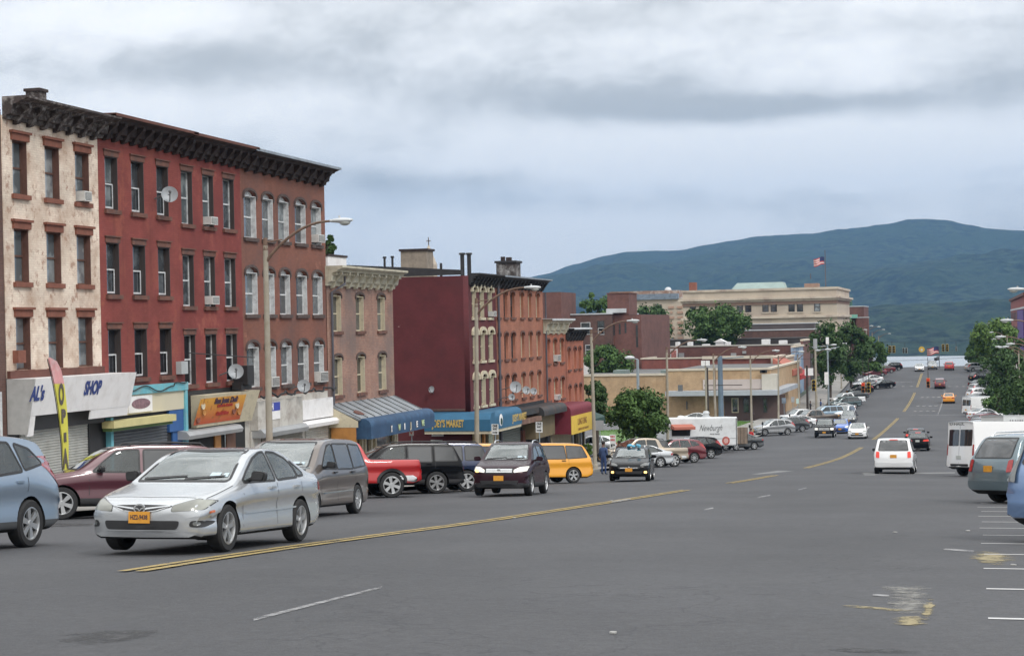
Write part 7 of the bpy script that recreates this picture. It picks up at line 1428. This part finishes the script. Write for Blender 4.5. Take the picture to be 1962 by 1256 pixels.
post_sign('narrow red and white parking sign on the side wall of the maroon building', 788, 813, 834, 84, 9, texts=(('NO', .85, .25, REDI), ('PARKING', .6, .25, REDI), ('V', .25, .35, REDI)))
post_sign('tall white sign with red writing beside the lamp post by the bushy tree', 1174, 832, 858, 104, 12, texts=(('NO', .85, .2, REDI), ('PARKING', .6, .2, REDI), ('P', .18, .3, INK)))
post_sign('plain pale board behind the third lamp post', 1149, 805, 824, 112, 16, GREYB)
post_sign('white board sign on a thin post beyond the canopy, left of three', 1502, 762, 772, 222, 8, MATS['blue_grey_tiles']); post_sign('grey board on a thin post beyond the canopy, middle of three', 1519, 760, 770, 226, 6, GREYB); post_sign('pale green board on a thin post beyond the canopy, right of three', 1528, 763, 773, 224, 5, mat('pale_mint', (.45, .58, .54), .6)); post_sign('white notice board high on a post beside the red brick end building', 1550, 705, 719, 238, 16, MATS['white_sign_board'])
# traffic signals
SIGY = mat('signal_yellow', (.55, .36, .05), .5, scale=4, var=.15); SIGO = mat('signal_orange', (.55, .20, .05), .5, scale=4, var=.2); LR = mat('signal_red_on', (.6, .05, .03), .3, emit=(1, .12, .05), es=.15, var=0); SIGB = mat('signal_back', (.5, .52, .5), .6)
def signal(label, px, py, y, h, m, hang=None, lit=False, twin=False):
    x, z = ony(px, py, y); t = thing('traffic_light', label, 'traffic light', (x, y, z)); w_ = h*.36
    for dx in ((0,) if not twin else (-w_*.75, w_*.75)):
        s = MB(); s.box(x+dx-w_/2, x+dx+w_/2, y-.15, y+.15, z-h/2, z+h/2); b_ = s.build('housing', m, t)
        for k in range(3):
            zz = z+h*.33*(1-k); s = MB(); s.lathe([(.001, -.06), (h*.11, -.06), (h*.14, 0), (h*.14, -.22), (h*.15, -.22), (h*.15, .0)], (x+dx, y-.16, zz), 'y', 12); s.build('lamp', LR if lit and k == 0 else CORN_K, b_)
    if hang: s = MB(); s.cyl((x, y, z+h/2), (x, y, z+h/2+hang), .035, n=6); s.build('hanger', WOODP, t)
    return x, z
signal('yellow traffic light hanging beside the pale pole on the left', 1559.5, 738, 238, 1.5, SIGY, 3.0); 
signal('left one of the two hanging traffic lights over the far parked cars, red lit', 1654, 742, 200, 1.15, SIGO, 2.6, True); signal('right one of the two hanging traffic lights over the far parked cars', 1664.5, 742, 200, 1.15, SIGY, 2.6)
signal('orange traffic light hanging from a thin rod over the middle of the road', 1778.5, 733, 205, 1.1, SIGO, 2.4, True)
signal('leftmost distant yellow twin traffic light against the far bank', 1709, 669, 300, 1.2, SIGY, .8, twin=True); signal('distant yellow twin traffic light right of the flag', 1811, 666, 300, 1.2, SIGY, .8, twin=True); signal('small grey backed traffic light left of the round yellow sign', 1734, 671, 300, .9, SIGB, .8, twin=True); signal('small grey backed traffic light, rightmost of the distant ones', 1832, 668, 300, .8, SIGB, .8)
x, z = ony(1766, 669, 300); s = MB(); s.lathe([(.001, 0), (.5, 0), (.5, .05), (.001, .05)], (x, 300, z), 'y', 20); sgn = s.build('round_sign', SIGY); tag(sgn, 'round yellow sign hanging over the far crossing', 'hanging sign'); s = MB(); s.lathe([(.001, -.01), (.2, -.01), (.2, .0)], (x, 300, z-.08), 'y', 14); s.build('sign_symbol', SIGB, sgn)
def wire(x0, x1, y, z, label): s = MB(); s.tube([(x0+(x1-x0)*k/16, y, z-.7*math.sin(math.pi*k/16)) for k in range(17)], .018, 4); tag(s.build('span_wire', CABLE), label, 'overhead wire')
zz = ony(1654, 742, 200)[1]+3.2; wire(-24, 6, 200, zz+.5, 'thin span wire carrying the orange traffic lights'); zz = ony(1766, 669, 300)[1]+1.4; wire(-24, 7, 300, zz+.5, 'thin span wire carrying the distant yellow traffic lights')
# flagpole in the road's far end
a = ony(1800, 708, 352); c = ony(1799, 661, 352); fl = thing('flagpole', 'flagpole at the crest of the road with two flags, one striped above a black one', 'flagpole', (a[0], 352, a[1]-.4)); s = MB(); s.tube([(a[0], 352, a[1]-.5), (a[0], 352, c[1])], [.09, .06]); s.build('pole', PIPE, fl)
flag(fl, a[0]-.08, 352, ony(1799, 664, 352)[1], 2.5, 1.35); flag(fl, a[0]-.08, 352, ony(1799, 683, 352)[1], 1.0, .75, name='black_flag', mats=[CORN_K, CORN_K, GREYE])

# parking meters along the left walk
mt = None
for k, (px, y) in enumerate([(1402, 168), (1436, 172), (1461, 180), (1479, 188), (1497, 196), (1513, 204)]):
    x = -22.0
    if mt is None:
        mt = thing('parking_meter', '', 'parking meter', (0, 0, 0)); s = MB(); s.cyl((0, 0, 0), (0, 0, 1.1), .035, n=8); s.build('post', IRON, mt, world=False); s = MB(); s.box(-.09, .09, -.07, .07, 1.1, 1.32); s.ell((0, 0, 1.33), (.09, .07, .09), 10, 6); s.build('meter_head', IRON, mt, world=False); o = mt
    else: o = copy_tree(mt)
    o.location = (ony(px, 800, y)[0], y, GZL(y)); tag(o, ORD[k]+' black parking meter from the near end of the lawn walk', 'parking meter', 'parking meters on the left walk')
# ---------------------------------------------------------------- trees and plants
def leafm(name, a, b_):
    m, nt, b = nodes(name); g = N(nt, 'ShaderNodeNewGeometry')
    o = mixc(nt, g.outputs['Random Per Island'], a, b_); o = mixc(nt, ramp(nt, nz(nt, .6, 4), .35, .65, 0, .45), o, tuple(x*1.5 for x in b_)); nt.links.new(o, b.inputs['Base Color']); b.inputs['Roughness'].default_value = .65; b.inputs['Specular IOR Level'].default_value = .25
    return m
LEAF = leafm('leaves_mid', (.022, .050, .014), (.075, .135, .034)); LEAFD = leafm('leaves_dark', (.016, .038, .014), (.058, .105, .032)); LEAFL = leafm('leaves_light', (.055, .10, .022), (.10, .165, .035)); BARK = mat('bark', (.07, .055, .045), .95, scale=5, var=.3)
def tree(label, c, rx, ry, rz, zbase, n, leaf, m, seed, name='tree', group=None, trunk_r=.18, clumps=46, skew=(0, 0)):
    rr = random.Random(seed); cx0, cy0, cz0 = c; t = thing(name, label, 'tree', (cx0, cy0, zbase), group)
    cl = []
    for k in range(clumps):
        u = rr.uniform(-1, 1); a = rr.uniform(0, 2*math.pi); q = math.sqrt(1-u*u); rad = rr.uniform(.35, 1.0)**.6*rr.choice((1, 1, 1.12))
        ff = 1 - .3*max(0, -u); cl.append((Vector((cx0+rx*rad*q*math.cos(a)*ff+skew[0]*u, cy0+ry*rad*q*math.sin(a)*ff, cz0+rz*rad*u*.92)), rr.choice((.12, .17, .22, .28, .34))))
    s = MB(); top = Vector((cx0, cy0, cz0-.1*rz)); s.tube([(cx0, cy0, zbase-.3), (cx0+.1, cy0, zbase+(cz0-zbase)*.4), tuple(top), (cx0+.2, cy0, cz0+rz*.5)], [trunk_r*1.3, trunk_r, trunk_r*.7, trunk_r*.25], 8)
    for p, r_ in cl[:14]:
        st = Vector((cx0, cy0, zbase+(cz0-zbase)*rr.uniform(.35, .9))); mid = st.lerp(p, .5)+Vector((0, 0, rz*.08)); s.tube([tuple(st), tuple(mid), tuple(p)], [trunk_r*.45, trunk_r*.28, trunk_r*.08], 5)
    s.build('trunk', BARK, t, smooth=True, angle=60, fix=False)
    vs = []; fs = []; per = n//clumps
    for p, r_ in cl:
        R_ = r_*(rx+ry+rz)/3*1.25
        for k in range(per):
            d = Vector((rr.gauss(0, 1), rr.gauss(0, 1), rr.gauss(0, .75))).normalized()*R_*(rr.random()**.45)
            q = p+d; d2 = (d.normalized()+Vector((rr.gauss(0, .6), rr.gauss(0, .6), .5+rr.gauss(0, .5)))).normalized(); u_ = d2.orthogonal().normalized(); w_ = d2.cross(u_); a = rr.uniform(0, 6.28); u2 = u_*math.cos(a)+w_*math.sin(a); w2 = d2.cross(u2); L_ = leaf*rr.uniform(.6, 1.3); b0 = len(vs)
            vs += [q-u2*L_*.6, q+w2*L_*.34+d2*L_*.08, q+u2*L_*.6, q-w2*L_*.34+d2*L_*.08]; fs.append((b0, b0+1, b0+2, b0+3))
    me = bpy.data.meshes.new('crown'); off = wloc(t); me.from_pydata([tuple(v-off) for v in vs], [], fs); me.materials.append(m); link(bpy.data.objects.new('crown', me), t); return t
def ptree(label, px0, px1, py0, py1, y, n, leaf, m, seed, zb=None, depth=.8, **k):
    a = ony(px0, (py0+py1)/2, y); b_ = ony(px1, (py0+py1)/2, y); zt = ony((px0+px1)/2, py0, y)[1]; z0 = ony((px0+px1)/2, py1, y)[1]; rx = (b_[0]-a[0])/2*.92; rz = (zt-z0)/2*.92
    return tree(label, ((a[0]+b_[0])/2, y, (zt+z0)/2), rx, rx*depth, rz, gz(y)+.1 if zb is None else zb, n, leaf, m, seed, **k)
ptree('bushy dark green street tree in front of the buff building', 1166, 1286, 742, 846, 122, 15000, .24, LEAF, 1, clumps=70, trunk_r=.16)
ptree('leafy green tree behind the third lamp post, in front of the brown building', 1118, 1214, 655, 735, 244, 8000, .40, LEAF, 2, clumps=44)
ptree('dark creeper covered tree beside the end of the orange row', 1112, 1168, 725, 812, 134, 6000, .24, LEAFD, 3, clumps=36)
ptree('tree top right of the orange cornice, behind the brown tower', 1108, 1180, 557, 660, 300, 6000, .5, LEAF, 4, clumps=40)
ptree('tall tree right of the brown stair tower', 1200, 1290, 570, 705, 350, 8000, .6, LEAFD, 5, clumps=50)
ptree('broad round tree in front of the pale stone building', 1298, 1440, 583, 662, 318, 9000, .55, LEAF, 6, clumps=60)
FT = 'large dark trees on the far left of the road'
ptree('large dark tree right of the red brick end building, nearest of its group', 1552, 1626, 606, 742, 262, 8000, .42, LEAFD, 7, clumps=60, group=FT); ptree('large dark tree in the middle of the far left group', 1590, 1668, 612, 736, 290, 8000, .45, LEAFD, 8, clumps=60, group=FT); ptree('tree at the right end of the far left group, by the river view', 1634, 1704, 640, 716, 326, 6500, .45, LEAF, 9, clumps=50, group=FT)
RT = 'trees along the right hand walk'
ptree('bright green tree behind the cluster of right hand lamps', 1862, 1960, 604, 700, 330, 9000, .48, LEAFL, 10, clumps=50, group=RT); ptree('tree at the left end of the right hand trees, over the far parked cars', 1852, 1900, 640, 712, 345, 5000, .48, LEAF, 11, clumps=40, group=RT)
ptree('dark tree in the middle of the right hand trees', 1878, 1962, 690, 800, 262, 7500, .36, LEAFD, 12, clumps=55, group=RT); ptree('nearest tree of the right hand walk, at the right edge', 1905, 2060, 650, 825, 205, 11000, .33, LEAFD, 13, clumps=60, group=RT); ptree('big dark tree filling the right edge behind the white vans', 1932, 2050, 690, 838, 172, 9000, .3, LEAFD, 21, clumps=60, group=RT); ptree('tall tree between the red brick building and the lamp cluster on the right', 1888, 1985, 640, 770, 238, 9000, .38, LEAFD, 22, clumps=60, group=RT)
ptree('small bush like tree above the grey parked cars on the right', 1884, 1944, 742, 808, 222, 4500, .3, LEAF, 14, clumps=34, group=RT)
ptree('small tree top showing above the white chimney beside the brown building', 616, 642, 448, 492, 95, 1500, .26, LEAFD, 15, clumps=16)
ptree('round clipped green bush behind the yellow taxi van', 1118, 1134, 846, 876, 118, 1600, .16, LEAFL, 16, clumps=16, name='bush', trunk_r=.05)
# lawn with grass
def lawn(pts, label):
    q = [gnd(*p) for p in pts]; s = MB(); s.prism([(x, y, z) for x, y, z in q], (0, 0, .06)); o = s.build('lawn', GRASS); tag(o, kind='structure')
    rr = random.Random(5); vs = []; fs = []
    for k in range(5000):
        u, v = rr.random(), rr.random(); a = Vector(q[0]).lerp(Vector(q[1]), u); b_ = Vector(q[3]).lerp(Vector(q[2]), u); p = a.lerp(b_, v); z = gx(p.x, p.y)+.06; h = rr.uniform(.04, .12); w_ = .05; i = len(vs)
        vs += [(p.x-w_, p.y, z), (p.x+w_, p.y, z), (p.x+rr.uniform(-.06, .06), p.y+.02, z+h)]; fs.append((i, i+1, i+2))
    me = bpy.data.meshes.new('grass'); me.from_pydata(vs, [], fs); me.materials.append(GRASS); o = link(bpy.data.objects.new('grass', me)); tag(o, label, 'grass', kind='stuff')
lawn([(1215, 850), (1345, 838), (1340, 806), (1225, 812)], 'short green grass behind the food trailer'); lawn([(1345, 836), (1452, 818), (1440, 808), (1345, 806)], 'short green grass between the trailer and the meters'); lawn([(1140, 868), (1215, 860), (1215, 822), (1140, 826)], 'short green grass under the bushy tree')

# parked cars in the lot
for lab, px, y, hd, kd, pn in (('white car parked on the grass lot, nearer of the two', 1312, 196, 100, 'sedan', 'white'), ('white sedan parked on the lot, further of the two, against the buff wall', 1343, 214, 95, 'sedan', 'white'), ('silver suv parked beside the end of the orange row', 1128, 137, 250, 'suv', 'silver')):
    o = copy_tree(made[(kd, ())]) if (kd, ()) in made else make_car(kd, lab, 'car', P[pn])
    for ob in list(o.children_recursive):
        for sl in ob.material_slots:
            if sl.material and sl.material.name.startswith('paint_'): sl.link = 'OBJECT'; sl.material = P[pn]
    tag(o, lab, 'car', 'cars standing in the lot'); x = ony(px, 800, y)[0]; orient(o, x, y, hd)

# ---------------------------------------------------------------- food trailer, box truck
WHB = mat('white_enamel', (.66, .68, .69), .35, coat=.4, scale=.8, var=.05, dirt=(.56, .57, .57), dscale=1.0)
def local_vehicle(name, label, cat, px, py, head, ref):
    t = thing(name, label, cat); x, y, z = gnd(px, py) if not isinstance(py, tuple) else (ony(px, 760, py[1])[0], py[1], 0); orient(t, x, y, head, ref); return t
# trailer: local x = length (towing end +), near side is +y (left)
TL, TWd, TH0, TH1 = 6.4, 2.2, .55, 2.95
tr = local_vehicle('food_trailer', 'white food trailer with an open serving hatch, script lettering and a round red badge', 'trailer', 1411, 866, 236, (-TL/2+.1, TWd/2))
s = MB(); ring = rnd([(-TWd/2, TH0), (TWd/2, TH0), (TWd/2, TH1), (-TWd/2, TH1)], .14, 3); s.prism([(-TL/2, a, b_) for a, b_ in ring], (TL, 0, 0)); s.build('body', WHB, tr, world=False)
s = MB()
for z in (TH0+.62,): s.box(-TL/2+.1, TL/2-.1, TWd/2+.002, TWd/2+.012, z-.012, z+.012)
for x_ in (-TL/2+.08, TL/2-.08): s.box(x_-.03, x_+.03, TWd/2+.002, TWd/2+.02, TH0, TH1-.1)
s.build('trim', SEAM, tr, world=False)
s = MB(); s.box(1.1, 2.75, TWd/2+.003, TWd/2+.02, 1.45, 2.35); s.build('serving_hatch', MATS['dark_shop_interior'], tr, world=False)
s = MB(); s.prism([(.95, TWd/2+.02, 2.42), (.95, TWd/2+.75, 2.2), (.95, TWd/2+.75, 1.98), (.95, TWd/2+.02, 2.05)], (1.9, 0, 0)); s.build('hatch_awning', MATS['salmon_awning'], tr, world=False)
TXL = Matrix(((-1,0,0,0),(0,0,1,0),(0,1,0,0),(0,0,0,1)))
text('Newburgh', .72, GREYE, tr, (-.75, TWd/2+.012, 2.05), TXL, width=2.1, off=.0, shear=.5, world=False); text('FOOD TRUCK', .14, GREYE, tr, (-1.15, TWd/2+.012, 1.55), TXL, width=.9, world=False)
s = MB(); s.lathe([(.001, .0), (.34, .0), (.36, -.01)], (-2.15, TWd/2+.014, .98), 'y', 24); bd = s.build('badge', mat('badge_red', (.42, .10, .08), .5, scale=6, var=.5, obj=True), tr, world=False); s = MB(); s.lathe([(.001, 0), (.2, 0), (.21, -.01)], (-2.15, TWd/2+.020, .98), 'y', 20); s.build('badge_centre', mat('badge_pink', (.55, .33, .3), .5, scale=9, var=.5, obj=True), bd, world=False)
for x_ in (-.35, -1.05):
    wheel(tr, x_, TWd/2-.1, .33, 6, ALLOY, 1); wheel(tr, x_, -TWd/2+.1, .33, 6, ALLOY, -1)
s = MB(); s.box(-1.6, .2, TWd/2-.28, TWd/2+.015, TH0-.05, TH0+.25); s.build('wheel_arch', UNDER, tr, world=False)
s = MB(); s.lathe([(.32, 0), (.32, .1), (.24, .12), (.24, .3), (.3, .32), (.2, .5), (.001, .52)], (-.9, 0, TH1), 'z', 18); s.build('roof_fan', LHEAD, tr, world=False); s = MB(); s.ell((1.6, .4, TH1+.02), (.3, .3, .16)); s.build('roof_vent', WHB, tr, world=False)
s = MB(); s.tube([(TL/2, .4, TH0), (TL/2+1.2, 0, TH0-.1)], .05); s.tube([(TL/2, -.4, TH0), (TL/2+1.2, 0, TH0-.1)], .05); s.build('tow_bar', IRON, tr, world=False)
s = MB(); s.box(-TL/2-.06, -TL/2-.003, -.9, -.2, .7, 2.6); s.build('rear_door', WHB, tr, world=False)
WPL = mat('weathered_boards', (.19, .145, .11), .9, scale=4, var=.25, obj=True)
bxw = local_vehicle('wooden_crate_trailer', 'small trailer with weathered brown plank sides behind the white food trailer', 'trailer', 1431, 862, 236, (-1.0, .8))
s = MB(); s.box(-1.1, 1.1, -.8, .8, .55, 1.95); s.build('plank_box', WPL, bxw, world=False)
s = MB()
for k in range(7): s.box(-1.1+k*.34, -1.08+k*.34, .801, .82, .55, 1.95)
s.build('plank_gaps', SEAM, bxw, world=False); wheel(bxw, 0, .72, .3, 6, ALLOY, 1); wheel(bxw, 0, -.72, .3, 6, ALLOY, -1)
s = MB(); s.tube([(-1.1, 0, .5), (1.8, 0, .5)], .05); s.build('tow_bar', IRON, bxw, world=False)
# box truck behind the cargo van on the right
bt_ = local_vehicle('box_truck', 'white rental box truck with black lettering, mostly hidden behind the cargo van', 'truck', 1880, ('Y', 104), 58, (-3.6, 1.1))
s = MB(); s.box(-3.6, 2.0, -1.15, 1.15, .9, 2.85); s.build('box', WHB, bt_, world=False); s = MB(); s.box(-3.65, 2.05, -1.17, 1.17, 2.852, 2.92); s.build('roof_rail', LHEAD, bt_, world=False)
s = MB(); s.prism([(2.05, -1.0, .6), (3.6, -1.0, .6), (3.6, -1.0, 1.4), (2.9, -1.0, 1.6), (2.5, -1.0, 2.35), (2.05, -1.0, 2.4)], (0, 2.0, 0)); s.build('cab', WHB, bt_, world=False)
TXR = Matrix(((1,0,0,0),(0,0,-1,0),(0,1,0,0),(0,0,0,1)))
text('U-HAUL', .5, INK, bt_, (.6, -1.165, 2.45), TXR, width=2.6, off=.02, world=False); text('U-HAUL', .25, GREYE, bt_, (-2.6, -1.165, 2.55), TXR, width=1.2, off=.01, world=False)
for x_ in (-2.2, 2.6):
    for s_ in (1, -1): wheel(bt_, x_, s_*.95, .42, 6, ALLOY, s_)
s = MB(); s.box(-3.65, 3.4, -.9, .9, .5, .895); s.build('chassis', UNDER, bt_, world=False)
# lettering on the roof edge of the cargo van
for o in bpy.data.objects:
    if o.type == 'EMPTY' and str(o.get('label', '')).startswith('tall white cargo van'):
        TXB = Matrix(((0,0,-1,0),(-1,0,0,0),(0,1,0,0),(0,0,0,1))); text('U-HAUL', .16, GREYE, o, (-2.97, 0, 2.36), TXB, width=1.0, world=False)
# boards in the tan truck, balloons on the black hatchback
for o in bpy.data.objects:
    lb_ = str(o.get('label', ''))
    if o.type == 'EMPTY' and lb_.startswith('tan pickup'):
        M = o.matrix_basis; s = MB(); s.box(-2.7, .2, .25, .62, 0, .10); s.box(-2.5, .3, .1, .5, .102, .19); me = s.mesh('boards'); me.transform(M @ Matrix.Translation((0, 0, 1.27)) @ Matrix.Rotation(R(-9), 4, 'Y')); me.materials.append(mat('pale_lumber', (.55, .40, .20), .8, var=.2, scale=3)); tag(link(bpy.data.objects.new('lumber', me)), 'pale boards sticking up out of the bed of the tan pickup', 'lumber')
    if o.type == 'EMPTY' and lb_.startswith('black hatchback'):
        M = o.matrix_basis; s = MB(); rr = random.Random(2)
        for k in range(7): s.ell((-.1+rr.uniform(-.2, .2), rr.uniform(-.35, .35), 1.5+rr.uniform(0, .08)), (.08, .09, .06), 10, 6)
        me = s.mesh('ribbon'); me.transform(M); me.materials.append(mat('sky_blue_ribbon', (.12, .42, .60), .6)); smooth_mesh(me, 60); tag(link(bpy.data.objects.new('ribbon_bow', me)), 'light blue bow on the roof of the black hatchback', 'bow')
# feather banner
yb_, zb_ = F(118, 900, 4.0); ban = thing('feather_banner', 'tall curved yellow advertising banner with a pink top and dark letters', 'banner', (LX+4, yb_, GZL(yb_)))
pix = [(125, 900), (124, 850), (121, 810), (117, 770), (112, 735), (106, 708), (100, 692), (93, 684)]
lw = [5, 6.5, 8, 9.5, 10.5, 10.5, 8, 1]
YLB = mat('banner_yellow', (.60, .56, .08), .7, scale=2, var=.12); PKB = mat('banner_pink', (.62, .30, .30), .7, scale=2, var=.25, dirt=(.6, .55, .55), dscale=1.5)
s = MB(); xv = LX+4
def BP(px, py): y, z = onx(px, py, xv); return (xv, y, z)
L_ = [BP(px-w_*.9, py+(3 if k == 7 else 0)) for k, ((px, py), w_) in enumerate(zip(pix, lw))]; R__ = [BP(px+w_*.9, py) for (px, py), w_ in zip(pix, lw)]
for k in range(7):
    s.m = 1 if k >= 4 else 0; s.add([L_[k], R__[k], R__[k+1], L_[k+1]], [(0, 1, 2, 3)]); a_ = [(x+.03, y, z) for x, y, z in (L_[k], R__[k], R__[k+1], L_[k+1])]; s.add(a_, [(0, 1, 2, 3)])
fl_ = s.build('flag', [YLB, PKB], ban); fl_.data.polygons.foreach_set('use_smooth', [False]*len(fl_.data.polygons))
DKL = mat('banner_letter', (.10, .085, .07), .7)
s = MB(); R2 = [(x, y, z) for x, y, z in R__]; s.tube([(xv, yb_, GZL(yb_))] + [(xv-.02, y, z) for x, y, z in L_], [.012]*9, 6); s.build('pole', IRON, ban)
for (px, py, ch, sz, w_) in ((115, 757, 'O', .8, .28), (119, 798, 'P', .5, .24), (122, 838, 'E', .3, .14), (123, 880, 'A', .75, .3)):
    p = BP(px, py); text(ch, sz, DKL, fl_, (xv+.045, p[1], p[2]), FACE_X, width=w_, off=.03)
yy = YB1[0]

# ---------------------------------------------------------------- people
SKIN = mat('skin', (.20, .11, .075), .6, var=.05, obj=True); HAIR = mat('dark_hair', (.012, .01, .01), .8); DENIM = mat('denim', (.035, .065, .16), .85, scale=9, var=.2, obj=True); NAVYC = mat('blue_jacket', (.045, .075, .17), .85, scale=7, var=.2, obj=True); BLKC = mat('black_clothes', (.012, .012, .014), .9, obj=True); REDC = mat('red_jacket', (.42, .02, .02), .8, obj=True); SHOE = mat('shoe', (.02, .02, .02), .6)
def person(label, x, y, z, head, top, legs, pose=0, h=1.75, skinm=SKIN):
    k = h/1.75; J = {}
    def V(n, p, r_): J[n] = (Vector(p)*k, r_*k)
    sp_ = .10 + .03*pose
    V('pel', (0, 0, .93), .145); V('wst', (0, 0, 1.08), .125); V('chs', (0, -.01, 1.28), .15); V('nck0', (0, -.01, 1.45), .075); V('nck', (0, 0, 1.52), .055); V('hd0', (.015, 0, 1.58), .075); V('hd', (.02, 0, 1.66), .095); V('hd1', (.005, 0, 1.725), .06)
    edges = [('pel','wst'),('wst','chs'),('chs','nck0'),('nck0','nck'),('nck','hd0'),('hd0','hd'),('hd','hd1')]
    for s_, n in ((1, 'l'), (-1, 'r')):
        st = (.12 if s_*pose > 0 else -.04)*abs(pose)
        V(n+'hip', (0, s_*.085, .88), .095); V(n+'kn', (st*.6+.02, s_*(sp_), .49), .062); V(n+'an', (st-.01, s_*(sp_+.01), .08), .042); V(n+'to', (st+.16, s_*(sp_+.03), .035), .035); edges += [('pel', n+'hip'), (n+'hip', n+'kn'), (n+'kn', n+'an'), (n+'an', n+'to')]
        ar = .25 if pose and s_ > 0 else 0
        V(n+'sh', (-.01, s_*.185, 1.41), .062); V(n+'el', (-.02+ar*.4, s_*.24, 1.13), .045); V(n+'wr', (.05+ar, s_*.24, .90+ar*.9), .032); V(n+'pa', (.08+ar*1.15, s_*.235, .83+ar*1.1), .034); edges += [('chs', n+'sh'), (n+'sh', n+'el'), (n+'el', n+'wr'), (n+'wr', n+'pa')]
        for f_ in range(4): V(f'{n}f{f_}', (.09+ar*1.2+f_*.014-.02, s_*(.228), .745+ar*1.2+.006*abs(f_-1.4)), .009); edges.append((n+'pa', f'{n}f{f_}'))
        V(n+'th', (.12+ar*1.2, s_*.21, .79+ar*1.15), .010); edges.append((n+'pa', n+'th'))
    names = list(J); me = bpy.data.meshes.new('body'); me.from_pydata([tuple(J[n][0]) for n in names], [(names.index(a), names.index(b_)) for a, b_ in edges], [])
    o = bpy.data.objects.new('body', me); C.objects.link(o); md = o.modifiers.new('s', 'SKIN'); me.skin_vertices[0].data[0].use_root = True
    for i, n in enumerate(names): me.skin_vertices[0].data[i].radius = (J[n][1], J[n][1]*(1.25 if n in ('chs', 'pel', 'wst') else 1))
    o.modifiers.new('u', 'SUBSURF').levels = 1; dg = bpy.context.evaluated_depsgraph_get(); dg.update(); m2 = bpy.data.meshes.new_from_object(o.evaluated_get(dg)); bpy.data.objects.remove(o); m2.materials.clear()
    for m_ in (skinm, top, legs, SHOE): m2.materials.append(m_)
    for p in m2.polygons:
        c = p.center/k; p.material_index = 3 if c.z < .09 else 2 if c.z < .97 and abs(c.y) < .2 else 1 if c.z < 1.47 and not (abs(c.y) > .2 and c.z < .90 + (.25 if pose and c.y > 0 else 0)*.9) else 0
        p.use_smooth = True
    t = thing('person', label, 'person', (x, y, z)); t.rotation_euler = (0, 0, R(90-head)); m2.name = 'body'; link(bpy.data.objects.new('body', m2), t)
    s = MB(); s.ell((0*k, 0, 1.695*k), (.115*k, .098*k, .09*k), 14, 8); s.build('hair', HAIR, t, world=False, smooth=True, angle=80)
    s = MB(); s.ell((.115*k, 0, 1.645*k), (.022, .014, .026), 8, 6); s.build('nose', skinm, t, world=False, smooth=True)
    for s_ in (1, -1):
        s = MB(); s.ell((.098*k, s_*.033*k, 1.675*k), (.012, .013, .009), 8, 5); s.build('eye', HAIR, t, world=False); s = MB(); s.ell((.01*k, s_*.098*k, 1.655*k), (.02, .012, .032), 8, 6); s.build('ear', skinm, t, world=False)
    s = MB(); s.ell((.103*k, 0, 1.605*k), (.010, .026, .006), 8, 4); s.build('mouth', MATS['red_print'] if False else STONE, t, world=False)
    return t
x, y, z = gnd(1157, 909); person('person in a blue jacket and jeans standing at the front of the silver sedan', x, y, z, 20, NAVYC, DENIM, 0, 1.8)
x, y, z = gnd(1184, 906); person('person in black clothes leaning beside the silver sedan, right of the one in blue', x, y+.5, z, 300, BLKC, BLKC, 1, 1.78)
y = 214; x = ony(1440, 800, y)[0]; person('person in dark blue walking past the buff building under the canopy', x, y, GZL(y), 80, NAVYC, BLKC, 1, 1.75)
x, y, z = gnd(1437, 860); person('person in a bright red jacket beside the brown plank trailer', x, y+1, z, 200, REDC, BLKC, 1, 1.75)
for lab, px, y, tp in (('person in dark clothes near the far shops, left of the pale pole', 1552, 238, BLKC), ('person in a grey top near the far shops, right of the pale pole', 1572, 244, DENIM)):
    x = ony(px, 750, y)[0]; person(lab, x, y, GZL(y), 100, tp, BLKC, 1)
if scene.world is None: raise RuntimeError('no world')
